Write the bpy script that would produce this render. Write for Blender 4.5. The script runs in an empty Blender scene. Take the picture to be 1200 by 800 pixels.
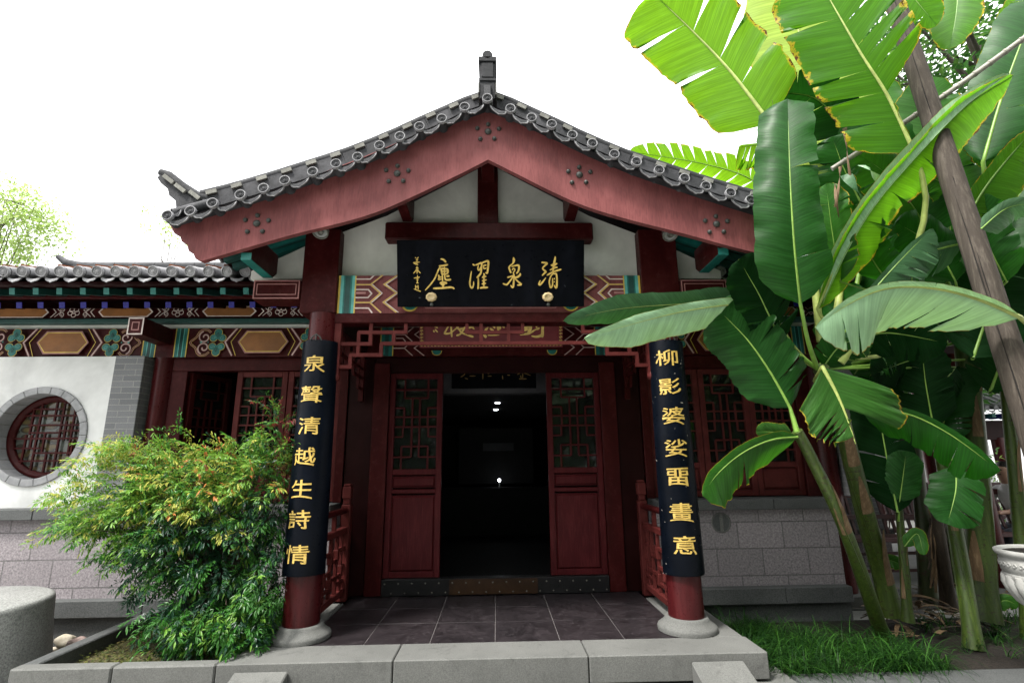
import bpy, bmesh, math, random
from math import radians as R, sin, cos, pi
from mathutils import Vector as V, Matrix, noise

scene = bpy.context.scene
COL = scene.collection
rnd = random.Random(7)

# ------------------------------------------------------------------ camera
CAM = V((0.0102, -4.4474, 1.2729))
PITCH, YAW, ROLL, FPX = 0.2314, 0.0316, -0.0117, 610.38
_f = V((sin(YAW) * cos(PITCH), cos(YAW) * cos(PITCH), sin(PITCH)))
_r0 = V((cos(YAW), -sin(YAW), 0))
_u0 = _r0.cross(_f)
_r = _r0 * cos(ROLL) + _u0 * sin(ROLL)
_u = -_r0 * sin(ROLL) + _u0 * cos(ROLL)
cd = bpy.data.cameras.new('camera')
cam = bpy.data.objects.new('camera', cd)
COL.objects.link(cam)
cd.sensor_width = 36
cd.lens = 36 * FPX / 1200
cd.clip_start, cd.clip_end = 0.05, 3000
cam.matrix_world = Matrix(((_r.x, _u.x, -_f.x, CAM.x), (_r.y, _u.y, -_f.y, CAM.y), (_r.z, _u.z, -_f.z, CAM.z), (0, 0, 0, 1)))
scene.camera = cam

# ------------------------------------------------------------------ light
CLOUD_LOW, CLOUD_TOP = 7.0, 16.0
SUN_EL, SUN_AZ = 60, 230       # degrees; azimuth clockwise from +Y
world = bpy.data.worlds.new('World')
scene.world = world
world.use_nodes = True
wn, wl = world.node_tree.nodes, world.node_tree.links
wn.clear()
sky = wn.new('ShaderNodeTexSky')
sky.sky_type = 'NISHITA'
sky.sun_disc = False
sky.sun_elevation = R(SUN_EL)
sky.sun_rotation = R(SUN_AZ)
sky.air_density, sky.dust_density, sky.ozone_density = 1.0, 6.0, 1.0
hs = wn.new('ShaderNodeHueSaturation')
hs.inputs['Saturation'].default_value = 0.16
# overcast sky: even cloud over the clear sky, three times brighter overhead than at the horizon
geo_ = wn.new('ShaderNodeTexCoord'); sep_ = wn.new('ShaderNodeSeparateXYZ')
wl.new(geo_.outputs['Generated'], sep_.inputs[0])
cl = wn.new('ShaderNodeMapRange')
cl.inputs['From Min'].default_value, cl.inputs['From Max'].default_value = 0.0, 1.0
cl.inputs['To Min'].default_value, cl.inputs['To Max'].default_value = CLOUD_LOW, CLOUD_TOP
wl.new(sep_.outputs[2], cl.inputs['Value'])
cloud = wn.new('ShaderNodeMixRGB')
cloud.inputs[0].default_value = 0.6
wl.new(cl.outputs[0], cloud.inputs[2])
bg = wn.new('ShaderNodeBackground')
bg.inputs['Strength'].default_value = 0.065
wo = wn.new('ShaderNodeOutputWorld')
wl.new(sky.outputs[0], hs.inputs['Color'])
wl.new(hs.outputs[0], cloud.inputs[1])
wl.new(cloud.outputs[0], bg.inputs[0])
wl.new(bg.outputs[0], wo.inputs[0])
sd = bpy.data.lights.new('sun', 'SUN')
sd.energy = 1.5
sd.angle = R(10)
sd.color = (1.0, 0.96, 0.9)
sun = bpy.data.objects.new('sun', sd)
COL.objects.link(sun)
_sdir = V((sin(R(SUN_AZ)) * cos(R(SUN_EL)), cos(R(SUN_AZ)) * cos(R(SUN_EL)), sin(R(SUN_EL))))
sun.rotation_euler = _sdir.to_track_quat('Z', 'Y').to_euler()
vs = scene.view_settings
vs.view_transform, vs.look, vs.exposure, vs.gamma = 'Standard', 'None', 2.4, 1.0
vs.use_curve_mapping = False
scene.cycles.max_bounces = 8
scene.cycles.transparent_max_bounces = 12
scene.cycles.use_denoising = True

# ------------------------------------------------------------------ helpers
def ray(x, y):
    """direction through photo pixel x, y (photo is 1200 x 800)"""
    return _f * FPX + _r * (x - 600) - _u * (y - 400)

def P(x, y, Y):
    """world point seen at photo pixel x, y, standing at depth Y"""
    d = ray(x, y)
    return CAM + d * ((Y - CAM.y) / d.y)

def PZ(x, y, Z):
    d = ray(x, y)
    return CAM + d * ((Z - CAM.z) / d.z)

def tag(o, label=None, cat=None, group=None, kind=None):
    if label: o['label'] = label
    if cat: o['category'] = cat
    if group: o['group'] = group
    if kind: o['kind'] = kind
    return o

def empty(name, loc=(0, 0, 0)):
    o = bpy.data.objects.new(name, None)
    o.empty_display_size = 0.2
    COL.objects.link(o)
    o.location = loc
    return o

def root_loc(o):
    while o.parent: o = o.parent
    return V(o.location)

class MB:
    """collects faces (world coordinates) and links them as ONE mesh object"""
    def __init__(s):
        s.v, s.f, s.m, s.uv, s.sm = [], [], [], [], []
    def add(s, vs_, fs, mi=0, uv=None, smooth=False):
        b = len(s.v)
        s.v += [tuple(p) for p in vs_]
        for k, f in enumerate(fs):
            s.f.append([b + i for i in f]); s.m.append(mi); s.sm.append(smooth)
            s.uv.append([uv[i] for i in f] if uv else None)
        return s
    def box(s, x0, x1, y0, y1, z0, z1, mi=0, mtx=None):
        if x0 > x1: x0, x1 = x1, x0
        if y0 > y1: y0, y1 = y1, y0
        if z0 > z1: z0, z1 = z1, z0
        vv = [V((x, y, z)) for z in (z0, z1) for y in (y0, y1) for x in (x0, x1)]
        if mtx: vv = [mtx @ p for p in vv]
        return s.add(vv, [(0, 2, 3, 1), (4, 5, 7, 6), (0, 1, 5, 4), (1, 3, 7, 5), (3, 2, 6, 7), (2, 0, 4, 6)], mi)
    def beam(s, a, b, w, h, mi=0, up=V((0, 0, 1))):
        """box bar from a to b, w across, h along up"""
        a, b = V(a), V(b)
        d = (b - a).normalized()
        x = d.cross(V(up))
        if x.length < 1e-4: x = d.cross(V((0, 1, 0)))
        x.normalize(); u = x.cross(d)
        vv = [p + x * (sx * w / 2) + u * (sz * h / 2) for p in (a, b) for sx, sz in ((-1, -1), (1, -1), (1, 1), (-1, 1))]
        return s.add(vv, [(0, 1, 2, 3), (7, 6, 5, 4), (0, 4, 5, 1), (1, 5, 6, 2), (2, 6, 7, 3), (3, 7, 4, 0)], mi)
    def tube(s, pts, r, n=8, mi=0, caps=True, smooth=True, arc=None, up=V((0, 0, 1))):
        """tube along pts; r number or list; arc=(a0,a1) makes an open part-tube, angle 0 along side, pi/2 along up"""
        pts = [V(p) for p in pts]
        k = len(pts)
        rr = list(r) if isinstance(r, (list, tuple)) else [r] * k
        vv = []
        closed = arc is None
        na = n if closed else n + 1
        px = None
        for i, p in enumerate(pts):
            d = (pts[min(i + 1, k - 1)] - pts[max(i - 1, 0)]).normalized()
            if px is None:
                px = d.cross(up)
                if px.length < 1e-3: px = d.cross(V((0, 1, 0)))
            else:
                px = px - d * px.dot(d)
            px.normalize()
            u = px.cross(d)
            for j in range(na):
                a = 2 * pi * j / n if closed else arc[0] + (arc[1] - arc[0]) * j / n
                vv.append(p + px * (cos(a) * rr[i]) + u * (sin(a) * rr[i]))
        ff = []
        for i in range(k - 1):
            for j in range(n):
                j2 = (j + 1) % na if closed else j + 1
                ff.append((i * na + j, i * na + j2, (i + 1) * na + j2, (i + 1) * na + j))
        s.add(vv, ff, mi, smooth=smooth)
        if caps and closed:
            s.add(vv[:na], [tuple(range(na))[::-1]], mi)
            s.add(vv[-na:], [tuple(range(na))], mi)
        return s
    def lathe(s, prof, c, n=24, mi=0, smooth=True, axis=None, caps=False):
        """prof [(r, h)...] turned about the axis through c"""
        c = V(c)
        q = V(axis).to_track_quat('Z', 'Y') if axis is not None else None
        vv = []
        for r, h in prof:
            for j in range(n):
                a = 2 * pi * j / n
                p = V((cos(a) * r, sin(a) * r, h))
                vv.append(c + (q @ p if q else p))
        ff = []
        for i in range(len(prof) - 1):
            for j in range(n):
                j2 = (j + 1) % n
                ff.append((i * n + j, i * n + j2, (i + 1) * n + j2, (i + 1) * n + j))
        s.add(vv, ff, mi, smooth=smooth)
        if caps and prof[0][0] > 1e-5: s.add(vv[:n], [tuple(range(n))[::-1]], mi)
        if caps and prof[-1][0] > 1e-5: s.add(vv[-n:], [tuple(range(n))], mi)
        return s
    def prism(s, poly, off, mi=0, side_mi=None, smooth=False):
        """flat polygon (3D points) pushed along vector off"""
        poly = [V(p) for p in poly]; off = V(off)
        n = len(poly)
        vv = poly + [p + off for p in poly]
        s.add(vv, [tuple(range(n)), tuple(range(2 * n - 1, n - 1, -1))], mi)
        s.add(vv, [(i, i + n, (i + 1) % n + n, (i + 1) % n) for i in range(n)], mi if side_mi is None else side_mi, smooth=smooth)
        return s
    def build(s, name, mats, parent=None, bevel=0, fix=False, auto=None):
        me = bpy.data.meshes.new(name)
        off = root_loc(parent) if parent else V((0, 0, 0))
        me.from_pydata([tuple(V(p) - off) for p in s.v], [], s.f)
        for m in (mats if isinstance(mats, (list, tuple)) else [mats]): me.materials.append(m)
        me.polygons.foreach_set('material_index', s.m)
        me.polygons.foreach_set('use_smooth', s.sm)
        if any(u is not None for u in s.uv):
            ul = me.uv_layers.new(name='UVMap')
            flat = []
            for f, u in zip(s.f, s.uv):
                for k in range(len(f)): flat += list(u[k]) if u else [0, 0]
            ul.data.foreach_set('uv', flat)
        me.update()
        if fix or bevel:
            bm = bmesh.new(); bm.from_mesh(me)
            if bevel: bmesh.ops.remove_doubles(bm, verts=bm.verts, dist=1e-5)
            bmesh.ops.recalc_face_normals(bm, faces=bm.faces)
            if bevel:
                es = [e for e in bm.edges if len(e.link_faces) == 2 and e.calc_face_angle(0) > 0.6]
                bmesh.ops.bevel(bm, geom=es, offset=bevel, segments=1, affect='EDGES', clamp_overlap=True)
            bm.to_mesh(me); bm.free()
        o = bpy.data.objects.new(name, me)
        COL.objects.link(o)
        if parent: o.parent = parent
        return o

def part(name, m, parent, *boxes, bevel=0.004):
    b = MB()
    for bx in boxes: b.box(*bx)
    return b.build(name, m, parent, bevel=bevel)

# ------------------------------------------------------------------ materials
def new_mat(name):
    m = bpy.data.materials.new(name); m.use_nodes = True
    nt = m.node_tree
    return m, nt, nt.nodes['Principled BSDF']

def ramp(nt, fac, stops):
    n = nt.nodes.new('ShaderNodeValToRGB')
    el = n.color_ramp.elements
    while len(el) < len(stops): el.new(0.5)
    for e, (p, c) in zip(el, stops):
        e.position = p; e.color = (*c, 1) if len(c) == 3 else c
    nt.links.new(fac, n.inputs[0])
    return n.outputs[0]

def tex_noise(nt, vec, scale, detail=4, rough=0.6, dist=0):
    n = nt.nodes.new('ShaderNodeTexNoise')
    n.inputs['Scale'].default_value = scale; n.inputs['Detail'].default_value = detail
    n.inputs['Roughness'].default_value = rough; n.inputs['Distortion'].default_value = dist
    nt.links.new(vec, n.inputs['Vector'])
    return n.outputs['Fac']

def coords(nt, scale=(1, 1, 1), kind='Object', rot=(0, 0, 0)):
    tc = nt.nodes.new('ShaderNodeTexCoord'); mp = nt.nodes.new('ShaderNodeMapping')
    mp.inputs['Scale'].default_value = scale; mp.inputs['Rotation'].default_value = rot
    nt.links.new(tc.outputs[kind], mp.inputs['Vector'])
    return mp.outputs[0]

def mix(nt, fac, a, b, mode='MIX'):
    n = nt.nodes.new('ShaderNodeMixRGB'); n.blend_type = mode
    for i, x in ((0, fac), (1, a), (2, b)):
        if isinstance(x, (int, float)): n.inputs[i].default_value = x
        elif isinstance(x, (tuple, list)): n.inputs[i].default_value = (*x, 1) if len(x) == 3 else x
        else: nt.links.new(x, n.inputs[i])
    return n.outputs[0]

def bump(nt, bsdf, h, strength=0.2, dist=0.01):
    n = nt.nodes.new('ShaderNodeBump')
    n.inputs['Strength'].default_value = strength; n.inputs['Distance'].default_value = dist
    nt.links.new(h, n.inputs['Height']); nt.links.new(n.outputs[0], bsdf.inputs['Normal'])

def paint(name, c, rough=0.5, worn=0.35, wc=None, scale=4, streak=(1, 1, 1), spec=0.4, bmp=0.1, speck=None, grain=None):
    """weathered paint: broad tone changes, fine grain, sparse worn specks"""
    m, nt, b = new_mat(name)
    vec = coords(nt, streak)
    n1 = tex_noise(nt, vec, scale, 5, 0.65, 0.3)
    n2 = tex_noise(nt, coords(nt), scale * 14, 3, 0.6)
    wc = wc or tuple(min(1, x * 1.5 + 0.02) for x in c)
    dk = tuple(x * 0.62 for x in c)
    col = mix(nt, ramp(nt, n1, [(0.33, (0, 0, 0)), (0.7, (1, 1, 1))]), dk, c)
    col = mix(nt, mix(nt, 1.0, ramp(nt, n1, [(0.5, (0, 0, 0)), (0.75, (worn,) * 3)]), n2, 'MULTIPLY'), col, wc)
    if speck:
        n3 = tex_noise(nt, coords(nt, (1, 1, 2.2)), speck[1], 3, 0.7)
        col = mix(nt, ramp(nt, n3, [(speck[2], (0, 0, 0)), (speck[2] + 0.02, (1, 1, 1))]), col, speck[0])
    if grain:
        n4 = tex_noise(nt, coords(nt, grain), 6, 3, 0.65)
        col = mix(nt, ramp(nt, n4, [(0.36, (0.38,) * 3), (0.52, (0,) * 3)]), col, tuple(x * 0.45 for x in c))
        col = mix(nt, ramp(nt, n4, [(0.55, (0,) * 3), (0.72, (0.30,) * 3)]), col, wc)
    nt.links.new(col, b.inputs['Base Color'])
    rr = ramp(nt, n2, [(0.2, (max(0, rough - 0.12),) * 3), (0.8, (min(1, rough + 0.12),) * 3)])
    nt.links.new(rr, b.inputs['Roughness'])
    b.inputs['Specular IOR Level'].default_value = spec
    if bmp: bump(nt, b, n2, bmp, 0.004)
    return m

def stone(name, c1, c2, rough=0.8, scale=60, blotch=1.5, bmp=0.25, speck=0.5):
    """granite: dark and pale grains, blotchy tone"""
    m, nt, b = new_mat(name)
    vec = coords(nt)
    g = tex_noise(nt, vec, scale, 3, 0.7)
    big = tex_noise(nt, vec, blotch, 5, 0.6)
    col = mix(nt, ramp(nt, g, [(0.5 - 0.16 * speck - 0.04, (0, 0, 0)), (0.5 + 0.16 * speck, (1, 1, 1))]), c1, c2)
    col = mix(nt, ramp(nt, big, [(0.3, (0.45,) * 3), (0.7, (0,) * 3)]), col, tuple(x * 0.5 for x in c1))
    st_ = tex_noise(nt, vec, blotch * 5, 6, 0.75, 0.8)
    col = mix(nt, ramp(nt, st_, [(0.56, (0,) * 3), (0.70, (0.5,) * 3)]), col, tuple(x * 0.45 for x in c1))
    nt.links.new(col, b.inputs['Base Color'])
    b.inputs['Roughness'].default_value = rough
    b.inputs['Specular IOR Level'].default_value = 0.3
    bump(nt, b, g, bmp, 0.006)
    return m

def bricks(name, c1, c2, mortar, bw, bh, msz=0.006, rough=0.85, noise_c=None, bmp=0.5, off=0.5, grain=90, zoff=0.0):
    """courses in the wall's own x+y / z coordinates"""
    m, nt, b = new_mat(name)
    tc = nt.nodes.new('ShaderNodeTexCoord'); sp = nt.nodes.new('ShaderNodeSeparateXYZ')
    nt.links.new(tc.outputs['Object'], sp.inputs[0])
    ad = nt.nodes.new('ShaderNodeMath'); ad.operation = 'ADD'
    nt.links.new(sp.outputs[0], ad.inputs[0]); nt.links.new(sp.outputs[1], ad.inputs[1])
    az = nt.nodes.new('ShaderNodeMath'); az.operation = 'ADD'; az.inputs[1].default_value = zoff
    nt.links.new(sp.outputs[2], az.inputs[0])
    cb = nt.nodes.new('ShaderNodeCombineXYZ')
    nt.links.new(ad.outputs[0], cb.inputs[0]); nt.links.new(az.outputs[0], cb.inputs[1])
    br = nt.nodes.new('ShaderNodeTexBrick')
    nt.links.new(cb.outputs[0], br.inputs['Vector'])
    br.offset = off
    for k, x in (('Color1', c1), ('Color2', c2), ('Mortar', mortar)): br.inputs[k].default_value = (*x, 1)
    for k, x in (('Scale', 1), ('Mortar Size', msz), ('Mortar Smooth', 0.3), ('Brick Width', bw), ('Row Height', bh), ('Bias', 0)): br.inputs[k].default_value = x
    g = tex_noise(nt, tc.outputs['Object'], grain, 3, 0.7)
    big = tex_noise(nt, tc.outputs['Object'], 2.2, 4, 0.6)
    col = mix(nt, ramp(nt, g, [(0.38, (0.6,) * 3), (0.62, (0,) * 3)]), br.outputs['Color'], noise_c or tuple(x * 0.4 for x in c1))
    col = mix(nt, ramp(nt, big, [(0.35, (0.35,) * 3), (0.65, (0,) * 3)]), col, tuple(x * 0.6 for x in c1))
    nt.links.new(col, b.inputs['Base Color'])
    b.inputs['Roughness'].default_value = rough
    b.inputs['Specular IOR Level'].default_value = 0.25
    h = mix(nt, 0.25, mix(nt, 1.0, (1, 1, 1), br.outputs['Fac'], 'SUBTRACT'), g)
    bump(nt, b, h, bmp, 0.008)
    return m

M = {}
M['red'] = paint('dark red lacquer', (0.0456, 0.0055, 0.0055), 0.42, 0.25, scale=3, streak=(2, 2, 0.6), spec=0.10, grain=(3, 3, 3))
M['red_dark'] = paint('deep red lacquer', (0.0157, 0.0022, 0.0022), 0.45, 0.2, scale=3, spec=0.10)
M['red_faded'] = paint('faded red board', (0.2029, 0.0657, 0.0657), 0.5, 0.5, wc=(0.21, 0.075, 0.072), scale=1.6, streak=(3, 1, 1), speck=((0.10, 0.03, 0.03), 30, 0.70), spec=0.10, grain=(14, 1, 1.6))  # aged red, with pink sky glare mixed into the base colour
M['red_lattice'] = paint('red lattice paint', (0.0891, 0.0178, 0.0160), 0.5, 0.4, scale=6, spec=0.10)
M['door_red'] = paint('door red', (0.0656, 0.0084, 0.0104), 0.38, 0.3, wc=(0.12, 0.03, 0.03), scale=3, streak=(3, 1, 0.7), speck=((0.03, 0.01, 0.01), 26, 0.74), spec=0.10, grain=(14, 14, 1.0))
M['column_red'] = paint('column red', (0.0528, 0.0060, 0.0072), 0.33, 0.3, wc=(0.10, 0.022, 0.022), scale=3, streak=(2, 2, 0.5), spec=0.2, grain=(9, 9, 0.8))
M['teal'] = paint('teal paint', (0.0085, 0.1445, 0.1232), 0.5, 0.3, scale=6)
M['teal_light'] = paint('pale teal paint', (0.11, 0.42, 0.38), 0.5, 0.3, scale=6)
M['teal_dark'] = paint('dark teal paint', (0.0096, 0.0600, 0.0520), 0.5, 0.3, scale=6)
M['blue'] = paint('blue paint', (0.018, 0.018, 0.30), 0.5, 0.3, scale=8)
M['ochre'] = paint('ochre panel paint', (0.2430, 0.0945, 0.0198), 0.55, 0.3, scale=3)
M['yellow'] = paint('yellow line paint', (0.62, 0.44, 0.07), 0.5, 0.2, scale=8)
M['pink'] = paint('dusty pink line paint', (0.34, 0.15, 0.14), 0.55, 0.3, scale=8)
M['pale'] = paint('pale line paint', (0.66, 0.56, 0.52), 0.55, 0.3, scale=8)
M['white_wall'] = paint('lime plaster', (0.80, 0.81, 0.80), 0.85, 0.2, wc=(0.62, 0.62, 0.58), scale=1.1, bmp=0.15, spec=0.2)
M['gable_wall'] = paint('weathered plaster', (0.70, 0.71, 0.66), 0.85, 0.2, wc=(0.62, 0.62, 0.57), scale=1.3, bmp=0.15, spec=0.2)
M['black'] = paint('black lacquer', (0.0022, 0.0026, 0.0042), 0.34, 0.30, wc=(0.012, 0.014, 0.021), scale=1.6, streak=(3, 1, 0.8), spec=0.07, bmp=0.03, speck=((0.06, 0.065, 0.075), 9, 0.735))
M['panel_black'] = paint('blue black lacquer', (0.0026, 0.0042, 0.0080), 0.34, 0.3, wc=(0.010, 0.014, 0.022), scale=3, spec=0.08, bmp=0.03)
M['panel_chipped'] = paint('chipped blue black lacquer', (0.0026, 0.0042, 0.0080), 0.34, 0.3, wc=(0.010, 0.014, 0.022), scale=3, spec=0.08, bmp=0.03, speck=((0.42, 0.39, 0.34), 17, 0.69))
M['gold'] = paint('gold paint', (0.6072, 0.4140, 0.0920), 0.38, 0.4, wc=(0.82, 0.66, 0.28), scale=20, spec=0.6)
M['gold_dull'] = paint('dull gold', (0.3060, 0.1890, 0.0405), 0.45, 0.4, scale=18, spec=0.6)
M['tile'] = paint('grey roof tile', (0.0390, 0.0405, 0.0450), 0.8, 0.8, wc=(0.12, 0.12, 0.13), scale=5, bmp=0.35, spec=0.3)
M['tile_dark'] = paint('dark grey roof tile', (0.0165, 0.0180, 0.0210), 0.8, 0.5, wc=(0.08, 0.08, 0.09), scale=5, bmp=0.3, spec=0.3)
M['tile_rim'] = paint('limed tile rim', (0.2304, 0.2304, 0.2419), 0.75, 0.6, wc=(0.42, 0.42, 0.43), scale=16, bmp=0.3, spec=0.3)
M['tile_pale'] = paint('light-whitened tile', (0.2704, 0.2704, 0.2808), 0.7, 0.7, wc=(0.42, 0.42, 0.43), scale=7, bmp=0.3, spec=0.3, speck=((0.06, 0.06, 0.06), 9, 0.66))  # white light on the wing tubes is put into this tile colour
M['brick_ring'] = paint('grey ring brick', (0.33, 0.335, 0.345), 0.85, 0.5, wc=(0.42, 0.42, 0.42), scale=5, bmp=0.3, spec=0.2)
M['mortar'] = paint('pale mortar', (0.2016, 0.2016, 0.1824), 0.9, 0.5, scale=12, bmp=0.4, spec=0.2)
M['rust'] = paint('rust brown clay', (0.30, 0.10, 0.04), 0.8, 0.3, scale=10)
M['slab'] = stone('dressed grey stone', (0.082, 0.084, 0.080), (0.145, 0.147, 0.139), 0.8, 130, 1.6, 0.2, 0.9)
M['slab_dark'] = stone('grey stone face', (0.048, 0.052, 0.052), (0.092, 0.096, 0.096), 0.8, 120, 2.0, 0.2)
M['granite'] = stone('speckled granite', (0.14, 0.145, 0.14), (0.29, 0.295, 0.285), 0.75, 85, 2, 0.3)
M['rubble'] = bricks('chiselled granite blocks', (0.31, 0.28, 0.295), (0.24, 0.22, 0.23), (0.13, 0.125, 0.125), 0.46, 0.252, 0.006, noise_c=(0.045, 0.042, 0.046), bmp=0.9, grain=55, zoff=0.075)
M['brick'] = bricks('grey brick', (0.22, 0.225, 0.235), (0.16, 0.165, 0.175), (0.36, 0.36, 0.34), 0.235, 0.062, 0.004, bmp=0.4, grain=140)
M['soil'] = stone('dark soil', (0.005, 0.0035, 0.0025), (0.018, 0.013, 0.009), 0.95, 45, 3, 0.9)
M['moss_soil'] = stone('mossy soil', (0.035, 0.028, 0.016), (0.10, 0.095, 0.03), 0.95, 40, 6, 0.9)
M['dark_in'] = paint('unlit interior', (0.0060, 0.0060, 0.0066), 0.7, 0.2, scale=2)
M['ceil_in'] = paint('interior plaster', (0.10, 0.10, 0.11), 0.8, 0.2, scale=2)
M['grout'] = paint('dark grout', (0.11, 0.10, 0.10), 0.9, 0.3, scale=12, bmp=0)
M['iron'] = paint('black iron sheet', (0.012, 0.012, 0.013), 0.35, 0.4, wc=(0.03, 0.027, 0.025), scale=5, spec=0.2)
M['copper'] = paint('worn copper sheet', (0.030, 0.014, 0.006), 0.35, 0.5, wc=(0.07, 0.035, 0.015), scale=5, spec=0.3)
M['bolt'] = paint('verdigris iron', (0.028, 0.033, 0.028), 0.5, 0.4, wc=(0.10, 0.11, 0.09), scale=40, spec=0.5)
M['metal'] = paint('lamp metal', (0.0960, 0.0920, 0.0760), 0.35, 0.3, scale=20, spec=0.6)
M['wood'] = paint('weathered pole wood', (0.066, 0.054, 0.044), 0.85, 0.7, wc=(0.17, 0.15, 0.125), scale=7, streak=(5, 5, 0.45), bmp=0.8, spec=0.2)
M['bench_wood'] = paint('dark bench wood', (0.060, 0.016, 0.016), 0.5, 0.3, scale=5)

def tile_floor():
    m, nt, b = new_mat('dark slate floor tiles')
    vec = coords(nt)
    n1 = tex_noise(nt, vec, 4.5, 6, 0.7, 1.0)
    n2 = tex_noise(nt, vec, 26, 4, 0.7)
    col = mix(nt, ramp(nt, n1, [(0.35, (0, 0, 0)), (0.65, (1, 1, 1))]), (0.009, 0.0075, 0.0085), (0.022, 0.018, 0.020))
    col = mix(nt, ramp(nt, n2, [(0.56, (0, 0, 0)), (0.70, (0.5, 0.5, 0.5))]), col, (0.060, 0.054, 0.056))
    nt.links.new(col, b.inputs['Base Color'])
    b.inputs['Specular IOR Level'].default_value = 0.14
    rr = ramp(nt, n1, [(0.3, (0.28,) * 3), (0.7, (0.5,) * 3)])
    nt.links.new(rr, b.inputs['Roughness'])
    bump(nt, b, n2, 0.15, 0.004)
    return m
M['floor'] = tile_floor()

def glass_mat(name='window glass', tint=(0.012, 0.014, 0.013), alpha=0.75):
    m, nt, b = new_mat(name)
    b.inputs['Base Color'].default_value = (*tint, 1)
    b.inputs['Roughness'].default_value = 0.04
    b.inputs['Specular IOR Level'].default_value = 0.5
    b.inputs['Alpha'].default_value = alpha
    return m
M['glass'] = glass_mat()

def emit(name, c, s):
    m, nt, b = new_mat(name)
    b.inputs['Emission Color'].default_value = (*c, 1)
    b.inputs['Emission Strength'].default_value = s
    return m
M['lamp_on'] = emit('lit lamp', (0.9, 0.95, 1.0), 3)
M['lamp_dim'] = emit('dim lit lamp', (0.4, 0.8, 1.0), 0.35)
M['lens'] = glass_mat('lamp glass', (0.22, 0.23, 0.22), 0.8)

# ------------------------------------------------------------------ ground
GZ = -0.34
def ground_mat():
    m, nt, b = new_mat('stone paving')
    vec = coords(nt)
    br = nt.nodes.new('ShaderNodeTexBrick'); nt.links.new(vec, br.inputs['Vector'])
    for k, x in (('Color1', (0.42, 0.42, 0.41)), ('Color2', (0.36, 0.36, 0.355)), ('Mortar', (0.12, 0.12, 0.11))): br.inputs[k].default_value = (*x, 1)
    for k, x in (('Scale', 1), ('Mortar Size', 0.006), ('Brick Width', 0.9), ('Row Height', 0.45)): br.inputs[k].default_value = x
    g = tex_noise(nt, vec, 60, 3, 0.7); big = tex_noise(nt, vec, 0.8, 5, 0.6)
    col = mix(nt, ramp(nt, g, [(0.35, (0.5,) * 3), (0.65, (0,) * 3)]), br.outputs['Color'], (0.13, 0.13, 0.12))
    col = mix(nt, ramp(nt, big, [(0.35, (0.4,) * 3), (0.65, (0,) * 3)]), col, (0.17, 0.165, 0.15))
    nt.links.new(col, b.inputs['Base Color']); b.inputs['Roughness'].default_value = 0.85
    bump(nt, b, g, 0.2, 0.005)
    return m
g = MB().box(-400, 400, -400, 400, GZ - 0.5, GZ).build('ground', ground_mat())
tag(g, kind='structure')

# ------------------------------------------------------------------ the hall
hall = tag(empty('temple_hall'), 'red timbered gabled hall with grey tiled roof, porch and white walled left wing', 'temple hall')
FY = 1.3                                     # facade plane

# --- porch platform
part('step', M['slab'], hall, (-2.6, 2.05, -0.86, 0.3, GZ + 0.004, -0.185), bevel=0.012)
pb = MB()
pb.box(-1.80, 1.80, -0.44, 1.28, GZ + 0.002, -0.175)
pb.build('platform_core', M['slab_dark'], hall)
for x0, x1 in ((-1.86, -0.695), (-0.688, 0.628), (0.635, 1.868)):
    part('kerb_stone', M['slab'], hall, (x0, x1, -0.525, -0.19, -0.17, 0.0), bevel=0.007)
for s in (-1, 1):
    part('kerb_stone', M['slab'], hall, (s * 1.455, s * 1.855, -0.186, 1.02, -0.17, -0.001), bevel=0.006)
fl = MB()
xs = [-1.45, -0.976, -0.491, -0.0065, 0.478, 0.963, 1.45]
ys = [-0.185, 0.33, 0.80, 1.30]
for i in range(6):
    for j in range(3):
        fl.box(xs[i] + 0.003, xs[i + 1] - 0.003, ys[j] + 0.003, ys[j + 1] - 0.003, -0.1, -0.004 + rnd.uniform(-0.0015, 0.0015))
fl.build('tiled_floor', M['floor'], hall, bevel=0.002)
part('tile_bed', M['grout'], hall, (-1.45, 1.45, -0.185, 1.3, -0.12, -0.009), bevel=0)
for x0, x1 in ((1.33, 1.69), (-1.735, -1.38)):
    b = MB()
    ya, yb = -0.53, -1.32
    b.prism([(x0, ya, -0.045), (x0, yb, -0.30), (x0, yb, GZ), (x0, ya, GZ)], (x1 - x0, 0, 0))
    b.build('ramp_stone', M['slab'], hall, bevel=0.008)

# --- porch columns
def zpx(x, y, Y): return P(x, y, Y).z
for s in (-1, 1):
    b = MB(); n = 14
    b.lathe([(0.138 - 0.024 * t / n, 0.095 + (2.565 - 0.095) * t / n) for t in range(n + 1)], (s * 1.5, 0, 0), 28)
    c = b.build('column', M['column_red'], hall)
    b = MB().lathe([(0.226, 0.0), (0.228, 0.026), (0.222, 0.038), (0.204, 0.050), (0.183, 0.066), (0.167, 0.085), (0.162, 0.10), (0.15, 0.101), (0.1, 0.101)], (s * 1.5, 0, 0), 40)
    b.build('column_base', M['slab'], c)
    # square post carried on the column
    xa, xb = (-1.695, -1.386) if s < 0 else (1.318, 1.66)
    part('post', M['red'], hall, (xa, xb, -0.06, 0.16, 2.57, 3.36), bevel=0.006)

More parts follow.
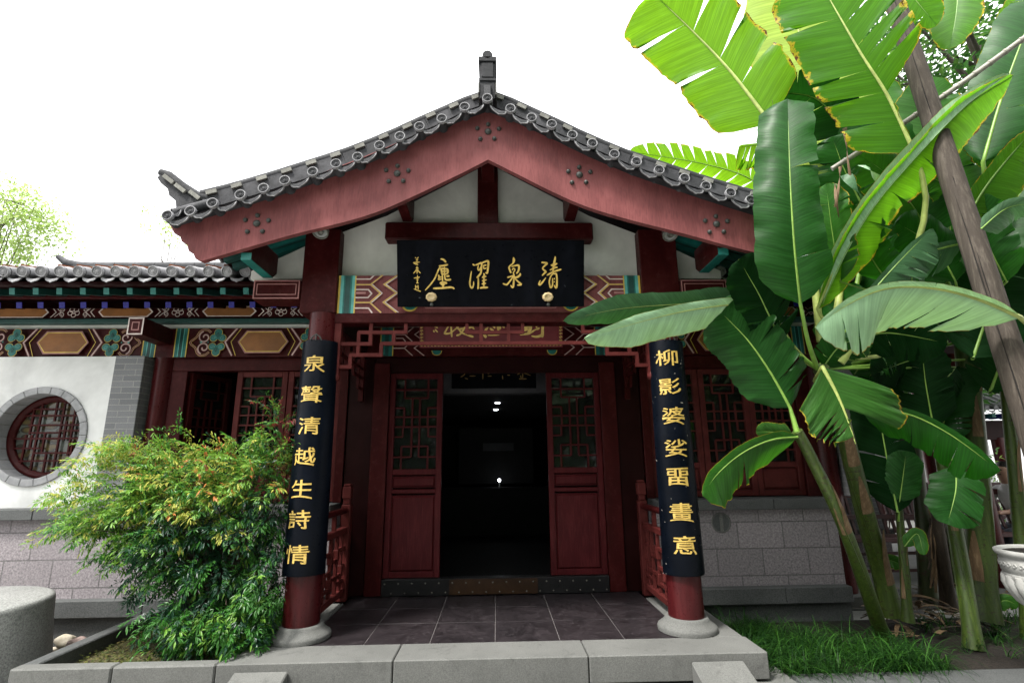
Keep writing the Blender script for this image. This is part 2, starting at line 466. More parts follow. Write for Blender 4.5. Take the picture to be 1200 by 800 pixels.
# --- painted patterns
class Draw:
    """flat paint drawn on a plane: u along ex, v along ey, each layer a little prouder"""
    def __init__(s, o, ex, ey, scale, lift=0.002):
        s.o, s.ex, s.ey = V(o), V(ex).normalized(), V(ey).normalized()
        s.n = s.ex.cross(s.ey).normalized()
        if s.n.y > 0: s.n = -s.n
        s.k, s.lift, s.layer, s.mb, s.mats = scale, lift, 0, MB(), []
    def mi(s, name):
        if name not in s.mats: s.mats.append(name)
        return s.mats.index(name)
    def at(s, u, v): return s.o + s.ex * (u * s.k) + s.ey * (v * s.k) + s.n * (s.lift + 0.0008 * s.layer)
    def poly(s, pts, m):
        s.layer += 1
        s.mb.add([s.at(*p) for p in pts], [tuple(range(len(pts)))], s.mi(m))
    def line(s, pts, w, m, closed=False):
        s.layer += 1
        pts = [V((p[0], p[1])) for p in pts]
        n = len(pts); L = []; Rr = []
        for i, p in enumerate(pts):
            a = pts[i - 1] if (i > 0 or closed) else p
            c = pts[(i + 1) % n] if (i < n - 1 or closed) else p
            d1 = (p - a).normalized() if (p - a).length else (c - p).normalized()
            d2 = (c - p).normalized() if (c - p).length else d1
            t = (d1 + d2); t = t.normalized() if t.length > 1e-3 else d1
            nn = V((-t.y, t.x)); k = max(0.45, abs(nn.dot(V((-d1.y, d1.x)))))
            L.append(p + nn * (w / 2 / k)); Rr.append(p - nn * (w / 2 / k))
        vv = [s.at(*p) for p in L] + [s.at(*p) for p in Rr]
        m_ = n if closed else n - 1
        s.mb.add(vv, [(i, (i + 1) % n, (i + 1) % n + n, i + n) for i in range(m_)], s.mi(m))
    def multi(s, pts, seq, closed=False):
        """one line drawn wide to narrow in several colours: [(width, colour)...]"""
        for w, m in seq: s.line(pts, w, m, closed)
    def build(s, name, parent): return s.mb.build(name, [M[m] for m in s.mats], parent)

def spiral(cx, cy, r, a0, turns, sgn=1, n=22):
    return [(cx + cos(a0 + sgn * turns * 2 * pi * t / n) * r * (1 - 0.82 * t / n), cy + sin(a0 + sgn * turns * 2 * pi * t / n) * r * (1 - 0.82 * t / n)) for t in range(n + 1)]
def circ(cx, cy, r, n=20, a0=0, a1=2 * pi): return [(cx + cos(a0 + (a1 - a0) * i / n) * r, cy + sin(a0 + (a1 - a0) * i / n) * r) for i in range(n + 1)]

# porch lintel
LB, LT = 2.575, 2.925
lint = part('painted_beam', M['red_faded'], hall, (-1.384, 1.316, -0.02, 0.2, LB, LT), bevel=0)
def tongue_pattern(x0, sgn):
    d = Draw((x0, -0.02, LT), (sgn, 0, 0), (0, 0, -1), 0.35 / 250)
    ln = [(9, 'pink'), (3.4, 'pale')]
    d.poly([(1, 0), (14, 0), (14, 250), (1, 250)], 'yellow'); d.poly([(14, 0), (104, 0), (104, 250), (14, 250)], 'teal_light')
    d.poly([(42, 0), (76, 0), (76, 250), (42, 250)], 'teal_dark'); d.poly([(34, 0), (42, 0), (42, 250), (34, 250)], 'teal'); d.poly([(76, 0), (86, 0), (86, 250), (76, 250)], 'teal')
    d.poly([(104, 0), (112, 0), (112, 250), (104, 250)], 'yellow')
    for pts, col in (([(112, 95), (190, 95), (212, 121), (190, 148), (112, 148)], 'pale'),
                     ([(112, 26), (198, 26), (222, 1)], 'pale'), ([(112, 218), (198, 218), (222, 249)], 'pale'),
                     ([(112, 64), (205, 64), (268, 121), (205, 182), (112, 182)], 'yellow'),
                     ([(278, 1), (205, 64)], 'yellow'), ([(205, 182), (278, 249)], 'yellow'),
                     ([(375, 1), (290, 64), (368, 121), (290, 182), (375, 249)], 'yellow')):
        off = 10
        d.line(pts, 12, 'pink'); d.line([(p[0] + (off if col == 'yellow' and len(pts) > 2 else 0) + 2, p[1]) for p in pts], 5, 'pale'); d.line(pts, 6.5, col)
    d.line([(112, 121), (178, 121)], 14, 'pink')
    d.line([(408, 100), (374, 121), (408, 145)], 6, 'yellow')
    c = circ(458, 172, 52, 24, 0.0, pi)
    d.poly([(p[0], 345 - p[1] + 0) if False else p for p in circ(458, 190, 54, 24, 0, pi)], 'yellow')
    d.poly(circ(458, 190, 44, 24, 0, pi), 'teal'); d.poly(circ(458, 190, 30, 24, 0, pi), 'teal_dark')
    for k, (m, w) in enumerate((('yellow', 7), ('pale', 4), ('pink', 9))):
        d.line([(965, 204 + k * 9), (545 + k * 6, 204 + k * 9), (525 + k * 6, 180)], w, m)
    d.build('painted_pattern', lint)
tongue_pattern(-1.384, 1); tongue_pattern(1.316, -1)
part('lower_lintel', M['red'], hall, (-1.40, 1.335, -0.035, 0.12, 2.488, 2.571), bevel=0.005)

# --- gable wall and its timbers
Z2 = LT
gw = MB()
apx = -0.055
gw.prism([(-2.2, 0.06, Z2), (2.1, 0.06, Z2), (2.1, 0.06, 3.0), (1.6, 0.06, 3.26), (0.9, 0.06, 3.55), (apx, 0.06, 4.10), (-1.0, 0.06, 3.55), (-1.7, 0.06, 3.26), (-2.2, 0.06, 3.0)], (0, 0.1, 0))
gw.build('gable_wall', M['gable_wall'], hall, fix=True)
part('tie_beam', M['red'], hall, (-0.99, 0.905, -0.06, 0.08, 3.262, 3.43), bevel=0.012)
part('king_post', M['red'], hall, (-0.155, 0.035, -0.02, 0.08, 3.434, 4.05), bevel=0.006)
for xa, xb in ((-2.105, -1.699), (1.664, 2.085)):
    c = part('beam_head', M['red'], hall, (xa, xb, -0.07, 0.15, 2.69, 2.868), bevel=0.006)
    d = Draw((xa, -0.07, 2.868), (1, 0, 0), (0, 0, -1), 0.01)
    w = (xb - xa) * 100; d.line([(1, 1), (w - 1, 1), (w - 1, 16.8), (1, 16.8)], 1.0, 'pink', True); d.line([(3.5, 4), (w - 3.5, 4), (w - 3.5, 13.5), (3.5, 13.5)], 0.8, 'pink', True)
    d.build('painted_pattern', c)

# --- curves of the gable roof (photo pixels at the board's plane)
GY = -0.50
def curve_pts(px, Y): return [P(x, y, Y) for x, y in px]
TOPL = [(198, 262), (234, 250), (271, 239), (349, 213), (430, 182), (508, 149), (570, 121)]
TOPR = [(570, 121), (629, 155), (700, 185), (770, 213), (840, 236), (885, 249), (915, 257)]
BOTL = [(236, 306), (300, 287), (350, 273), (400, 261), (440, 249), (480, 232), (520, 213), (545, 201), (572, 187)]
BOTR = [(572, 187), (600, 201), (650, 226), (690, 243), (740, 258), (795, 272), (850, 287), (885, 296), (905, 302)]
endL = [(229, 303), (226, 296), (221, 294), (219, 286), (213, 283), (211, 276), (204, 273), (201, 267)]
endR = [(914, 299), (917, 292), (922, 290), (924, 282), (930, 279), (932, 272), (938, 268), (940, 262)]
def smooth2(pts, k=4):
    out = []
    for i in range(len(pts) - 1):
        p0, p1, p2, p3 = pts[max(0, i - 1)], pts[i], pts[i + 1], pts[min(len(pts) - 1, i + 2)]
        for j in range(k):
            t = j / k
            out.append(tuple(0.5 * ((2 * p1[a]) + (-p0[a] + p2[a]) * t + (2 * p0[a] - 5 * p1[a] + 4 * p2[a] - p3[a]) * t * t + (-p0[a] + 3 * p1[a] - 3 * p2[a] + p3[a]) * t ** 3) for a in range(len(p1))))
    out.append(tuple(pts[-1])); return out
boards = []
for top, bot, end, side in ((TOPL, BOTL, endL, 'L'), (TOPR, BOTR, endR, 'R')):
    t2, b2 = smooth2(top), smooth2(bot)
    poly = (t2 + b2[::-1] + end) if side == 'L' else (t2 + end[::-1] + b2[::-1])
    b = MB().prism(curve_pts(poly, GY), (0, 0.05, 0))
    o = b.build('bargeboard', M['red_faded'], hall, fix=True)
    boards.append(o)
def rosette(cx, cy, o, sc=1.0):
    c = P(cx, cy, GY)
    k = 4.05 / FPX * sc
    for dx, dy, r in ((0, 0, 4.4), (0, 10.5, 2.9), (-14, 4.5, 2.9), (14, 4, 2.9), (-10, -11, 2.9), (8, -10.5, 2.9)):
        b = MB().lathe([(r * k, 0), (r * k, 0.007), (r * k * 0.8, 0.016), (r * k * 0.4, 0.021), (0, 0.022)], (c.x + dx * k, GY, c.z + dy * k), 12, axis=(0, -1, 0))
        b.build('stud', M['bolt'], o)
for cx, cy in ((301, 262), (465.5, 203.5)): rosette(cx, cy, boards[0])
for cx, cy in ((572, 154.5), (679, 205), (839.5, 262.7)): rosette(cx, cy, boards[1])

def purlin(px0, px1, zpy, h, mname, parent, nose=True):
    """squared purlin end that carries the board, from the gable wall forward"""
    a, c = P(px0, zpy, -0.445), P(px1, zpy, -0.445)
    z0 = a.z; x0, x1 = a.x, c.x
    b = MB()
    b.prism([(x0, -0.445, z0), (x0, -0.02, z0), (x0, 0.055, z0 + 0.06), (x0, 0.055, z0 + h), (x0, -0.445, z0 + h)], (x1 - x0, 0, 0))
    return b.build('purlin', M[mname], parent, bevel=0.005)
purlin(461.5, 474, 233, 0.24, 'red', hall); purlin(669, 682, 233, 0.24, 'red', hall)
purlin(563, 579, 183, 0.34, 'red', hall)
for xa, xb, zy in ((283, 294, 297), (842, 853, 291)):
    o = purlin(xa, xb, zy + 7, 0.24, 'red', hall)
    a, c = P(xa, zy + 7, -0.445), P(xb, zy + 7, -0.445)
    MB().box(a.x - 0.004, c.x + 0.004, -0.448, -0.03, a.z - 0.006, a.z + 0.001).build('painted_edge', M['teal'], o)
    MB().box(a.x - 0.004, c.x + 0.004, -0.452, -0.4485, a.z - 0.006, a.z + 0.055).build('painted_edge', M['teal'], o)

# --- gable roof: centre line of the verge tiles, mean of both slopes
VERGE = [(0, 4.285), (0.2, 4.205), (0.37, 4.115), (0.545, 4.03), (0.72, 3.93), (0.89, 3.84), (1.065, 3.755), (1.24, 3.675), (1.42, 3.605), (1.61, 3.535), (1.79, 3.465), (1.975, 3.40), (2.16, 3.335), (2.34, 3.28), (2.5, 3.235)]
def vz(dx):
    dx = abs(dx)
    for (a, za), (b_, zb) in zip(VERGE, VERGE[1:]):
        if dx <= b_: return za + (zb - za) * (dx - a) / (b_ - a)
    return VERGE[-1][1] - (dx - VERGE[-1][0]) * 0.3
RB = 1.8        # ridge of the wings; the gable roof runs back to it and beyond
roof = MB()
# under-sheet and boarding
n = 26; rows = []
for i in range(-n, n + 1):
    dx = i / n * 2.48
    rows.append((apx + dx, vz(dx)))
for y0, y1, dz, mi in ((-0.30, 3.4, 0.05, 1),):
    vv = [(x, y, z + dz) for x, z in rows for y in (y0, y1)]
    roof.add(vv, [(2 * i, 2 * i + 1, 2 * i + 3, 2 * i + 2) for i in range(len(rows) - 1)], mi)
    vv = [(x, y, z + dz - 0.14) for x, z in rows for y in (-0.5, y1)]
    roof.add(vv, [(2 * i, 2 * i + 2, 2 * i + 3, 2 * i + 1) for i in range(len(rows) - 1)], 4)
# slope between cap line and verge ridge
vv = []
for x, z in rows: vv += [(x, -0.60, z - 0.045), (x, -0.28, z - 0.01)]
roof.add(vv, [(2 * i, 2 * i + 1, 2 * i + 3, 2 * i + 2) for i in range(len(rows) - 1)], 1)
# barrel rows running down each slope
y = -0.05
while y < 2.6:
    for s in (-1, 1):
        roof.tube([(apx + s * (0.1 + 0.24 * k), y, vz(0.1 + 0.24 * k) + 0.075) for k in range(11)], 0.05, 6, 0, arc=(0, pi))
    y += 0.175
capx = [P(x, y_, -0.62) for x, y_ in ((224, 246), (251, 238), (281, 229), (308.5, 221), (336, 211.5), (366, 201), (393.5, 191.5), (418, 183), (444.5, 171.5), (468, 161.5), (493, 149), (519, 138), (544, 125), (570, 116), (598, 127), (622, 137), (646, 147), (670.6, 158), (695, 168.6), (721.6, 180), (747, 191), (773.6, 199.3), (800.6, 209.5), (828, 218), (854.6, 226), (881, 235), (907, 243), (934, 251))]
capx.insert(0, P(196, 254, -0.62))
def cap_tile(mb, c, back, r, rim=0.012):
    """round eave tile: moulded disc face, rim ring, barrel running back"""
    c, back = V(c), V(back)
    ax = (c - back).normalized()
    mb.lathe([(0, 0.004), (r * 0.22, 0.008), (r * 0.30, 0.001), (r * 0.44, 0.001), (r * 0.50, 0.006), (r * 0.56, 0.001), (r * 0.80, 0.0)], c, 16, 0, axis=ax)
    mb.lathe([(r * 0.80, 0.0), (r * 0.83, 0.008), (r * 0.97, 0.008), (r, 0.0), (r, -0.02)], c, 16, 2, axis=ax)
    mb.tube([c - ax * 0.03, back], [r * 0.98, r * 0.92], 10, 0, caps=False)
def drip_tile(mb, c, right, down, w, h, back):
    """hanging drip tile: curved upper edge, pointed scalloped tongue, limed rim"""
    c, right, down, back = V(c), V(right).normalized(), V(down).normalized(), V(back)
    up_edge = [(-0.5 + t / 8, 0.30 * (1 - (2 * t / 8 - 1) ** 2)) for t in range(9)]
    low = [(0.5, 0.0), (0.48, 0.28), (0.40, 0.52), (0.28, 0.70), (0.12, 0.82), (0, 1.0), (-0.12, 0.82), (-0.28, 0.70), (-0.40, 0.52), (-0.48, 0.28)]
    pl = [c + right * (u * w) + down * (v * h) for u, v in up_edge + low[1:]]
    mb.prism(pl, back.normalized() * 0.014, 2)
    cen = c + down * (h * 0.42)
    inner = [cen + (p - cen) * 0.78 - back.normalized() * 0.002 for p in pl]
    mb.add(inner, [tuple(range(len(inner)))], 0)
    mb.add([c - right * w / 2, c + right * w / 2, c + right * w / 2 + back + V((0, 0, 0)), c - right * w / 2 + back], [(0, 1, 2, 3)], 0)
for i, c in enumerate(capx):
    jx = V((rnd.uniform(-.012, .012), rnd.uniform(-.012, .012), rnd.uniform(-.010, .010)))
    cap_tile(roof, c + jx, c + jx + V((0, 0.36, -0.03)), 0.044)
    if i < len(capx) - 1:
        nx = capx[i + 1]; m_ = (c + nx) / 2
        drip_tile(roof, m_ + V((0, 0.01, -0.035)), nx - c, V((0, -0.12, -1)), 0.155, 0.066, V((0, 0.3, 0.02)))
# verge ridges on both slopes with pale mortar clips
for s in (-1, 1):
    pts = [V((apx + s * dx, -0.24, vz(dx) + 0.262)) for dx in [0.0 + 0.1035 * k for k in range(25)]]
    for a, b_ in zip(pts, pts[1:]): roof.beam(a - V((0, 0, 0.085)), b_ - V((0, 0, 0.085)), 0.10, 0.31, 0)
    for k in range(0, 24, 2):
        if k + 2 < len(pts): roof.tube([pts[k] + V((0, 0, 0.075)), pts[k + 2] + V((0, 0, 0.075))], 0.055, 10, 1)
    for k in range(1, 24, 2):
        q = pts[k] + V((0, -0.055, 0.055)); t = (pts[min(k + 1, 24)] - pts[k - 1]).normalized()
        roof.beam(q - t * 0.045, q + t * 0.045, 0.03, 0.036, 3)
    # upturned corner spur
    e = pts[-1]
    sp = [e + V((s * -0.14, 0, 0.03)), e + V((s * 0.03, -0.01, 0.05)), e + V((s * 0.17, -0.02, 0.14)), e + V((s * 0.30, -0.03, 0.25)), e + V((s * 0.37, -0.035, 0.285))]
    roof.tube(sp, [0.052, 0.055, 0.052, 0.046, 0.03], 10, 1)
    body = [(-0.18, 0.0), (0.06, 0.03), (0.2, 0.13), (0.34, 0.26), (0.375, 0.22), (0.335, 0.165), (0.27, 0.11), (0.25, 0.05), (0.19, 0.0), (0.17, -0.09), (0.11, -0.13), (0.10, -0.27), (-0.16, -0.30)]
    roof.prism([e + V((s * u, -0.06, v)) for u, v in body], (0, 0.10, 0), 0)
    for u, v in ((-0.02, 0.01), (0.11, 0.075), (0.22, 0.16)):
        roof.beam(e + V((s * u, -0.075, v)), e + V((s * (u + 0.09), -0.075, v + 0.07)), 0.02, 0.034, 3)
    drip_tile(roof, e + V((s * 0.02, -0.30, -0.22)), (s, 0.5, 0), (0, 0, -1), 0.15, 0.08, V((0, 0.2, 0.05)))
    # eave of the slope: caps facing sideways
    y = -0.5
    while y < 0.5:
        c = V((apx + s * 2.55, y, vz(2.5) + 0.03)); cap_tile(roof, c, c + V((-s * 0.3, 0, 0.1)), 0.051)
        drip_tile(roof, c + V((0, 0.088, -0.035)), (0, 1, 0), (0, 0, -1), 0.135, 0.068, V((-s * 0.3, 0, 0.1)))
        y += 0.175
roof_o = roof.build('roof', [M['tile'], M['tile_dark'], M['tile_rim'], M['mortar'], M['red_dark']], hall)
# main ridge seen end on
rb = MB()
rx0, rx1 = apx - 0.068, apx + 0.068
rb.box(rx0, rx1, -0.48, 3.3, 4.40, 4.83)
rb.box(rx0 - 0.012, rx1 + 0.012, -0.5, 3.3, 4.77, 4.82); rb.box(rx0 - 0.008, rx1 + 0.008, -0.49, 3.3, 4.575, 4.605)
rb.tube([(apx, -0.5, 4.84), (apx, 3.3, 4.84)], 0.045, 12, 1)
rb.box(rx0 + 0.015, rx1 - 0.015, -0.492, -0.47, 4.61, 4.765, 1)
rb.box(rx0 - 0.014, rx0 - 0.001, -0.49, 3.3, 4.45, 4.56, 2); rb.box(rx1 + 0.001, rx1 + 0.014, -0.49, 3.3, 4.43, 4.56, 2)
rb.prism([(apx - 0.03, -0.55, 4.37), (apx + 0.03, -0.55, 4.37), (apx + 0.03, -0.495, 4.53), (apx - 0.03, -0.495, 4.53)], (0, 0.02, 0), 0)
rb.build('ridge', [M['tile_dark'], M['tile_dark'], M['mortar']], roof_o, bevel=0.004)
# rafters below the side eaves of the gable roof
for s in (-1, 1):
    for k in range(6):
        y = -0.40 + k * 0.17
        q = [V((apx + s * dx, y, vz(dx) - 0.135)) for dx in (2.42, 1.6)]
        b = MB().beam(q[0], q[1], 0.055, 0.055); b.build('rafter', M['teal_dark' if k else 'teal'], hall)
        q = [V((apx + s * dx, y + 0.08, vz(dx) - 0.165)) for dx in (2.16, 1.6)]
        MB().beam(q[0], q[1], 0.05, 0.05).build('rafter', M['teal'], hall)

# --- wings: roofs left and right of the gable
EY, EZ = 0.35, 3.085
def wing_roof(x0, x1, rz, spacing=0.173, end=None):
    b = MB(); pts = lambda x: [V((x, EY + t * (RB - EY), EZ + (rz - EZ) * (0.98 * t + 0.02 * t * t))) for t in (0, .2, .4, .6, .8, 1)]
    A, B_ = pts(x0), pts(x1)
    b.add([p + V((0, 0, -0.03)) for p in A] + [p + V((0, 0, -0.03)) for p in B_], [(i, i + 6, i + 7, i + 1) for i in range(5)], 1)
    b.add([p + V((0, 0.05, -0.06)) for p in A] + [p + V((0, 0.05, -0.06)) for p in B_], [(i, i + 1, i + 7, i + 6) for i in range(5)], 4)
    b.add([(x0, RB, rz), (x1, RB, rz), (x1, 3.6, EZ), (x0, 3.6, EZ)], [(0, 1, 2, 3)], 1)
    x = x0 + 0.05
    while x < x1:
        q = pts(x); cap_tile(b, q[0] + V((0, -0.03, 0.012)), q[1], 0.054)
        b.tube(q[1:], 0.05, 8, 0, arc=(0, pi), up=V((0, 0, 1)))
        if rnd.random() < 0.8:
            b.add([q[0] + V((-0.05, -0.01, 0.075)), q[0] + V((-0.045, -0.01, 0.095)), q[0] + V((0.05, 0.10, 0.105)), q[0] + V((0.045, 0.10, 0.085))], [(0, 1, 2, 3)], 5)
        drip_tile(b, q[0] + V((spacing / 2, 0.0, -0.035)), (1, 0, 0), (0, -0.25, -1), 0.13, 0.06, V((0, 0.3, 0.12)))
        x += spacing
    r_ = MB()
    r_.box(x0, x1, RB - 0.07, RB + 0.07, rz - 0.05, rz + 0.10)
    k = x0
    while k < x1 - 0.05:
        r_.tube([(k, RB, rz + 0.11), (min(k + 0.24, x1), RB, rz + 0.11)], 0.06, 10, 1)
        r_.box(k + 0.2, k + 0.28, RB - 0.085, RB - 0.07, rz + 0.05, rz + 0.09, 2)
        k += 0.245
    if end is not None:
        e = V((end, RB, rz + 0.12))
        r_.tube([e + V((0.3, 0, -0.02)), e, e + V((-0.16, 0, 0.05)), e + V((-0.27, 0, 0.13))], [0.06, 0.06, 0.045, 0.03], 10, 1)
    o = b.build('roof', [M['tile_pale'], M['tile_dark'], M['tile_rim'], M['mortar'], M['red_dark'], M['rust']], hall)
    r_.build('ridge', [M['tile'], M['tile'], M['mortar']], o)
ZR = P(180, 312, RB).z
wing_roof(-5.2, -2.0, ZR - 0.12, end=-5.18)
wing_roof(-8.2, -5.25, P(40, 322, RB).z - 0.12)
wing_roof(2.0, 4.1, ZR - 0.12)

# --- eaves: fascia, two rows of rafters, boards
def eave_row(x0, x1):
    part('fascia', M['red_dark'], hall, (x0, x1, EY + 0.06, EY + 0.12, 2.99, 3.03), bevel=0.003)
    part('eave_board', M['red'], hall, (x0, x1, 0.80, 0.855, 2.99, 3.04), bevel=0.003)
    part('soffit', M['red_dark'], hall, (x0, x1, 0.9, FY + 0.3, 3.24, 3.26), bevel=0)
eave_row(-8.2, -1.70); eave_row(1.66, 4.1)
def flying():
    b = MB(); b.beam((0, 0.47, 2.950), (0, 1.25, 3.16), 0.05, 0.062, 0)
    o = b.build('flying_rafter', [M['teal_dark']], hall)
    c = MB(); c.beam((0, 0.462, 2.948), (0, 0.4685, 2.9496), 0.052, 0.064); c.build('rafter_end', M['teal'], o); return o
def lower():
    b = MB(); b.beam((0, 0.87, 2.935), (0, 1.6, 3.13), 0.055, 0.06, 0)
    o = b.build('rafter', [M['red_dark']], hall)
    c = MB(); c.beam((0, 0.862, 2.933), (0, 0.8685, 2.9346), 0.057, 0.062); c.build('rafter_end', M['blue'], o); return o
def dup_part(o, dx):
    c = o.copy(); COL.objects.link(c); c.location = V(o.location) + V((dx, 0, 0))
    for ch in o.children:
        k = ch.copy(); COL.objects.link(k); k.parent = c
    return c
def xrow(x0, x1, st):
    out = []; x = x0
    while x <= x1: out.append(x); x += st
    return out
gx0 = P(97, 341, 0.462).x; bx0 = P(98, 355, 0.862).x
for mk, xr in ((flying, xrow(gx0 - 0.222 * 6, -1.95, 0.222) + xrow(1.95, 4.0, 0.222)), (lower, xrow(bx0 - 0.2165 * 9, -1.75, 0.2165) + xrow(1.75, 4.0, 0.2165))):
    o = mk(); base = xr[0]
    for x in xr[1:]: dup_part(o, x)
    o.location.x = base

# --- painted beams of the facade (three courses)
BY = 1.2
zf1, zf0 = zpx(200, 360.5, BY), zpx(200, 374, BY)        # frieze
zt0 = zpx(200, 379.5, BY); zs0 = zpx(200, 384.5, BY)     # teal strip, grey strip
zb0 = zpx(200, 418.5, BY)                                 # main painted beam bottom
HX0, HX1 = -8.0, 4.05
frieze = part('frieze', M['red'], hall, (HX0, HX1, BY, FY + 0.1, zf0, zf1), bevel=0)
part('teal_moulding', M['teal_dark'], hall, (HX0, HX1, BY - 0.05, FY + 0.05, zt0, zf0 - 0.002), bevel=0.008)
part('plaster_strip', M['gable_wall'], hall, (HX0, HX1, BY + 0.03, FY, zs0, zt0 - 0.002), bevel=0)
part('boarding', M['red_dark'], hall, (HX0, HX1, BY + 0.06, FY + 0.12, zf1, 3.24), bevel=0)
hb = part('painted_beam', M['red'], hall, (HX0, HX1, BY, FY + 0.1, zb0, zs0 - 0.002), bevel=0)
hk = (zs0 - zb0) / 195.0
def heart(d, x, s):   # ruyi scroll: pink on red, s=+1 opens to the right
    T = lambda pts: [(x + s * p[0], p[1]) for p in pts]
    o = T([(130, 30), (110, 14), (80, 12), (55, 30), (40, 62), (4, 98), (40, 132), (55, 165), (80, 183), (110, 180), (132, 160)])
    d.multi(smooth2(o, 3), [(13, 'yellow'), (10, 'pink'), (3, 'red_dark')])
    for cy, sg in ((62, 1), (134, -1)):
        d.multi(T(spiral(96, cy, 42, -sg * 1.9, 1.25, -sg)), [(11, 'pink'), (3.5, 'pale')])
    d.poly(T([(66, 96), (76, 90), (86, 96), (76, 103)]), 'teal_light'); d.poly(T([(112, 96), (124, 88), (124, 104)]), 'teal')
def quatre(d, x):
    for sg in (1, -1):
        F = lambda v: 98 - sg * (98 - v)
        for cx, cy, r in ((-28, 68, 26), (28, 68, 26), (0, 32, 28)):
            d.poly([(x + cx + u, F(cy) + v) for u, v in circ(0, 0, r)], 'yellow')
        for cx, cy, r in ((-28, 68, 23), (28, 68, 23), (0, 32, 25)):
            d.poly([(x + cx + u, F(cy) + v) for u, v in circ(0, 0, r)], 'teal')
        d.poly([(x - 9, F(40)), (x + 9, F(40)), (x + 14, F(78)), (x - 14, F(78))], 'teal')
        for cx in (-28, 28): d.multi([(x + cx + u, F(68) + v) for u, v in spiral(0, 0, 15, 0.4, 1.2, 1 if cx > 0 else -1, 14)], [(7, 'teal_light'), (3, 'teal_dark')])
        d.multi([(x - 8, F(50)), (x, F(34)), (x + 8, F(50)), (x, F(62)), (x - 8, F(50))], [(5, 'teal_dark')])
    d.poly([(x, 86), (x + 10, 98), (x, 110), (x - 10, 98)], 'red_dark')
def chev(d, x, s):
    d.multi([(x + s * 70, 5), (x, 98), (x + s * 52, 190)], [(13, 'pink'), (4, 'pale')])
    d.line([(x + s * 98, 5), (x + s * 38, 98), (x + s * 76, 190)], 4, 'yellow')
def hexa(d, x0, x1):
    h = [(x0, 98), (x0 + 48, 36), (x1 - 48, 36), (x1, 98), (x1 - 48, 160), (x0 + 48, 160)]
    d.poly([(x0 - 14, 98), (x0 + 38, 22), (x1 - 38, 22), (x1 + 14, 98), (x1 - 38, 174), (x0 + 38, 174)], 'pink')
    d.poly([(x0 - 5, 98), (x0 + 43, 30), (x1 - 43, 30), (x1 + 5, 98), (x1 - 43, 166), (x0 + 43, 166)], 'yellow'); d.poly(h, 'ochre')
def band(d, x, w=85):
    for a, b_, c in ((0, 6, 'yellow'), (6, 26, 'teal'), (26, 32, 'teal_light'), (32, 52, 'teal_dark'), (52, 58, 'teal_light'), (58, 78, 'teal'), (78, w, 'yellow')):
        d.poly([(x + a, 0), (x + b_, 0), (x + b_, 194), (x + a, 194)], c)
def bay(xw, sgn, flip_first=True):
    """one bay of beam painting; u runs from the band away from it"""
    d = Draw((xw, BY, zs0 - 0.002), (sgn, 0, 0), (0, 0, -1), hk)
    band(d, 0); heart(d, 98, 1); quatre(d, 280); chev(d, 335, 1); hexa(d, 430, 730); chev(d, 825, -1); quatre(d, 875); heart(d, 1060, -1)
    d.build('painted_pattern', hb)
xb1 = P(205, 400, BY).x
bay(xb1, 1); bay(-xb1, -1)
xb2 = P(183, 405, BY).x
d2x = xb2
bay(d2x, -1); bay(d2x - 1180 * hk, -1)
# frieze painting
fk = (zf1 - zf0) / 66.0
d = Draw((P(243.5, 367, BY).x, BY, zf1), (1, 0, 0), (0, 0, -1), fk)
def frieze_unit(d, x):
    h = lambda g: [(x - g, 33), (x + 24 - g * 0.6, 4 - g * 0 + (0 if g else 4)), (x + 250 + g * 0.6, 4 + (0 if g else 4)), (x + 274 + g, 33), (x + 250 + g * 0.6, 62 - (0 if g else 4)), (x + 24 - g * 0.6, 62 - (0 if g else 4))]
    d.poly(h(9), 'pale'); d.poly(h(0), 'ochre')
    for s, xx in ((1, x + 296), (-1, x - 22)):
        d.line([(xx, 4), (xx + s * 26, 33), (xx, 62)], 4, 'pale')
    cx = x + 416
    for k in range(5):
        a = k * 2 * pi / 5 + pi / 2; d.line(circ(cx + cos(a) * 20, 33 + sin(a) * 16, 12, 12), 3.4, 'pale')
    d.line(circ(cx, 33, 8, 10), 3.4, 'pale')
    for s in (-1, 1):
        for t in (-1, 1): d.line([(cx + s * 62 + u * s, 33 + t * 14 + v) for u, v in spiral(0, 0, 15, pi / 2 * t, 1.3, -t * s, 14)], 3.4, 'pale')
        d.line([(cx + s * 96, 6), (cx + s * 66, 33), (cx + s * 96, 60)], 3.4, 'pale')
for k in range(-6, 3): frieze_unit(d, k * 557 * 1.0)
d.build('painted_pattern', frieze)
d = Draw((1.66, BY, zf1), (1, 0, 0), (0, 0, -1), fk)
frieze_unit(d, 60); frieze_unit(d, 617); d.build('painted_pattern', frieze)
# projecting beam heads at the facade columns
for sx in (-1, 1):
    a, c = P(149.5, 383, 0.72), P(168, 383, 0.72)
    z1, z0 = P(160, 372, 0.72).z, P(160, 392, 0.72).z
    x0, x1 = (a.x, c.x) if sx < 0 else (-c.x, -a.x)
    o = MB().box(x0, x1, 0.72, BY + 0.05, z0, z1).build('beam_head', M['red'], hall, bevel=0.004)
    dd = Draw((x0, 0.72, z1), (1, 0, 0), (0, 0, -1), 0.01)
    w, h = (x1 - x0) * 100, (z1 - z0) * 100
    dd.line([(0.7, 0.7), (w - 0.7, 0.7), (w - 0.7, h - 0.7), (0.7, h - 0.7)], 1.3, 'pale', True); dd.line([(4.5, 5), (w - 4.5, 5), (w - 4.5, h - 5), (4.5, h - 5)], 1.0, 'pink', True)
    dd.build('painted_pattern', o)

# --- facade columns, walls
for x in (-3.62, 3.62):
    MB().lathe([(0.115, -0.05), (0.108, zb0)], (x, FY, 0), 24).build('facade_column', M['column_red'], hall)
WT = zb0 - 0.002
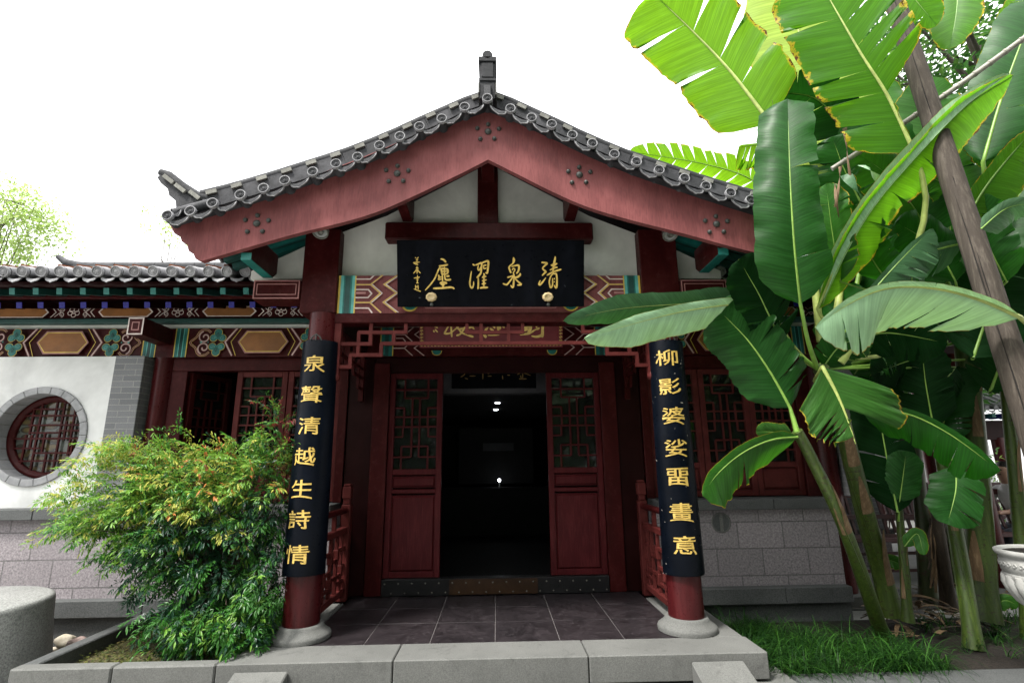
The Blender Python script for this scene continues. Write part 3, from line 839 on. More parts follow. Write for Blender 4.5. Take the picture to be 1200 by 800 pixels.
# stone base below the windows and the white wall
for x0, x1 in ((-8.0, -1.62), (1.62, 3.46)):
    part('base_wall', M['rubble'], hall, (x0, x1, 1.02, FY + 0.15, -0.05, 0.80), bevel=0)
    k = x0
    while k < x1:
        e = min(k + 1.18, x1)
        part('ledge', M['slab_dark'], hall, (k, e - 0.004, 0.95, FY + 0.1, 0.802, 0.905), bevel=0.006)
        part('plinth_stone', M['slab_dark'], hall, (k, e - 0.004, 0.92, 1.06, -0.062, 0.085), bevel=0.006)
        k = e
    part('footing', M['slab_dark'], hall, (x0, x1, 0.98, FY, GZ, -0.066), bevel=0)
part('base_wall', M['rubble'], hall, (3.30, 3.46, FY + 0.15, 4.0, -0.05, 0.80), bevel=0)
# round vent in the right base wall
vc = P(845, 612, 1.02)
b = MB().lathe([(0.10, 0), (0.10, 0.006), (0.086, 0.006), (0.086, 0.002)], (vc.x, 1.02, vc.z), 24, 0, axis=(0, -1, 0))
b.lathe([(0.086, 0.003), (0.0, 0.003)], (vc.x, 1.02, vc.z), 24, 1, axis=(0, -1, 0))
b.box(vc.x - 0.016, vc.x + 0.016, 1.005, 1.02, vc.z - 0.085, vc.z + 0.085, 0)
b.build('vent', [M['slab'], M['slab_dark']], hall)

# white wall with round window, left of the brick pier
WY = 1.13
rc = P(51, 511, WY); RW = 0.505
rc = V((P(104.5, 498, WY).x - RW, WY, (P(60, 454.5, WY).z + P(45, 568.5, WY).z) / 2))
def wall_with_hole(x0, x1, z0, z1, y, c, r, n=48):
    b = MB(); ring = []; outer = []
    for i in range(n):
        a = 2 * pi * i / n
        ring.append((c.x + cos(a) * r, y, c.z + sin(a) * r))
        dx, dz = cos(a), sin(a)
        t = min([(x1 - c.x) / dx if dx > 1e-6 else 1e9, (x0 - c.x) / dx if dx < -1e-6 else 1e9, (z1 - c.z) / dz if dz > 1e-6 else 1e9, (z0 - c.z) / dz if dz < -1e-6 else 1e9])
        outer.append((c.x + dx * t, y, c.z + dz * t))
    vv = ring + outer
    b.add(vv, [(i, (i + 1) % n, (i + 1) % n + n, i + n) for i in range(n)])
    cor = [(x1, y, z1), (x0, y, z1), (x0, y, z0), (x1, y, z0)]
    for p in cor:
        ds = sorted(range(n), key=lambda i: (V(outer[i]) - V(p)).length)[:12]
        # fill the corner between the two outer points that sit on different sides
        i = min(range(n), key=lambda i: min(abs(((math.atan2(p[2] - c.z, p[0] - c.x)) % (2 * pi)) - (2 * pi * i / n + pi / n)), 9))
        b.add([outer[i], outer[(i + 1) % n], p], [(0, 1, 2)])
    back = [(q[0], y + 0.2, q[2]) for q in ring]
    b.add(ring + back, [(i, i + n, (i + 1) % n + n, (i + 1) % n) for i in range(n)], 0, smooth=True)
    return b
wx1 = P(136.2, 416, 1.10).x
wb = wall_with_hole(-8.0, wx1 + 0.02, 0.9, WT, WY, rc, RW - 0.02)
ww = wb.build('white_wall', M['white_wall'], hall, fix=True)
rg = MB(); NS = 22
for k in range(NS):
    a0, a1 = 2 * pi * (k + 0.012) / NS, 2 * pi * (k + 0.988) / NS
    arc_ = [a0 + (a1 - a0) * t / 4 for t in range(5)]
    o_ = [V((rc.x + cos(a) * RW, WY - 0.022, rc.z + sin(a) * RW)) for a in arc_]; i_ = [V((rc.x + cos(a) * (RW - 0.072), WY - 0.022, rc.z + sin(a) * (RW - 0.072))) for a in arc_]
    rg.prism(o_ + i_[::-1], (0, 0.21, 0))
win = rg.build('round_window', M['brick_ring'], hall, bevel=0.005)
MB().lathe([(RW - 0.004, 0.012), (RW - 0.068, 0.012), (RW - 0.068, -0.19)], (rc.x, WY, rc.z), 56, axis=(0, -1, 0)).build('mortar_bed', M['mortar'], win)
MB().lathe([(RW - 0.073, -0.19), (RW - 0.073, -0.145), (RW - 0.085, -0.135), (RW - 0.115, -0.135), (RW - 0.12, -0.15), (RW - 0.135, -0.15), (RW - 0.14, -0.17), (RW - 0.14, -0.19)], (rc.x, WY, rc.z), 56, axis=(0, -1, 0)).build('frame', M['red'], win)
lb = MB(); ri = RW - 0.14
def chord(lb, x, z0, z1, horiz=False, w=0.017):
    """lattice bar clipped to the round opening"""
    if abs(x) >= ri: return
    m_ = math.sqrt(ri * ri - x * x)
    z0, z1 = max(z0, -m_), min(z1, m_)
    if z1 <= z0: return
    if horiz: lb.box(rc.x + z0, rc.x + z1, WY + 0.145, WY + 0.165, rc.z + x - w / 2, rc.z + x + w / 2)
    else: lb.box(rc.x + x - w / 2, rc.x + x + w / 2, WY + 0.1455, WY + 0.1645, rc.z + z0, rc.z + z1)
for x, a, b_ in ((-0.24, -.3, .02), (-0.13, -.5, .5), (0.10, -.5, .5), (-0.21, .02, .3), (0.0, -.5, -.16), (0.02, .16, .5), (0.22, -.2, .3), (-0.05, -.16, .04), (0.15, -.04, .16), (-0.18, -.12, 0.02), (0.25, -.3, -.05)): chord(lb, x, a, b_)
for z, a, b_ in ((0.22, -.5, .5), (0.12, -.24, .5), (-0.02, -.5, .5), (-0.12, -.5, -.05), (-0.17, -.13, .5), (0.04, -.21, .10), (-0.25, -.5, .5), (0.29, -.3, .1), (0.06, .10, .3)): chord(lb, z, a, b_, True)
lb.build('lattice', M['red'], win)
def rock_reflection_pane():
    m, nt, b = new_mat('mottled pane')  # reflection of rocks put into the pane's mottled tan colour
    vo = nt.nodes.new('ShaderNodeTexVoronoi'); vo.inputs['Scale'].default_value = 7
    nt.links.new(coords(nt, (1, 1, 2.2)), vo.inputs['Vector'])
    c = ramp(nt, vo.outputs['Distance'], [(0.10, (0.10, 0.075, 0.030)), (0.35, (0.07, 0.055, 0.03)), (0.52, (0.02, 0.02, 0.018)), (0.6, (0.08, 0.09, 0.08))])
    nt.links.new(c, b.inputs['Base Color']); b.inputs['Roughness'].default_value = 0.08
    return m
MB().lathe([(0, 0), (ri + 0.01, 0)], (rc.x, WY + 0.185, rc.z), 40, axis=(0, -1, 0)).build('pane', rock_reflection_pane(), win)
# brick pier
px0, px1 = P(136, 416, 1.10).x, P(170, 416, 1.10).x
part('brick_pier', M['brick'], hall, (px0, px1, 1.10, FY + 0.02, 0.905, WT), bevel=0.004)
part('brick_pier', M['brick'], hall, (-px1, -px0, 1.10, FY + 0.02, 0.905, WT), bevel=0.004)
part('hall_wall', M['red_dark'], hall, (3.45, 3.65, FY + 0.05, 5.5, GZ, 3.0), bevel=0)

# --- windows: red frames, four lattice sashes a bay
SEG = [(0, .125, 1, .125), (.22, .22, .42, .22), (.58, .22, .78, .22), (0, .33, .22, .33), (.78, .33, 1, .33), (0, .43, 1, .43), (0, .54, 1, .54), (0, .65, .2, .65), (.8, .65, 1, .65), (.18, .755, .8, .755), (0, .87, .4, .87), (.6, .87, 1, .87),
       (.22, 0, .22, .22), (.78, 0, .78, .22), (.41, .22, .41, .87), (.59, .22, .59, .87), (.22, .33, .22, .54), (.78, .33, .78, .54), (.2, .54, .2, .65), (.8, .54, .8, .65), (.18, .755, .18, 1), (.8, .755, .8, 1), (.41, .22, .59, .22)]
def lattice(b, x0, x1, z0, z1, y, w=0.016, T=None):
    for u0, v0, u1, v1 in SEG:
        xa, xb = x0 + (x1 - x0) * u0, x0 + (x1 - x0) * u1
        za, zb = z1 - (z1 - z0) * v0, z1 - (z1 - z0) * v1
        if u0 == u1: b.box(xa - w / 2, xa + w / 2, y - 0.010, y + 0.010, zb, za, mtx=T)
        else: b.box(xa, xb, y - 0.0105, y + 0.0105, za - w / 2, za + w / 2, mtx=T)
def sash(name, x0, x1, z0, z1, y, parent, rails=(), angle=0, hinge='L', mat='red_lattice', lz0=None, panels=()):
    """glazed lattice leaf; lz0 = bottom of its lattice; panels [(z0, z1)...] are raised boards below it"""
    T = None
    if angle:
        hx = x0 if hinge == 'L' else x1
        T = Matrix.Translation((hx, y, 0)) @ Matrix.Rotation(R(angle), 4, 'Z') @ Matrix.Translation((-hx, -y, 0))
    st = 0.06
    lz0 = z0 + st if lz0 is None else lz0
    b = MB()
    b.box(x0, x0 + st, y - 0.03, y + 0.03, z0, z1, mtx=T); b.box(x1 - st, x1, y - 0.03, y + 0.03, z0, z1, mtx=T)
    b.box(x0 + st, x1 - st, y - 0.029, y + 0.029, z1 - st, z1, mtx=T); b.box(x0 + st, x1 - st, y - 0.029, y + 0.029, z0, z0 + st, mtx=T)
    if lz0 > z0 + st: b.box(x0 + st, x1 - st, y - 0.029, y + 0.029, lz0 - st, lz0, mtx=T)
    for r_ in rails: b.box(x0 + st, x1 - st, y - 0.029, y + 0.029, r_ - 0.022, r_ + 0.022, mtx=T)
    o = b.build(name, M[mat], parent, bevel=0.004)
    l_ = MB(); lattice(l_, x0 + st, x1 - st, lz0, z1 - st, y - 0.008, T=T); l_.build('lattice', M[mat], o)
    MB().box(x0 + st - 0.005, x1 - st + 0.005, y + 0.008, y + 0.013, lz0 - 0.005, z1 - st + 0.005, mtx=T).build('pane', M['glass'], o)
    for pz0, pz1 in panels:
        p = MB(); e = 0.022
        p.box(x0 + st, x1 - st, y - 0.006, y + 0.012, pz0, pz1, mtx=T)
        xa, xb, za, zb = x0 + st + e, x1 - st - e, pz0 + e, pz1 - e
        vv = [V(q) for q in ((xa - e * .6, y - 0.008, za - e * .6), (xb + e * .6, y - 0.008, za - e * .6), (xb + e * .6, y - 0.008, zb + e * .6), (xa - e * .6, y - 0.008, zb + e * .6), (xa, y - 0.022, za), (xb, y - 0.022, za), (xb, y - 0.022, zb), (xa, y - 0.022, zb))]
        if T: vv = [T @ q for q in vv]
        p.add(vv, [(4, 5, 6, 7), (0, 1, 5, 4), (1, 2, 6, 5), (2, 3, 7, 6), (3, 0, 4, 7)])
        p.build('door_panel', M[mat], o)
    return o
wz0, wz1 = 0.905, P(300, 435, FY).z
wxl, wxr, wxs = P(222, 440, FY).x, P(338, 440, FY).x, P(279, 440, FY).x
for s in (-1, 1):
    X = (lambda x: x) if s < 0 else (lambda x: -x)
    part('window_head', M['red'], hall, (X(-3.52), X(-1.62), FY - 0.04, FY + 0.08, wz1, WT), bevel=0.004)
    part('window_jamb', M['red'], hall, (X(-3.52), X(wxl), FY - 0.04, FY + 0.08, wz0, wz1 - 0.002), bevel=0.004)
    part('window_jamb', M['red'], hall, (X(-1.70), X(-1.61), FY - 0.04, FY + 0.08, wz0, wz1 - 0.002), bevel=0.004)
    w = (wxr - wxs)
    xs_ = [wxs, wxr, wxr + 0.012, wxr + 0.012 + (-1.71 - wxr - 0.012)]
    sill_h = 0.28
    for a, c in ((wxs, wxr), (wxr + 0.01, -1.705)):
        x0, x1 = sorted((X(a), X(c)))
        sash('window', x0, x1, wz0 + 0.01, wz1 - 0.005, FY + 0.02, hall, lz0=1.27, panels=((wz0 + 0.075, 1.20),))
    x0, x1 = sorted((X(wxl + 0.005), X(wxs - 0.005)))
    if s < 0: sash('window', x0, x1, wz0 + 0.01, wz1 - 0.005, FY + 0.02, hall, angle=68, hinge='L', mat='red', lz0=1.27, panels=((wz0 + 0.075, 1.20),))
    else: sash('window', x0, x1, wz0 + 0.01, wz1 - 0.005, FY + 0.02, hall, lz0=1.27, panels=((wz0 + 0.075, 1.20),))

# --- doorway
DT = P(580, 436, FY).z
sill = MB()
sill.box(-1.155, 1.155, 1.235, FY + 0.05, 0.0, 0.160, 0)
so = sill.build('door_sill', M['iron'], hall, bevel=0.006)
MB().box(-0.47, 0.42, 1.230, 1.2345, 0.008, 0.152).build('copper_plate', M['copper'], so)
for k in range(34):
    x = -1.12 + k * 0.068
    MB().lathe([(0.009, 0), (0.006, 0.005), (0, 0.006)], (x, 1.230 if -0.47 < x < 0.42 else 1.235, 0.03 if k % 2 else 0.118), 8, axis=(0, -1, 0)).build('rivet', M['metal'], so)
for s in (-1, 1):
    part('door_jamb', M['red'], hall, (s * 1.158, s * 1.33, FY - 0.05, FY + 0.06, 0, DT + 0.1), bevel=0.005)
    part('door_post', M['red_dark'], hall, (s * 1.334, s * 1.60, FY - 0.02, FY + 0.08, 0, WT), bevel=0.005)
part('door_head', M['red_dark'], hall, (-1.33, 1.33, FY - 0.02, FY + 0.08, DT + 0.005, WT), bevel=0.005)
part('upper_panel', M['red_dark'], hall, (-1.157, 1.157, FY + 0.0, FY + 0.02, DT - 0.01, DT + 0.10), bevel=0)
zl0, zp1, zp0 = P(480, 549.5, FY).z, P(480, 556, FY).z, P(480, 571, FY).z
zq1, zq0 = P(480, 580, FY).z, P(480, 667.5, FY).z
for x0, x1 in ((-1.154, -0.578), (0.566, 1.154)):
    sash('door_leaf', x0, x1, 0.162, DT - 0.012, FY + 0.01, hall, mat='door_red', lz0=zl0, rails=((zp0 + zq1) / 2,), panels=((zp0, zp1 - 0.015), (zq0 - 0.02, zq1)))

# --- room behind the door
room = MB()
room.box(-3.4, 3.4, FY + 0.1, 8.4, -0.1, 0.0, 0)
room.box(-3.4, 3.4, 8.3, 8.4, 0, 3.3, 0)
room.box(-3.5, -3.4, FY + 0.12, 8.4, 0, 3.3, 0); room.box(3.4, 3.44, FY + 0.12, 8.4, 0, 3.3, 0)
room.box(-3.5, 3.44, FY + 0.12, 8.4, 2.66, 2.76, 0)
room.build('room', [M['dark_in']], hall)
part('ceiling_beam', M['ceil_in'], hall, (-3.0, 3.0, 2.3, 2.5, P(580, 460.5, 2.3).z, 2.655), bevel=0.003)
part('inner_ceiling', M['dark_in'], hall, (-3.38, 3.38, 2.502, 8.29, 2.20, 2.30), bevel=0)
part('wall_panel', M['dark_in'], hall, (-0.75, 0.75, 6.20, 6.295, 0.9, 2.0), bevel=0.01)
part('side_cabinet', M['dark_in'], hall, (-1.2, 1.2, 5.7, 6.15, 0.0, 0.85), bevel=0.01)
part('framed_board', M['ceil_in'], hall, (P(566, 520, 6.15).x, P(602, 520, 6.15).x, 6.15, 6.19, P(580, 528, 6.15).z, P(580, 519, 6.15).z), bevel=0)

# --- hanging fretwork between the porch columns
FRM = M['red_lattice']
def cp(cx, cy): return P(380 + cx / 5.714, 310 + cy / 5.714, 0.0)
fret = MB()
def fbar(p, q, w=0.030):
    for s in (1, -1):
        a, c = cp(*p), cp(*q)
        if abs(p[0] - q[0]) < 20: c.x = a.x = (a.x + c.x) / 2
        else: c.z = a.z = (a.z + c.z) / 2
        if abs(p[0] - q[0]) >= 20 and c.x > -0.002: c.x = 0.0
        a.x *= s; c.x *= s
        fret.beam(a + V((0, 0.0005 * (1 if abs(p[0] - q[0]) < 20 else -1), 0)), c + V((0, 0.0005 * (1 if abs(p[0] - q[0]) < 20 else -1), 0)), w, w, up=V((0, 1, 0)))
for p, q in (((228, 455), (558, 455)), ((110, 532), (322, 532)), ((378, 530), (1160, 526)), ((95, 685), (186, 685)), ((170, 606), (392, 606)), ((314, 395), (312, 540)), ((547, 395), (547, 462)), ((234, 455), (226, 610)), ((466, 455), (466, 530)), ((384, 530), (380, 612)), ((177, 605), (173, 692)), ((955, 455), (1160, 455)), ((1050, 395), (1050, 526)), ((955, 395), (955, 462))):
    fbar(p, q)
for s in (-1, 1):
    x0, x1, z0 = cp(75, 400).x * 1, cp(122, 400).x, cp(95, 770).z
    fret.box(s * x0, s * x1, -0.028, 0.028, z0 + 0.03, 2.486)
    c = V((s * (x0 + x1) / 2, 0, z0 + 0.012))
    fret.lathe([(0.02, 0.05), (0.036, 0.03), (0.04, 0.0), (0.03, -0.025), (0, -0.03)][::-1], c, 12)
fret.build('fretwork', FRM, hall)
# second fretwork, along the sides of the porch, in shade
for s in (-1, 1):
    b = MB()
    for (y0, z0, y1, z1) in ((0.1, 2.30, 1.2, 2.30), (0.1, 2.2, 0.45, 2.2), (0.85, 2.2, 1.2, 2.2), (0.1, 2.08, 0.25, 2.08), (1.05, 2.08, 1.2, 2.08)):
        b.beam((s * 1.45, y0, z0), (s * 1.45, y1, z1), 0.028, 0.028)
    for (y, z0, z1) in ((0.45, 2.2, 2.48), (0.85, 2.2, 2.48), (0.25, 2.08, 2.38), (1.05, 2.08, 2.38), (0.65, 2.3, 2.48)):
        b.beam((s * 1.4505, y, z0), (s * 1.4505, y, z1), 0.0275, 0.0275)
    b.box(s * 1.425, s * 1.475, 1.18, 1.24, 1.95, 2.48); b.box(s * 1.425, s * 1.475, 0.13, 0.18, 1.95, 2.48)
    b.build('fretwork', M['red'], hall)
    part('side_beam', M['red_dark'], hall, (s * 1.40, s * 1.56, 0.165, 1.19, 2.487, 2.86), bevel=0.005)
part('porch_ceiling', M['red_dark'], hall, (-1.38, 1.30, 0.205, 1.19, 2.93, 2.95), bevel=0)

# inner painted beam above the doors (seen through the fretwork)
def inner_pattern(x0, sgn):
    h = zs0 - zb0
    d = Draw((x0, BY, zs0 - 0.002), (sgn, 0, 0), (0, 0, -1), h / 250)
    for a, b_, c in ((0, 8, 'yellow'), (8, 40, 'teal'), (40, 72, 'teal_dark'), (72, 104, 'teal'), (104, 112, 'yellow')):
        d.poly([(a, 1), (b_, 1), (b_, 249), (a, 249)], c)
    for pts in ([(112, 95), (190, 95), (212, 121), (190, 148), (112, 148)], [(112, 64), (205, 64), (268, 121), (205, 182), (112, 182)], [(278, 1), (205, 64)], [(205, 182), (278, 249)], [(375, 1), (290, 64), (368, 121), (290, 182), (375, 249)]):
        d.line(pts, 10, 'pink'); d.line(pts, 4, 'pale')
    d.poly(circ(480, 205, 44, 20, 0, pi), 'yellow'); d.poly(circ(480, 205, 38, 20, 0, pi), 'teal')
    d.build('painted_pattern', hb)
ix = P(446, 395, BY).x
inner_pattern(ix, 1); inner_pattern(-ix - 0.01, -1)

# ------------------------------------------------------------------ lettering
def plane_map(o, n):
    """photo pixel -> point on the plane through o with normal n"""
    o, n = V(o), V(n)
    def f(x, y):
        d = ray(x, y)
        return CAM + d * ((o - CAM).dot(n) / d.dot(n))
    return f
def brush(mb, pts, w, fmap, n, mi=0):
    """brush stroke: points (x, y[, width factor]) swelling and tapering, on a surface"""
    pp = smooth2([(p[0], p[1], p[2] if len(p) > 2 else 1.0) for p in pts], 5) if len(pts) > 2 else [(pts[0][0] + (pts[1][0] - pts[0][0]) * t / 5, pts[0][1] + (pts[1][1] - pts[0][1]) * t / 5, (pts[0][2] if len(pts[0]) > 2 else 1) + ((pts[1][2] if len(pts[1]) > 2 else 1) - (pts[0][2] if len(pts[0]) > 2 else 1)) * t / 5) for t in range(6)]
    L = []; Q = []
    m_ = len(pp)
    for i, p in enumerate(pp):
        a, c = pp[max(0, i - 1)], pp[min(m_ - 1, i + 1)]
        t = V((c[0] - a[0], c[1] - a[1])); t = t.normalized() if t.length else V((1, 0))
        e = min(1.0, 0.62 + 0.38 * min(i, m_ - 1 - i) / 1.5)
        h = w * p[2] * e / 2
        L.append((p[0] - t.y * h, p[1] + t.x * h)); Q.append((p[0] + t.y * h, p[1] - t.x * h))
    vv = [fmap(*q) + n for q in L] + [fmap(*q) + n for q in Q]
    mb.add(vv, [(i, i + 1, i + 1 + m_, i + m_) for i in range(m_ - 1)], mi)
    # rounded ends
    for q0, sg in ((0, -1), (m_ - 1, 1)):
        a, c, p = L[q0], Q[q0], pp[q0]
        o_ = pp[q0 - 1] if q0 else pp[1]
        t = V((p[0] - o_[0], p[1] - o_[1])); t = t.normalized() if t.length else V((1, 0))
        r = w * p[2] * 0.25
        mb.add([fmap(*a) + n, fmap(p[0] + t.x * r, p[1] + t.y * r) + n, fmap(*c) + n], [(0, 1, 2)], mi)

_fc = {}
def glyph(ch, wrap=True):
    """2-D outline mesh of one written character: verts in a unit em, faces"""
    if ch in _fc: return _fc[ch]
    c = bpy.data.curves.new('glyph', 'FONT'); c.body = ch; c.offset = 0.0; c.resolution_u = 3
    o = bpy.data.objects.new('glyph', c); COL.objects.link(o)
    dg = bpy.context.evaluated_depsgraph_get()
    me = bpy.data.meshes.new_from_object(o.evaluated_get(dg))
    vv = [(v.co.x, v.co.y) for v in me.vertices]; ff = [tuple(p.vertices) for p in me.polygons]
    bpy.data.objects.remove(o); bpy.data.meshes.remove(me); bpy.data.curves.remove(c)
    if wrap:                       # cut into narrow upright strips so that it can bend round a column
        bm = bmesh.new(); bv = [bm.verts.new((a, b_, 0)) for a, b_ in vv]
        for f in ff:
            try: bm.faces.new([bv[i] for i in f])
            except ValueError: pass
        for k in range(1, 22): bmesh.ops.bisect_plane(bm, geom=bm.verts[:] + bm.edges[:] + bm.faces[:], plane_co=(min(a for a, _ in vv) + (max(a for a, _ in vv) - min(a for a, _ in vv)) * k / 22, 0, 0), plane_no=(1, 0, 0))
        bm.verts.index_update(); vv = [(v.co.x, v.co.y) for v in bm.verts]; ff = [tuple(v.index for v in f.verts) for f in bm.faces]; bm.free()
    xs = [v[0] for v in vv]; ys = [v[1] for v in vv]
    cx, cy = (min(xs) + max(xs)) / 2, (min(ys) + max(ys)) / 2
    sx, sy = max(xs) - min(xs), max(ys) - min(ys)
    _fc[ch] = ([((a - cx) / sx, (b - cy) / sy) for a, b in vv], ff)
    return _fc[ch]

M['gold_pale'] = paint('pale gilt', (0.62, 0.47, 0.24), 0.4, 0.4, wc=(0.78, 0.66, 0.42), scale=30, spec=0.5)
# --- main name board, tilted forward
yt, yb_ = -0.25, -0.10
TLp, TRp, BLp, BRp = P(463, 283, yt), P(685, 280, yt), P(467.5, 361, yb_), P(684, 357.5, yb_)
zt_, zb_ = (TLp.z + TRp.z) / 2, (BLp.z + BRp.z) / 2
x0_, x1_ = (TLp.x + BLp.x) / 2, (TRp.x + BRp.x) / 2
board = tag(empty('name_board', ((x0_ + x1_) / 2, yb_, zb_)), 'large black name board with gold running script hung below the gable', 'sign board')
nrm = V((0, -(zt_ - zb_), -(yb_ - yt))).normalized()      # faces out and down
b = MB()
b.prism([(x0_, yb_, zb_), (x1_, yb_, zb_), (x1_, yt, zt_), (x0_, yt, zt_)], -nrm * 0.045)
b.build('panel', M['black'], board, bevel=0.004, fix=True)
fm = plane_map((x0_, yb_, zb_), nrm)
off = nrm * 0.003
def sub(ox, oy, sc): return lambda x, y: fm(ox + x / sc, oy + y / sc)
CH = {
 'chen': ((490, 296), 16, 34, [
  [(425, 120, .8), (480, 135, 1), (520, 180, 1.2)], [(395, 250, .9), (480, 245, 1), (555, 225, 1.2)],
  [(415, 265, .7), (380, 330, .8), (310, 490, .8), (230, 600, .8), (135, 705, .7)],
  [(425, 290, .9), (440, 340, 1), (450, 400, 1.2)], [(430, 300, .9), (540, 310, 1), (560, 360, 1), (540, 400, .9)], [(445, 350, .8), (550, 350, .8)], [(440, 405, 1), (540, 400, 1)], [(495, 270, .8), (495, 400, .9)],
  [(385, 420, .9), (395, 470, 1), (390, 505, 1.1), (435, 495, .7)], [(395, 465, .8), (440, 455, .8)], [(455, 410, .8), (458, 540, .9)], [(500, 420, .8), (505, 480, .8), (530, 512, 1), (615, 505, 1.3)], [(535, 445, 1.1), (585, 440, 1.2)],
  [(410, 575, 1), (470, 560, 1.4), (540, 575, 1.3)], [(430, 600, .9), (470, 590, 1.5), (500, 600, .9)], [(468, 545, 1.2), (470, 655, 1.2)], [(285, 672, 1), (460, 665, 1.1), (620, 650, 1), (680, 680, .8)]]),
 'zhuo': ((540, 296), 16, 30, [
  [(225, 215, .9), (255, 240, 1.2)], [(200, 350, .6), (180, 480, .9), (170, 580, 1), (190, 650, 1), (220, 655, 1), (240, 600, .8), (240, 540, .5)],
  [(275, 235, .9), (330, 215, 1), (385, 195, 1.1), (390, 260, 1), (375, 380, 1.1), (340, 430, 1.2), (300, 470, 1.1)], [(330, 240, .7), (320, 300, .8), (345, 330, .9), (385, 250, .6)],
  [(400, 195, .9), (470, 165, 1.1), (515, 170, 1.3), (510, 280, 1.2), (495, 385, 1), (465, 370, .7)], [(430, 240, .9), (480, 235, .9)], [(430, 305, .9), (480, 290, .9)], [(425, 240, .8), (430, 305, .8)],
  [(325, 470, .8), (330, 560, 1), (322, 680, 1.1)], [(430, 390, .9), (440, 430, 1), (400, 470, .9)], [(400, 470, 1), (475, 445, 1)], [(400, 530, 1), (480, 510, 1.1)], [(395, 590, 1), (470, 575, 1)], [(435, 440, 1), (430, 650, 1.1)], [(360, 665, 1.1), (420, 655, 1.2), (505, 655, 1.3)]]),
 'quan': ((580, 296), 16, 32, [
  [(345, 90, .5), (355, 140, 1.5), (335, 205, .8), (290, 240, .8), (265, 280, 1), (280, 330, 1), (300, 380, 1)], [(310, 262, .7), (380, 245, .9), (440, 240, 1.1), (450, 290, 1.1), (435, 350, 1), (405, 390, 1)],
  [(325, 330, .8), (340, 300, .8), (372, 310, .8), (365, 345, .8), (345, 380, .7), (358, 430, .8), (352, 540, 1), (345, 630, 1.1), (325, 650, 1), (295, 610, .6)],
  [(235, 465, 1), (290, 450, .8), (345, 435, .8), (300, 510, .9), (235, 590, 1), (205, 600, .9), (150, 580, .7)], [(470, 385, .6), (470, 420, 1.2), (420, 460, 1.2), (370, 470, .8), (430, 540, .9), (490, 595, 1.1), (420, 610, .8)]]),
 'qing': ((624, 296), 16, 32, [
  [(170, 185, .9), (230, 190, 1.1), (270, 205, 1.2), (225, 250, .9), (190, 300, .8), (245, 355, 1.2), (225, 385, 1), (180, 430, .7)], [(250, 470, .6), (190, 550, 1), (140, 600, 1.2), (122, 580, .9), (145, 520, .5)],
  [(425, 75, .7), (420, 130, 1.2), (400, 220, 1.3), (390, 310, 1), (375, 360, .8)], [(345, 235, .9), (460, 205, 1.1)], [(355, 250, .8), (440, 230, 1)], [(325, 330, .8), (400, 290, 1), (465, 275, 1.1)], [(270, 425, 1), (390, 360, 1), (535, 315, 1.1)],
  [(400, 370, .8), (340, 450, .8), (315, 540, .8), (325, 620, .9), (345, 655, 1), (375, 600, .8), (375, 480, .7)], [(395, 405, .7), (440, 395, .9), (455, 470, 1), (455, 600, 1.1), (440, 660, 1.1), (405, 610, .7)], [(405, 480, .8), (410, 500, .8)], [(400, 545, .9), (412, 552, .9)]]),
 'signature': ((480, 296), 16, 17, [
  [(105, 90), (120, 105)], [(165, 85), (150, 110)], [(140, 100), (140, 190)], [(120, 140), (160, 135)], [(70, 190, 1.2), (190, 178, 1.2)], [(80, 205), (120, 215), (160, 230)], [(150, 200), (110, 225)],
  [(140, 255), (142, 395, 1.3)], [(120, 290), (165, 285)], [(115, 320), (170, 315)], [(135, 320), (75, 390, 1.2)], [(150, 330), (205, 385, 1.3)], [(125, 350), (160, 350)],
  [(85, 480, 1.3), (190, 462, 1.3)], [(150, 425), (148, 575, 1.4)], [(125, 505), (170, 500)], [(130, 570), (170, 572)],
  [(115, 610), (120, 690, 1.2)], [(160, 610), (165, 690, 1.2)], [(120, 640), (165, 635)], [(85, 680), (130, 700), (210, 728, 1.2)]]),
}
for key, ((ox, oy), sc, w, strokes) in CH.items():
    b = MB()
    for k, st in enumerate(strokes): brush(b, st, w, sub(ox, oy, sc), off + nrm * 0.0004 * k)
    b.build('inscription', M['gold'], board)
for px_, py_ in ((505.5, 348), (642, 348)):
    c = fm(px_, py_)
    b = MB(); k = 4.35 / FPX
    ring = []
    for j in range(54):
        a = 2 * pi * j / 54; r = (6.7 + 0.22 * cos(9 * a)) * k
        ring.append((cos(a) * r, sin(a) * r * 0.85))
    ex, ey = V((1, 0, 0)), nrm.cross(V((1, 0, 0))).normalized()
    if ey.z < 0: ey = -ey
    L0 = [c + ex * u + ey * v for u, v in ring]
    L1 = [c + ex * u * .95 + ey * v * .95 + nrm * 0.018 for u, v in ring]
    L2 = [c + ex * u * .6 + ey * v * .6 + nrm * 0.03 for u, v in ring]
    L3 = [c + ex * u * .5 + ey * v * .5 + nrm * 0.022 for u, v in ring]
    vv = L0 + L1 + L2 + L3; n_ = 54
    b.add(vv, [(i + q * n_, (i + 1) % n_ + q * n_, (i + 1) % n_ + (q + 1) * n_, i + (q + 1) * n_) for q in range(3) for i in range(n_)] + [tuple(range(3 * n_, 4 * n_))], 0, smooth=True)
    o = b.build('hook_plate', M['gold_pale'], board, fix=True)
    c2 = fm(px_ + 0.5, py_ + 9)
    MB().lathe([(0.016, 0), (0.016, 0.02), (0.008, 0.026), (0, 0.026)], c2, 12, axis=nrm).build('hook', M['bolt'], o)

M['gilt'] = paint('gilt brightened for shade', (0.85, 0.60, 0.16), 0.4, 0.3, scale=20, spec=0.4)  # gold made lighter to offset the low light behind the fretwork
M['board_red'] = paint('red lacquer brightened for shade', (0.16, 0.010, 0.016), 0.4, 0.2, scale=3, spec=0.3)  # board red raised in colour too, for lack of light there
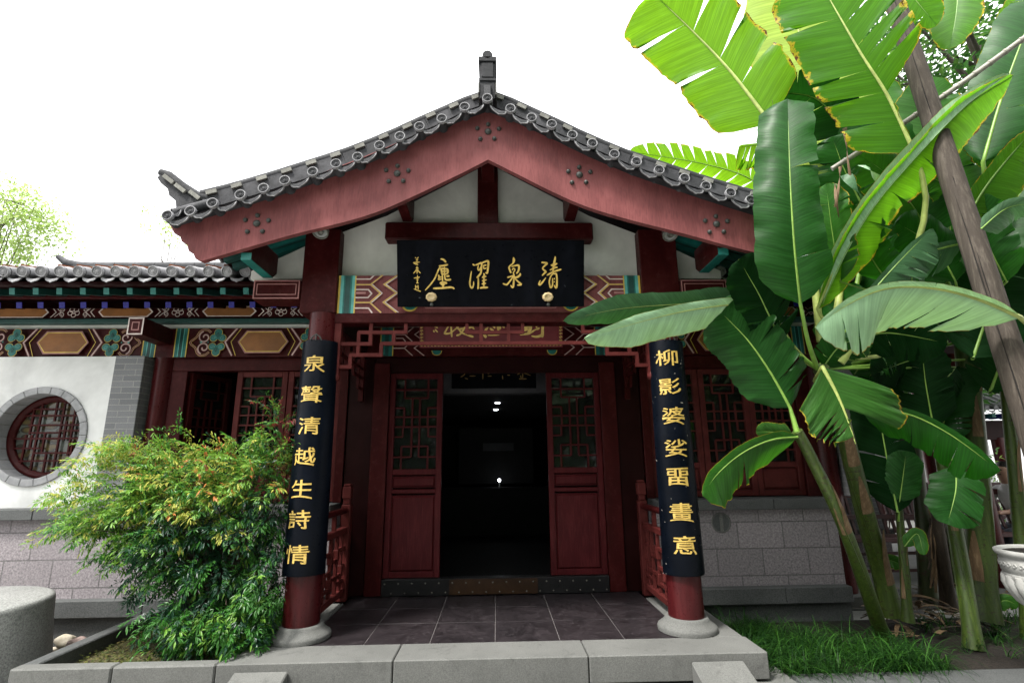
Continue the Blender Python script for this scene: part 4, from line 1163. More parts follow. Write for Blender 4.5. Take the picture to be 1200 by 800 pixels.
# --- inner name board above the doors, seen through the fretwork
yt2, yb2 = 0.80, 0.98
a, c = P(492, 408, yb2), P(659, 405.5, yb2)
xa, xb, z0i = a.x, c.x, (a.z + c.z) / 2
z1i = z0i + 0.60
nr2 = V((0, -(z1i - z0i), -(yb2 - yt2))).normalized()
b2 = tag(empty('name_board', ((xa + xb) / 2, yb2, z0i)), 'dark red name board with gold border half hidden behind the porch fretwork', 'sign board')
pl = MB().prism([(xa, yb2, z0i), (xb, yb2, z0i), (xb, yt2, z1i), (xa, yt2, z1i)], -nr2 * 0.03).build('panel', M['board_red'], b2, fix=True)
d = Draw((xa, yb2, z0i), (1, 0, 0), (0, yt2 - yb2, z1i - z0i), 0.01)
d.n = nr2
W_, H_ = (xb - xa) * 100, 63.0
fr = MB()
ey2 = V((0, yt2 - yb2, z1i - z0i)).normalized()
def q2(u, v, h=0.0): return V((xa, yb2, z0i)) + V((1, 0, 0)) * (u / 100) + ey2 * (v / 100) + nr2 * h
for (u0, v0, u1, v1) in ((0, 0, W_, 4.6), (0, 58.0, W_, 62.6), (0, 4.6, 4.6, 58.0), (W_ - 4.6, 4.6, W_, 58.0)):
    fr.prism([q2(u0, v0), q2(u1, v0), q2(u1, v1), q2(u0, v1)], nr2 * 0.02, 1)
    ln = max(u1 - u0, v1 - v0); k = 2.3
    while k < ln:
        cu, cv = (u0 + k, (v0 + v1) / 2) if u1 - u0 > v1 - v0 else ((u0 + u1) / 2, v0 + k)
        fr.tube([q2(cu + cos(t * .9) * (1.7 - t * .2), cv + sin(t * .9) * (1.5 - t * .2), 0.022) for t in range(8)], 0.006, 5, 0)
        k += 3.6
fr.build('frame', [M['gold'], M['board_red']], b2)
fm2 = plane_map((xa, yb2, z0i), nr2)
CH2 = [((510, 370), 20, 44, [
   [(215, 212, 1), (400, 208, 1)], [(370, 60, 1), (375, 300, .9), (390, 490, 1.1)], [(330, 215, .7), (270, 310, .8), (215, 415, 1)], [(210, 415, 1), (330, 410, .9), (440, 340, .7), (560, 230, .9), (600, 200, 1)], [(480, 200, .9), (520, 260, .9), (560, 310, 1), (700, 285, 1)], [(640, 190, .8), (700, 230, 1), (660, 330, .9), (580, 430, 1), (500, 460, 1)], [(560, 330, .9), (640, 400, 1), (740, 440, .9), (890, 490, 1.3)], [(460, 90, 1), (740, 70, 1)], [(600, -60, 1), (600, 150, 1)], [(500, 0, 1), (700, -10, 1)], [(470, -60, .9), (480, 60, .9)], [(720, -70, .9), (715, 50, .9)], [(790, 290, 1.2), (850, 255, 1.3), (915, 310, .7)], [(230, 60, 1), (420, 40, 1)]]),
  ((560, 370), 13.33, 36, [
   [(160, 180, .7), (110, 235, 1.3)], [(90, 300, 1), (120, 320, 1.2), (115, 345, .6)], [(230, 140, .8), (265, 190, 1)], [(190, 195, .9), (250, 240, 1)], [(310, 30, .9), (315, 130, 1.3), (320, 230, 1)], [(160, 300, .9), (330, 292, 1)], [(350, 160, .8), (345, 210, .9)], [(380, 130, .8), (410, 185, 1)], [(470, 165, .6), (480, 230, 1.4), (485, 310, .9)], [(200, 20, .9), (180, 110, .9)], [(420, 20, .9), (440, 90, .9)]]),
  ((560, 370), 13.33, 38, [
   [(640, 130, .9), (740, 120, 1), (860, 120, 1)], [(740, 60, .8), (780, 130, 1.3), (820, 190, 1.4), (780, 270, 1)], [(690, 190, .9), (790, 170, 1.1), (870, 135, 1)], [(710, 230, .9), (780, 210, 1)], [(660, 290, .9), (700, 285, .9), (800, 270, 1), (900, 215, .6), (960, 200, .5)], [(910, 120, .9), (915, 180, 1)], [(920, 210, 1), (960, 190, .8)], [(900, 120, 1), (1080, 115, 1)], [(1010, 20, .9), (1010, 200, 1.1), (1005, 330, 1.3)], [(840, 315, .7), (920, 325, .9), (1010, 300, 1.4)], [(660, 40, .9), (880, 20, .9)]]),
  ((460, 275), 5, 9, [[(235, 530), (265, 545)], [(240, 560), (245, 570)], [(250, 555), (265, 570)], [(235, 500), (262, 505)], [(250, 480), (250, 520)]])]
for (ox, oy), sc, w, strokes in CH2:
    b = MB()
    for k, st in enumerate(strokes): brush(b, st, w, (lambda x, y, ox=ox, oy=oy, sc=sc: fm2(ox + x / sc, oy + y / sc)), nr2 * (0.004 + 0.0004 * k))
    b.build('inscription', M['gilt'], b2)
# --- dim black board inside the doorway
yd3 = 1.95
a, c = P(529, 455, yd3), P(628.5, 454, yd3)
b3 = tag(empty('name_board', ((a.x + c.x) / 2, yd3, a.z)), 'dim black board with faint gold script hanging inside the open doorway', 'sign board')
MB().box(a.x, c.x, yd3, yd3 + 0.03, a.z, a.z + 0.34).build('panel', M['black'], b3, bevel=0.005)
fm3 = plane_map((0, yd3, 0), (0, -1, 0))
for strokes in ([[(15, 125), (55, 160), (0, 200)], [(100, 120), (145, 150)], [(125, 187), (205, 185)], [(60, 215), (100, 230)]], [[(375, 150), (400, 150)], [(380, 188), (430, 185)], [(310, 120), (310, 230)]], [[(620, 115), (600, 140)], [(665, 135), (690, 137)], [(710, 120), (730, 140)], [(655, 172), (690, 175)], [(585, 180), (590, 230)]], [[(860, 125), (795, 165)], [(880, 140), (980, 178)], [(820, 225), (925, 225)], [(840, 180), (850, 215)], [(870, 150), (870, 220)]]):
    b = MB()
    for k, st in enumerate(strokes): brush(b, [(*p, 1) for p in st], 13, (lambda x, y: fm3(540 + x / 12, 425 + y / 12)), V((0, -0.003 - 0.0004 * k, 0)))
    b.build('inscription', M['gold_dull'], b3)

# --- couplet boards wrapped round the columns
def couplet(s, text, ys_px, xs_px, label, mat, small):
    RP = 0.168
    zt = P(373 if s < 0 else 778, 397, -RP).z; zb = P(350.5 if s < 0 else 803, 676, -RP).z
    cx = s * 1.5
    rt = tag(empty('couplet_board', (cx, -RP, zb)), label, 'couplet board')
    n = 24; a0, a1 = pi + 0.12, 2 * pi - 0.12
    # slight taper like the column
    def pt(a, z, r=RP):
        k = 1 - 0.10 * (z - zb) / (zt - zb)
        return V((cx + cos(a) * r * k, sin(a) * r * k, z))
    b = MB(); vv = []
    zs_ = [zb, zb + 0.012, zt - 0.012, zt]
    for z in zs_:
        for j in range(n + 1): vv.append(pt(a0 + (a1 - a0) * j / n, z, RP if z in zs_[1:3] else RP - 0.004))
    m_ = n + 1
    b.add(vv, [(i * m_ + j, i * m_ + j + 1, (i + 1) * m_ + j + 1, (i + 1) * m_ + j) for i in range(3) for j in range(n)], 0, smooth=True)
    vv2 = [pt(a0 + (a1 - a0) * j / n, z, r) for z in (zb, zt) for r in (RP - 0.004, RP - 0.026) for j in range(n + 1)]
    for q in (0, 2): b.add(vv2[q * m_:(q + 2) * m_], [(j, j + 1, j + 1 + m_, j + m_) for j in range(n)], 1)
    for j in (0, n):
        b.add([pt(a0 + (a1 - a0) * j / n, zb), pt(a0 + (a1 - a0) * j / n, zt), pt(a0 + (a1 - a0) * j / n, zt, RP - 0.026), pt(a0 + (a1 - a0) * j / n, zb, RP - 0.026)], [(0, 1, 2, 3)], 1)
    b.build('panel', [M[mat], M['pale' if s > 0 else 'panel_black']], rt, fix=True)
    # iron hanger at the top
    h = MB(); top = pt(1.5 * pi, zt - 0.005)
    h.tube([top + V((-0.045, 0.004, 0)), top + V((-0.03, 0, 0.03)), top + V((0, -0.002, 0.05)), top + V((0.03, 0, 0.03)), top + V((0.045, 0.004, 0))], 0.006, 6)
    h.tube([top + V((0, -.002, 0)), top + V((0, -0.002, 0.05))], 0.006, 6)
    h.build('hanger', M['bolt'], rt)
    for ch, yp, xp in zip(text, ys_px, xs_px):
        v, f = glyph(ch)
        p = P(xp, yp, -RP * 0.985)
        kz = RP * (1 - 0.10 * (p.z - zb) / (zt - zb))
        ang = math.acos(max(-1, min(1, (p.x - cx) / kz)))
        ang = 2 * pi - ang
        b = MB(); W, H = 0.180, 0.130
        vv = []
        for u, w_ in [(a_ + du, b_ + dw) for du, dw in ((-.010, 0), (.010, .008), (0, -.010)) for a_, b_ in v]:
            uu = u * W * (1 + 0.06 * sin(9 * w_ + ord(ch) % 7)); ww = w_ * H * (1 + 0.10 * u)
            ww -= 0.012 * (u * 2) ** 2 * (1 if w_ < -0.2 else 0)
            vv.append(pt(ang + uu / kz, p.z + ww, RP + 0.003 + 0.0006 * (len(vv) // len(v))))
        for c3 in range(3): b.add(vv[c3 * len(v):(c3 + 1) * len(v)], f, 0)
        b.build('inscription', M['gold'], rt)
    # column of small writing along one edge
    b = MB()
    for k in range(small[2]):
        t = k / small[2]
        z = P(small[0], small[1][0] + (small[1][1] - small[1][0]) * t, -0.05).z
        for q in range(3):
            a = small[3] + rnd.uniform(-0.05, 0.05); zz_ = z - q * 0.014
            l = rnd.uniform(0.03, 0.06)
            b.add([pt(a - l, zz_, RP + .002), pt(a + l, zz_ + rnd.uniform(-.006, .006), RP + .002), pt(a + l, zz_ - 0.005, RP + .002), pt(a - l, zz_ - 0.005, RP + .002)], [(0, 1, 2, 3)])
    b.build('inscription', M['gold_dull'], rt)
couplet(-1, '泉聲清越生詩情', [425, 461, 498, 534, 572, 608, 649], [367.5, 363.5, 361, 355.5, 352.5, 349, 347], 'blue black couplet board with gold characters on the left porch column behind the shrub', 'panel_black', (346, (512, 560), 7, pi + 0.32))
couplet(1, '柳影婆娑畱畫意', [418, 452, 486, 524, 558, 599, 638], [782, 785.5, 790, 793, 795, 799, 803], 'chipped blue black couplet board with gold characters on the right porch column', 'panel_chipped', (800, (445, 490), 5, 2 * pi - 0.36))

# ------------------------------------------------------------------ porch railings
for s in (-1, 1):
    side = 'left' if s < 0 else 'right'
    rl = tag(empty('porch_railing', (s * 1.5, 0.65, 0)), f'red wooden fretted railing beside the {side} porch column', 'railing')
    X = s * 1.5
    b = MB(); y0 = 1.10
    b.box(X - 0.045, X + 0.045, y0 - 0.045, y0 + 0.045, 0, 0.90)
    b.box(X - 0.033, X + 0.033, y0 - 0.033, y0 + 0.033, 0.90, 0.955); b.box(X - 0.043, X + 0.043, y0 - 0.043, y0 + 0.043, 0.955, 1.075)
    b.box(X - 0.03, X + 0.03, y0 - 0.03, y0 + 0.03, 0.93, 1.0); b.box(X - 0.036, X + 0.036, y0 - 0.036, y0 + 0.036, 1.0755, 1.10)
    b.build('newel_post', M['red_lattice'], rl, bevel=0.008)
    MB().tube([(X, 0.13, 0.845), (X, y0 - 0.045, 0.845)], 0.030, 12).build('top_rail', M['red'], rl)
    b = MB(); b.box(X - 0.03, X + 0.03, 0.13, y0 - 0.045, 0.635, 0.69); b.build('rail', M['red_lattice'], rl, bevel=0.005)
    b = MB(); b.box(X - 0.03, X + 0.03, 0.13, y0 - 0.045, 0.07, 0.125); b.build('rail', M['red_lattice'], rl, bevel=0.005)
    b = MB(); w = 0.016
    for y in (0.28, 0.46, 0.64, 0.82, 0.97):
        b.box(X - w, X + w, y - w, y + w, 0.125, 0.635)
    for y_a, y_b, z in ((0.13, 0.28, 0.5), (0.46, 0.64, 0.5), (0.82, 1.055, 0.5), (0.28, 0.46, 0.42), (0.64, 0.82, 0.42), (0.13, 0.46, 0.27), (0.64, 0.97, 0.27), (0.46, 0.64, 0.34), (0.97, 1.055, 0.34), (0.28, 0.64, 0.20), (0.82, 1.055, 0.20)):
        b.box(X - w + .001, X + w - .001, y_a, y_b, z - w, z + w)
    for y, z in ((0.28, 0.46), (0.64, 0.46), (0.46, 0.30), (0.82, 0.46), (0.97, 0.30), (0.28, 0.235), (0.64, 0.235)): b.box(X - 0.024, X + 0.024, y - 0.026, y + 0.026, z - 0.05, z + 0.05)
    b.build('fretwork', M['red_lattice'], rl, bevel=0.003)
    b = MB(); b.beam((X, 0.3, 0.69), (X, 0.3, 0.82), 0.035, 0.035); b.beam((X, 0.7, 0.69), (X, 0.7, 0.82), 0.035, 0.035); b.build('baluster', M['red_lattice'], rl)

# ------------------------------------------------------------------ spotlights under the gable
for (px_, py_, lab) in ((375.5, 272, 'small round spotlight under the left bargeboard above the porch post'), (595, 194, 'small round spotlight beside the king post under the gable peak'), (785.5, 275, 'small round spotlight under the right bargeboard near the banana leaves')):
    c = P(px_, py_, -0.40)
    r_ = tag(empty('spotlight', c), lab, 'spotlight', 'spotlights under the gable')
    ax = V((0.0, -0.55, -0.83)).normalized()
    b = MB().lathe([(0.020, -0.10), (0.05, -0.085), (0.062, -0.03), (0.066, 0.0), (0.066, 0.008), (0.056, 0.010), (0.053, 0.0)], c, 24, axis=ax)
    b.tube([c - ax * 0.09, c - ax * 0.09 + V((0, 0.0, 0.12))], 0.012, 8)
    b.build('housing', M['metal'], r_)
    b = MB().lathe([(0.053, 0.0), (0.035, -0.004), (0, -0.005)], c, 20, axis=ax); b.build('lens', M['lens'], r_)
    b = MB().lathe([(0.020, 0.012), (0.024, 0.0115), (0.024, 0.003), (0.0, 0.003)], c, 14, axis=ax); b.build('bulb', M['metal'], r_)
# lamps and one lamp reflection in the dark room
for i, (px_, py_, Y, rr) in enumerate(((583, 472, 3.4, 0.026), (581, 480, 4.1, 0.030))):
    d_ = ray(px_, py_); c = CAM + d_ * ((2.195 - CAM.z) / d_.z)
    o = MB().lathe([(rr + 0.012, 0), (rr + 0.012, -0.008), (rr, -0.010), (0, -0.008)], (c.x, c.y, 2.1985), 16).build('ceiling_lamp', M['lamp_on'])
    tag(o, ('nearer' if i == 0 else 'farther') + ' small lit lamp in the ceiling of the dark room', 'ceiling lamp', 'lit ceiling lamps in the room')
c = P(585.3, 591, 5.6)  # reflected dot of lamplight, built as a glowing bulb on an added stand
wl_ = tag(empty('lamp_reflection', (c.x, 5.85, 0.85)), 'tiny round lamp reflection in the dark doorway, built as a glowing bulb', 'lamp')
MB().lathe([(0, -0.03), (0.02, -0.024), (0.03, 0), (0.02, 0.024), (0, 0.03)], (c.x, 5.85, 0.98), 14).build('bulb', M['lamp_on'], wl_)
MB().lathe([(0.05, 0.852), (0.05, 0.865), (0.01, 0.872), (0.01, 0.955), (0, 0.955)], (c.x, 5.85, 0), 14).build('stand', M['bolt'], wl_)

# ------------------------------------------------------------------ left planter, stool, stones
lp = tag(empty('stone_planter', (-2.5, -0.45, GZ)), 'low grey stone kerb around the shrub bed left of the porch step', 'planter')
for x0, x1 in ((-2.535, -1.868), (-3.20, -2.542)):
    part('kerb_stone', M['slab'], lp, (x0, x1, -0.525, -0.425, GZ + 0.005, -0.001), bevel=0.010)
part('kerb_stone', M['slab_dark'], lp, (-3.20, -3.095, -0.420, 0.92, GZ + 0.005, -0.003), bevel=0.008)
MB().box(-3.094, -1.862, -0.424, 0.975, GZ + 0.003, -0.105).build('bed', M['moss_soil'], lp)
# ground cover in the bed
def blade_stuff(name, label, cat, spots, mats, fn, kind='stuff'):
    b = MB()
    for p in spots: fn(b, p)
    o = b.build(name, mats); tag(o, label, cat, kind=kind); return o

st = P(67, 704, -0.05)
SC = V((-4.16, -0.05, 0)); SR = 0.66
sx = SC.x
stool_top = st.z - 0.005
prof = [(0, stool_top - GZ), (SR * 0.93, stool_top - GZ), (SR * 0.975, stool_top - GZ - 0.012), (SR * 0.985, stool_top - GZ - 0.04), (SR * 1.0, stool_top - GZ - 0.2), (SR * 1.06, 0.1), (SR * 1.07, 0.0)]
o = MB().lathe([(r, h + GZ) for r, h in prof][::-1], (sx, SC.y, 0), 56).build('stone_table', M['granite'])
o.location = (0, 0, 0)
tag(o, 'round speckled granite drum at the left edge beside the kerb', 'stone table')
# pebbles between table and wall
prnd = random.Random(3)
def pebble(c, r, sq, mat, name='boulder', seed=0):
    bm = bmesh.new(); bmesh.ops.create_icosphere(bm, subdivisions=3, radius=1)
    for v in bm.verts:
        n_ = 1 + 0.28 * noise.noise(v.co * 1.3 + V((seed, 0, 0)))
        v.co = V((v.co.x * r * n_, v.co.y * r * 0.8 * n_, v.co.z * r * sq * n_))
    me = bpy.data.meshes.new(name); bm.to_mesh(me); bm.free()
    for p in me.polygons: p.use_smooth = True
    me.materials.append(mat)
    o = bpy.data.objects.new(name, me); COL.objects.link(o); o.location = c; return o
PEB = [stone('cream pebble', (0.42, 0.37, 0.28), (0.5, 0.46, 0.38), 0.7, 20, 3), stone('pink grey pebble', (0.28, 0.20, 0.18), (0.36, 0.28, 0.26), 0.7, 20, 3), stone('grey pebble', (0.22, 0.22, 0.22), (0.3, 0.3, 0.3), 0.7, 20, 3)]
for i, (px_, py_, r, k, lab) in enumerate(((79, 740, 0.085, 0, 'cream rounded boulder next to the granite drum'), (92, 745, 0.09, 1, 'pinkish rounded boulder between granite drum and planter kerb'), (121, 739, 0.07, 0, 'small tan boulder behind the planter kerb'), (103, 745, 0.05, 2, 'small grey boulder behind the planter kerb'))):
    c = PZ(px_, py_, GZ + 0.08); c = P(px_, py_, 0.82 if i != 1 else 0.70)
    o = pebble(c, r, 0.75, PEB[k], seed=i * 3.1)
    o.location.z = GZ + r * 0.62 + 0.06
    tag(o, lab, 'boulder', 'boulders by the wall')
gv = MB()
for i in range(420):
    x, y = prnd.uniform(-5.2, -3.22), prnd.uniform(0.2, 0.95); r = prnd.uniform(0.02, 0.05)
    gv.lathe([(0, -r * .5), (r * .8, -r * .25), (r, 0.02 * r), (r * .7, r * .4), (0, r * .55)], (x, y, GZ + r * .4 + prnd.uniform(0, .05)), 7, prnd.randrange(3))
tag(gv.build('pebbles', PEB), 'river pebbles lying between the wall and the granite drum', 'pebbles', kind='stuff')

# ------------------------------------------------------------------ right planter kerb
rp = tag(empty('stone_planter', (3.5, -0.5, GZ)), 'low grey stone kerb in front of the banana plants', 'planter')
KZ = -0.205
kx = 1.88
for x1 in (3.02, 4.2, 5.4):
    part('kerb_stone', M['slab_dark'], rp, (kx, x1 - 0.005, -0.80, -0.335, GZ - 0.05, KZ), bevel=0.010); kx = x1
MB().box(1.872, 7.5, -0.334, 1.0, GZ - 0.1, -0.235).build('bed', M['soil'], rp)

# ------------------------------------------------------------------ urn at the right edge
uc = V((P(1165, 650, -0.62).x + 0.42, -0.62, 0))
zr = P(1165, 646, -0.62).z
urn = tag(empty('stone_urn', (uc.x, uc.y, KZ)), 'white carved garden urn on a pedestal at the right edge', 'urn')
M['urn'] = paint('white cast stone', (0.33, 0.33, 0.315), 0.75, 0.4, wc=(0.46, 0.46, 0.44), scale=6, bmp=0.2)
b = MB()
b.lathe([(0.10, 0.13), (0.15, 0.145), (0.20, 0.20), (0.25, 0.29), (0.275, 0.36), (0.285, 0.40), (0.278, 0.405), (0.290, 0.415), (0.292, 0.50), (0.282, 0.505), (0.300, 0.520), (0.312, 0.535), (0.312, 0.555), (0.295, 0.562), (0.27, 0.555), (0.262, 0.50)], (uc.x, uc.y, zr - 0.56), 56)
# carved lobes and band ornaments
for j in range(20):
    a = 2 * pi * j / 20
    pts = []
    for h, r in ((0.16, 0.16), (0.22, 0.217), (0.29, 0.252), (0.345, 0.270), (0.385, 0.28)):
        pts.append(V((uc.x + cos(a) * r, uc.y + sin(a) * r, zr - 0.56 + h)))
    b.tube(pts, [0.02, 0.030, 0.036, 0.036, 0.02], 8)
    for q in range(2):
        aa = a + q * pi / 20; c = V((uc.x + cos(aa) * 0.290, uc.y + sin(aa) * 0.290, zr - 0.56 + 0.458))
        t = V((-sin(aa), cos(aa), 0))
        b.tube([c + t * (0.016 * cos(k * .8)) * (1 - k * .09) + V((0, 0, 0.020 * sin(k * .8) * (1 - k * .09))) for k in range(9)], 0.007, 5)
b.build('bowl', M['urn'], urn)
b = MB().lathe([(0.2, KZ), (0.2, KZ + 0.05), (0.17, KZ + 0.07), (0.14, zr - 0.66), (0.165, zr - 0.60), (0.175, zr - 0.545), (0.16, zr - 0.49), (0.12, zr - 0.465), (0.10, zr - 0.43)], (uc.x, uc.y, 0), 40)
b.build('pedestal', M['urn'], urn)
MB().lathe([(0.268, zr - 0.02), (0, zr - 0.015)], (uc.x, uc.y, 0), 30).build('potting_soil', M['soil'], urn)

# ------------------------------------------------------------------ leaning timber pole and bamboo cane
a, c = P(1046, -6, -0.55), P(1200, 468, -1.05)
dirn = (c - a).normalized()
foot = c + dirn * ((c.z - (KZ)) / -dirn.z)
head = a - dirn * 0.6
b = MB(); n_ = 30; vv = []
for i in range(n_ + 1):
    t = i / n_; p = head + (foot - head) * t
    r = 0.074 + 0.020 * t
    vv.append((p, r))
b.tube([p for p, r in vv], [r * (1 + 0.04 * noise.noise(V((i * .7, 3, 1)))) for i, (p, r) in enumerate(vv)], 18)
pole = b.build('timber_pole', M['wood'])
mdl = M['wood']
tag(pole, 'weathered cracked timber pole leaning among the banana leaves', 'pole')
# long drying cracks: narrow dark grooves along the pole
cr = MB()
side_ = dirn.cross(V((0, 1, 0))).normalized()
front = (CAM - (a + c) / 2); front = (front - dirn * front.dot(dirn)).normalized()
for k0, k1, ang, wd in ((0.05, 0.62, 0.05, 0.007), (0.45, 0.93, -0.25, 0.006), (0.2, 0.4, 0.5, 0.004)):
    pts = []
    for i in range(40):
        t = k0 + (k1 - k0) * i / 39
        p = head + (foot - head) * t; r = (0.074 + 0.020 * t) * 0.995
        aa = ang + 0.10 * noise.noise(V((t * 14, ang * 9, 0)))
        u_ = front * cos(aa) + side_ * sin(aa)
        pts.append((p + u_ * r, wd * (0.4 + 0.9 * abs(noise.noise(V((t * 22, 5, ang))))) * min(1, i / 4, (39 - i) / 4) + 0.0005))
    cr.tube([p for p, w in pts], [w for p, w in pts], 6)
cr.build('crack', paint('dark crack', (0.012, 0.009, 0.007), 0.95, 0.1, bmp=0), pole)
a, c = P(975, 198, -0.30), P(1215, 34, -1.0)
cane = MB(); n_ = 14
pp = [a + (c - a) * (i / n_) + V((0, 0, -0.03 * sin(pi * i / n_))) for i in range(n_ + 1)]
M['cane'] = paint('grey bamboo', (0.30, 0.28, 0.24), 0.55, 0.6, wc=(0.46, 0.44, 0.40), scale=12, speck=((0.06, 0.05, 0.04), 18, 0.66))
cane.tube(pp, 0.022, 10)
for i in range(1, n_): cane.tube([pp[i] - (c - a).normalized() * 0.008, pp[i] + (c - a).normalized() * 0.008], 0.026, 10)
tag(cane.build('bamboo_cane', M['cane']), 'thin grey bamboo cane tied across the timber pole', 'cane')

# ------------------------------------------------------------------ gallery behind: benches, pavilion
def bench(x0, x1, y, zf, label):
    r_ = tag(empty('railed_bench', ((x0 + x1) / 2, y, zf)), label, 'bench', 'wooden backrest benches')
    part('seat', M['bench_wood'], r_, (x0, x1, y - 0.20, y + 0.14, zf + 0.50, zf + 0.55))
    b = MB(); L = x1 - x0; k = int(L / 0.105)
    for i in range(k):
        x = x0 + 0.05 + i * L / k
        b.beam((x, y + 0.15, zf + 0.555), (x, y + 0.26, zf + 1.0), 0.034, 0.028)
    b.build('slat_back', M['bench_wood'], r_)
    b = MB(); b.beam((x0, y + 0.268, zf + 1.03), (x1, y + 0.268, zf + 1.03), 0.06, 0.07); b.build('top_rail', M['bench_wood'], r_)
    b = MB(); b.beam((x0, y + 0.175, zf + 0.76), (x1, y + 0.175, zf + 0.76), 0.045, 0.05); b.build('rail', M['bench_wood'], r_)
    for i in range(int(L / 0.9) + 1):
        x = x0 + 0.06 + i * (L - 0.12) / max(1, int(L / 0.9))
        part('leg', M['bench_wood'], r_, (x - 0.04, x + 0.04, y - 0.06, y + 0.08, zf, zf + 0.498))
    b = MB()
    for z in (0.14, 0.34): b.beam((x0, y, zf + z), (x1, y, zf + z), 0.03, 0.035)
    b.build('stretcher', M['bench_wood'], r_)
gf = -0.20
tag(MB().box(3.70, 16, 1.7, 14, GZ + 0.004, gf).build('gallery_floor', M['slab']), kind='structure')
bench(4.25, 5.95, 2.35, gf, 'dark red slatted bench under the banana plants nearest the brick pier')
bench(6.05, 8.3, 2.6, gf, 'dark red slatted bench behind the tall banana stem at the right edge')
bench(5.2, 9.2, 4.6, gf, 'farther dark red slatted bench beyond the gallery floor')
ga = tag(empty('gallery', (6.5, 3.4, gf)), 'dim timber gallery roof on red posts over the benches right of the hall', 'gallery')
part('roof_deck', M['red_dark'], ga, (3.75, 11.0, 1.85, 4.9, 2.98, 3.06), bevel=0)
for k in range(30): MB().box(3.85 + k * .24, 3.93 + k * .24, 1.7, 5.0, 2.90, 2.975).build('rafter', M['red_dark'], ga)
part('beam', M['red_dark'], ga, (3.75, 11.0, 1.98, 2.12, 2.60, 2.895)); part('beam', M['red_dark'], ga, (3.75, 11.0, 4.60, 4.74, 2.60, 2.895))
for x, y in ((5.98, 2.05), (8.4, 2.05), (5.2, 4.67), (7.6, 4.67)): MB().lathe([(0.11, gf), (0.105, 2.6)], (x, y, 0), 18).build('post', M['column_red'], ga)
gr_ = MB(); x = 3.8
while x < 11: gr_.tube([(x, 1.6, 3.05), (x, 3.4, 3.75)], 0.05, 7, 0, arc=(0, pi)); gr_.tube([(x, 5.1, 3.05), (x, 3.4, 3.75)], 0.05, 7, 0, arc=(0, pi)); x += .175
gr_.add([(3.75, 1.6, 3.065), (11, 1.6, 3.065), (11, 3.4, 3.75), (3.75, 3.4, 3.75), (11, 5.1, 3.065), (3.75, 5.1, 3.065)], [(0, 1, 2, 3), (3, 2, 4, 5)], 1)
gr_.build('roof_tiling', [M['tile'], M['tile_dark']], ga)
fp = tag(empty('brick_pier', (5.3, 3.4, gf)), 'free standing grey brick pier beyond the right end of the hall', 'pier')
xa, xb = P(990, 520, 3.4).x, P(1021, 520, 3.4).x
part('shaft', M['brick'], fp, (xa, xb, 3.4, 3.75, gf + 0.5, 3.2))
part('ledge', M['slab_dark'], fp, (xa - 0.05, xb + 0.08, 3.33, 3.8, gf + 0.40, gf + 0.50)); part('base', M['rubble'], fp, (xa, xb + 0.03, 3.36, 3.78, gf, gf + 0.398))
# far pavilion
fv = tag(empty('far_pavilion', (8.4, 8.5, gf)), 'distant pavilion with pale tiled roof and blue rafters behind the bananas', 'pavilion')
Yp = 8.2
pz = P(1090, 478, Yp).z; px0_, px1_ = P(1000, 470, Yp).x, P(1260, 470, Yp).x
b = MB()
prz = P(1090, 436, Yp + 2.5).z
for k in range(int((px1_ - px0_) / 0.24)):
    x = px0_ + k * 0.24
    cap_tile(b, (x, Yp, pz), (x, Yp + 0.4, pz + 0.12), 0.065)
    b.tube([(x, Yp + 0.4, pz + 0.12), (x, Yp + 2.5, prz)], 0.06, 7, 0, arc=(0, pi))
    drip_tile(b, V((x + 0.12, Yp, pz - 0.05)), (1, 0, 0), (0, 0, -1), 0.17, 0.09, V((0, 0.3, 0.1)))
b.add([(px0_, Yp + .02, pz - 0.04), (px1_, Yp + .02, pz - 0.04), (px1_, Yp + 2.5, prz - 0.05), (px0_, Yp + 2.5, prz - 0.05)], [(0, 1, 2, 3)], 1)
b.add([(px0_, Yp + 2.5, prz - 0.05), (px1_, Yp + 2.5, prz - 0.05), (px1_, Yp + 5, pz - 0.04), (px0_, Yp + 5, pz - 0.04)], [(0, 1, 2, 3)], 1)
b.box(px0_, px1_, Yp + 2.4, Yp + 2.6, prz - 0.05, prz + 0.25, 0)
b.build('roof', [M['tile_rim'], M['tile'], M['tile_rim'], M['mortar']], fv)
for k in range(int((px1_ - px0_) / 0.3)):
    x = px0_ + 0.1 + k * 0.3
    MB().box(x, x + 0.09, Yp + 0.25, Yp + 1.0, pz - 0.22, pz - 0.12).build('rafter', M['blue' if k % 2 else 'teal'], fv)
part('beam', M['red_dark'], fv, (px0_, px1_, Yp + 0.9, Yp + 1.1, pz - 0.75, pz - 0.25))
for x in (P(1040, 520, Yp).x, P(1145, 520, Yp).x, P(1215, 520, Yp).x):
    MB().lathe([(0.15, gf), (0.14, pz - 0.7)], (x, Yp + 1.0, 0), 16).build('column', M['column_red'], fv)
part('wall', M['white_wall'], fv, (px0_ + 1.2, px1_, Yp + 2.6, Yp + 2.8, gf, pz - 0.25), bevel=0)
part('dado', M['red_dark'], fv, (P(1045, 590, Yp).x, P(1145, 590, Yp).x, Yp + 1.0, Yp + 1.06, gf, gf + 0.9))

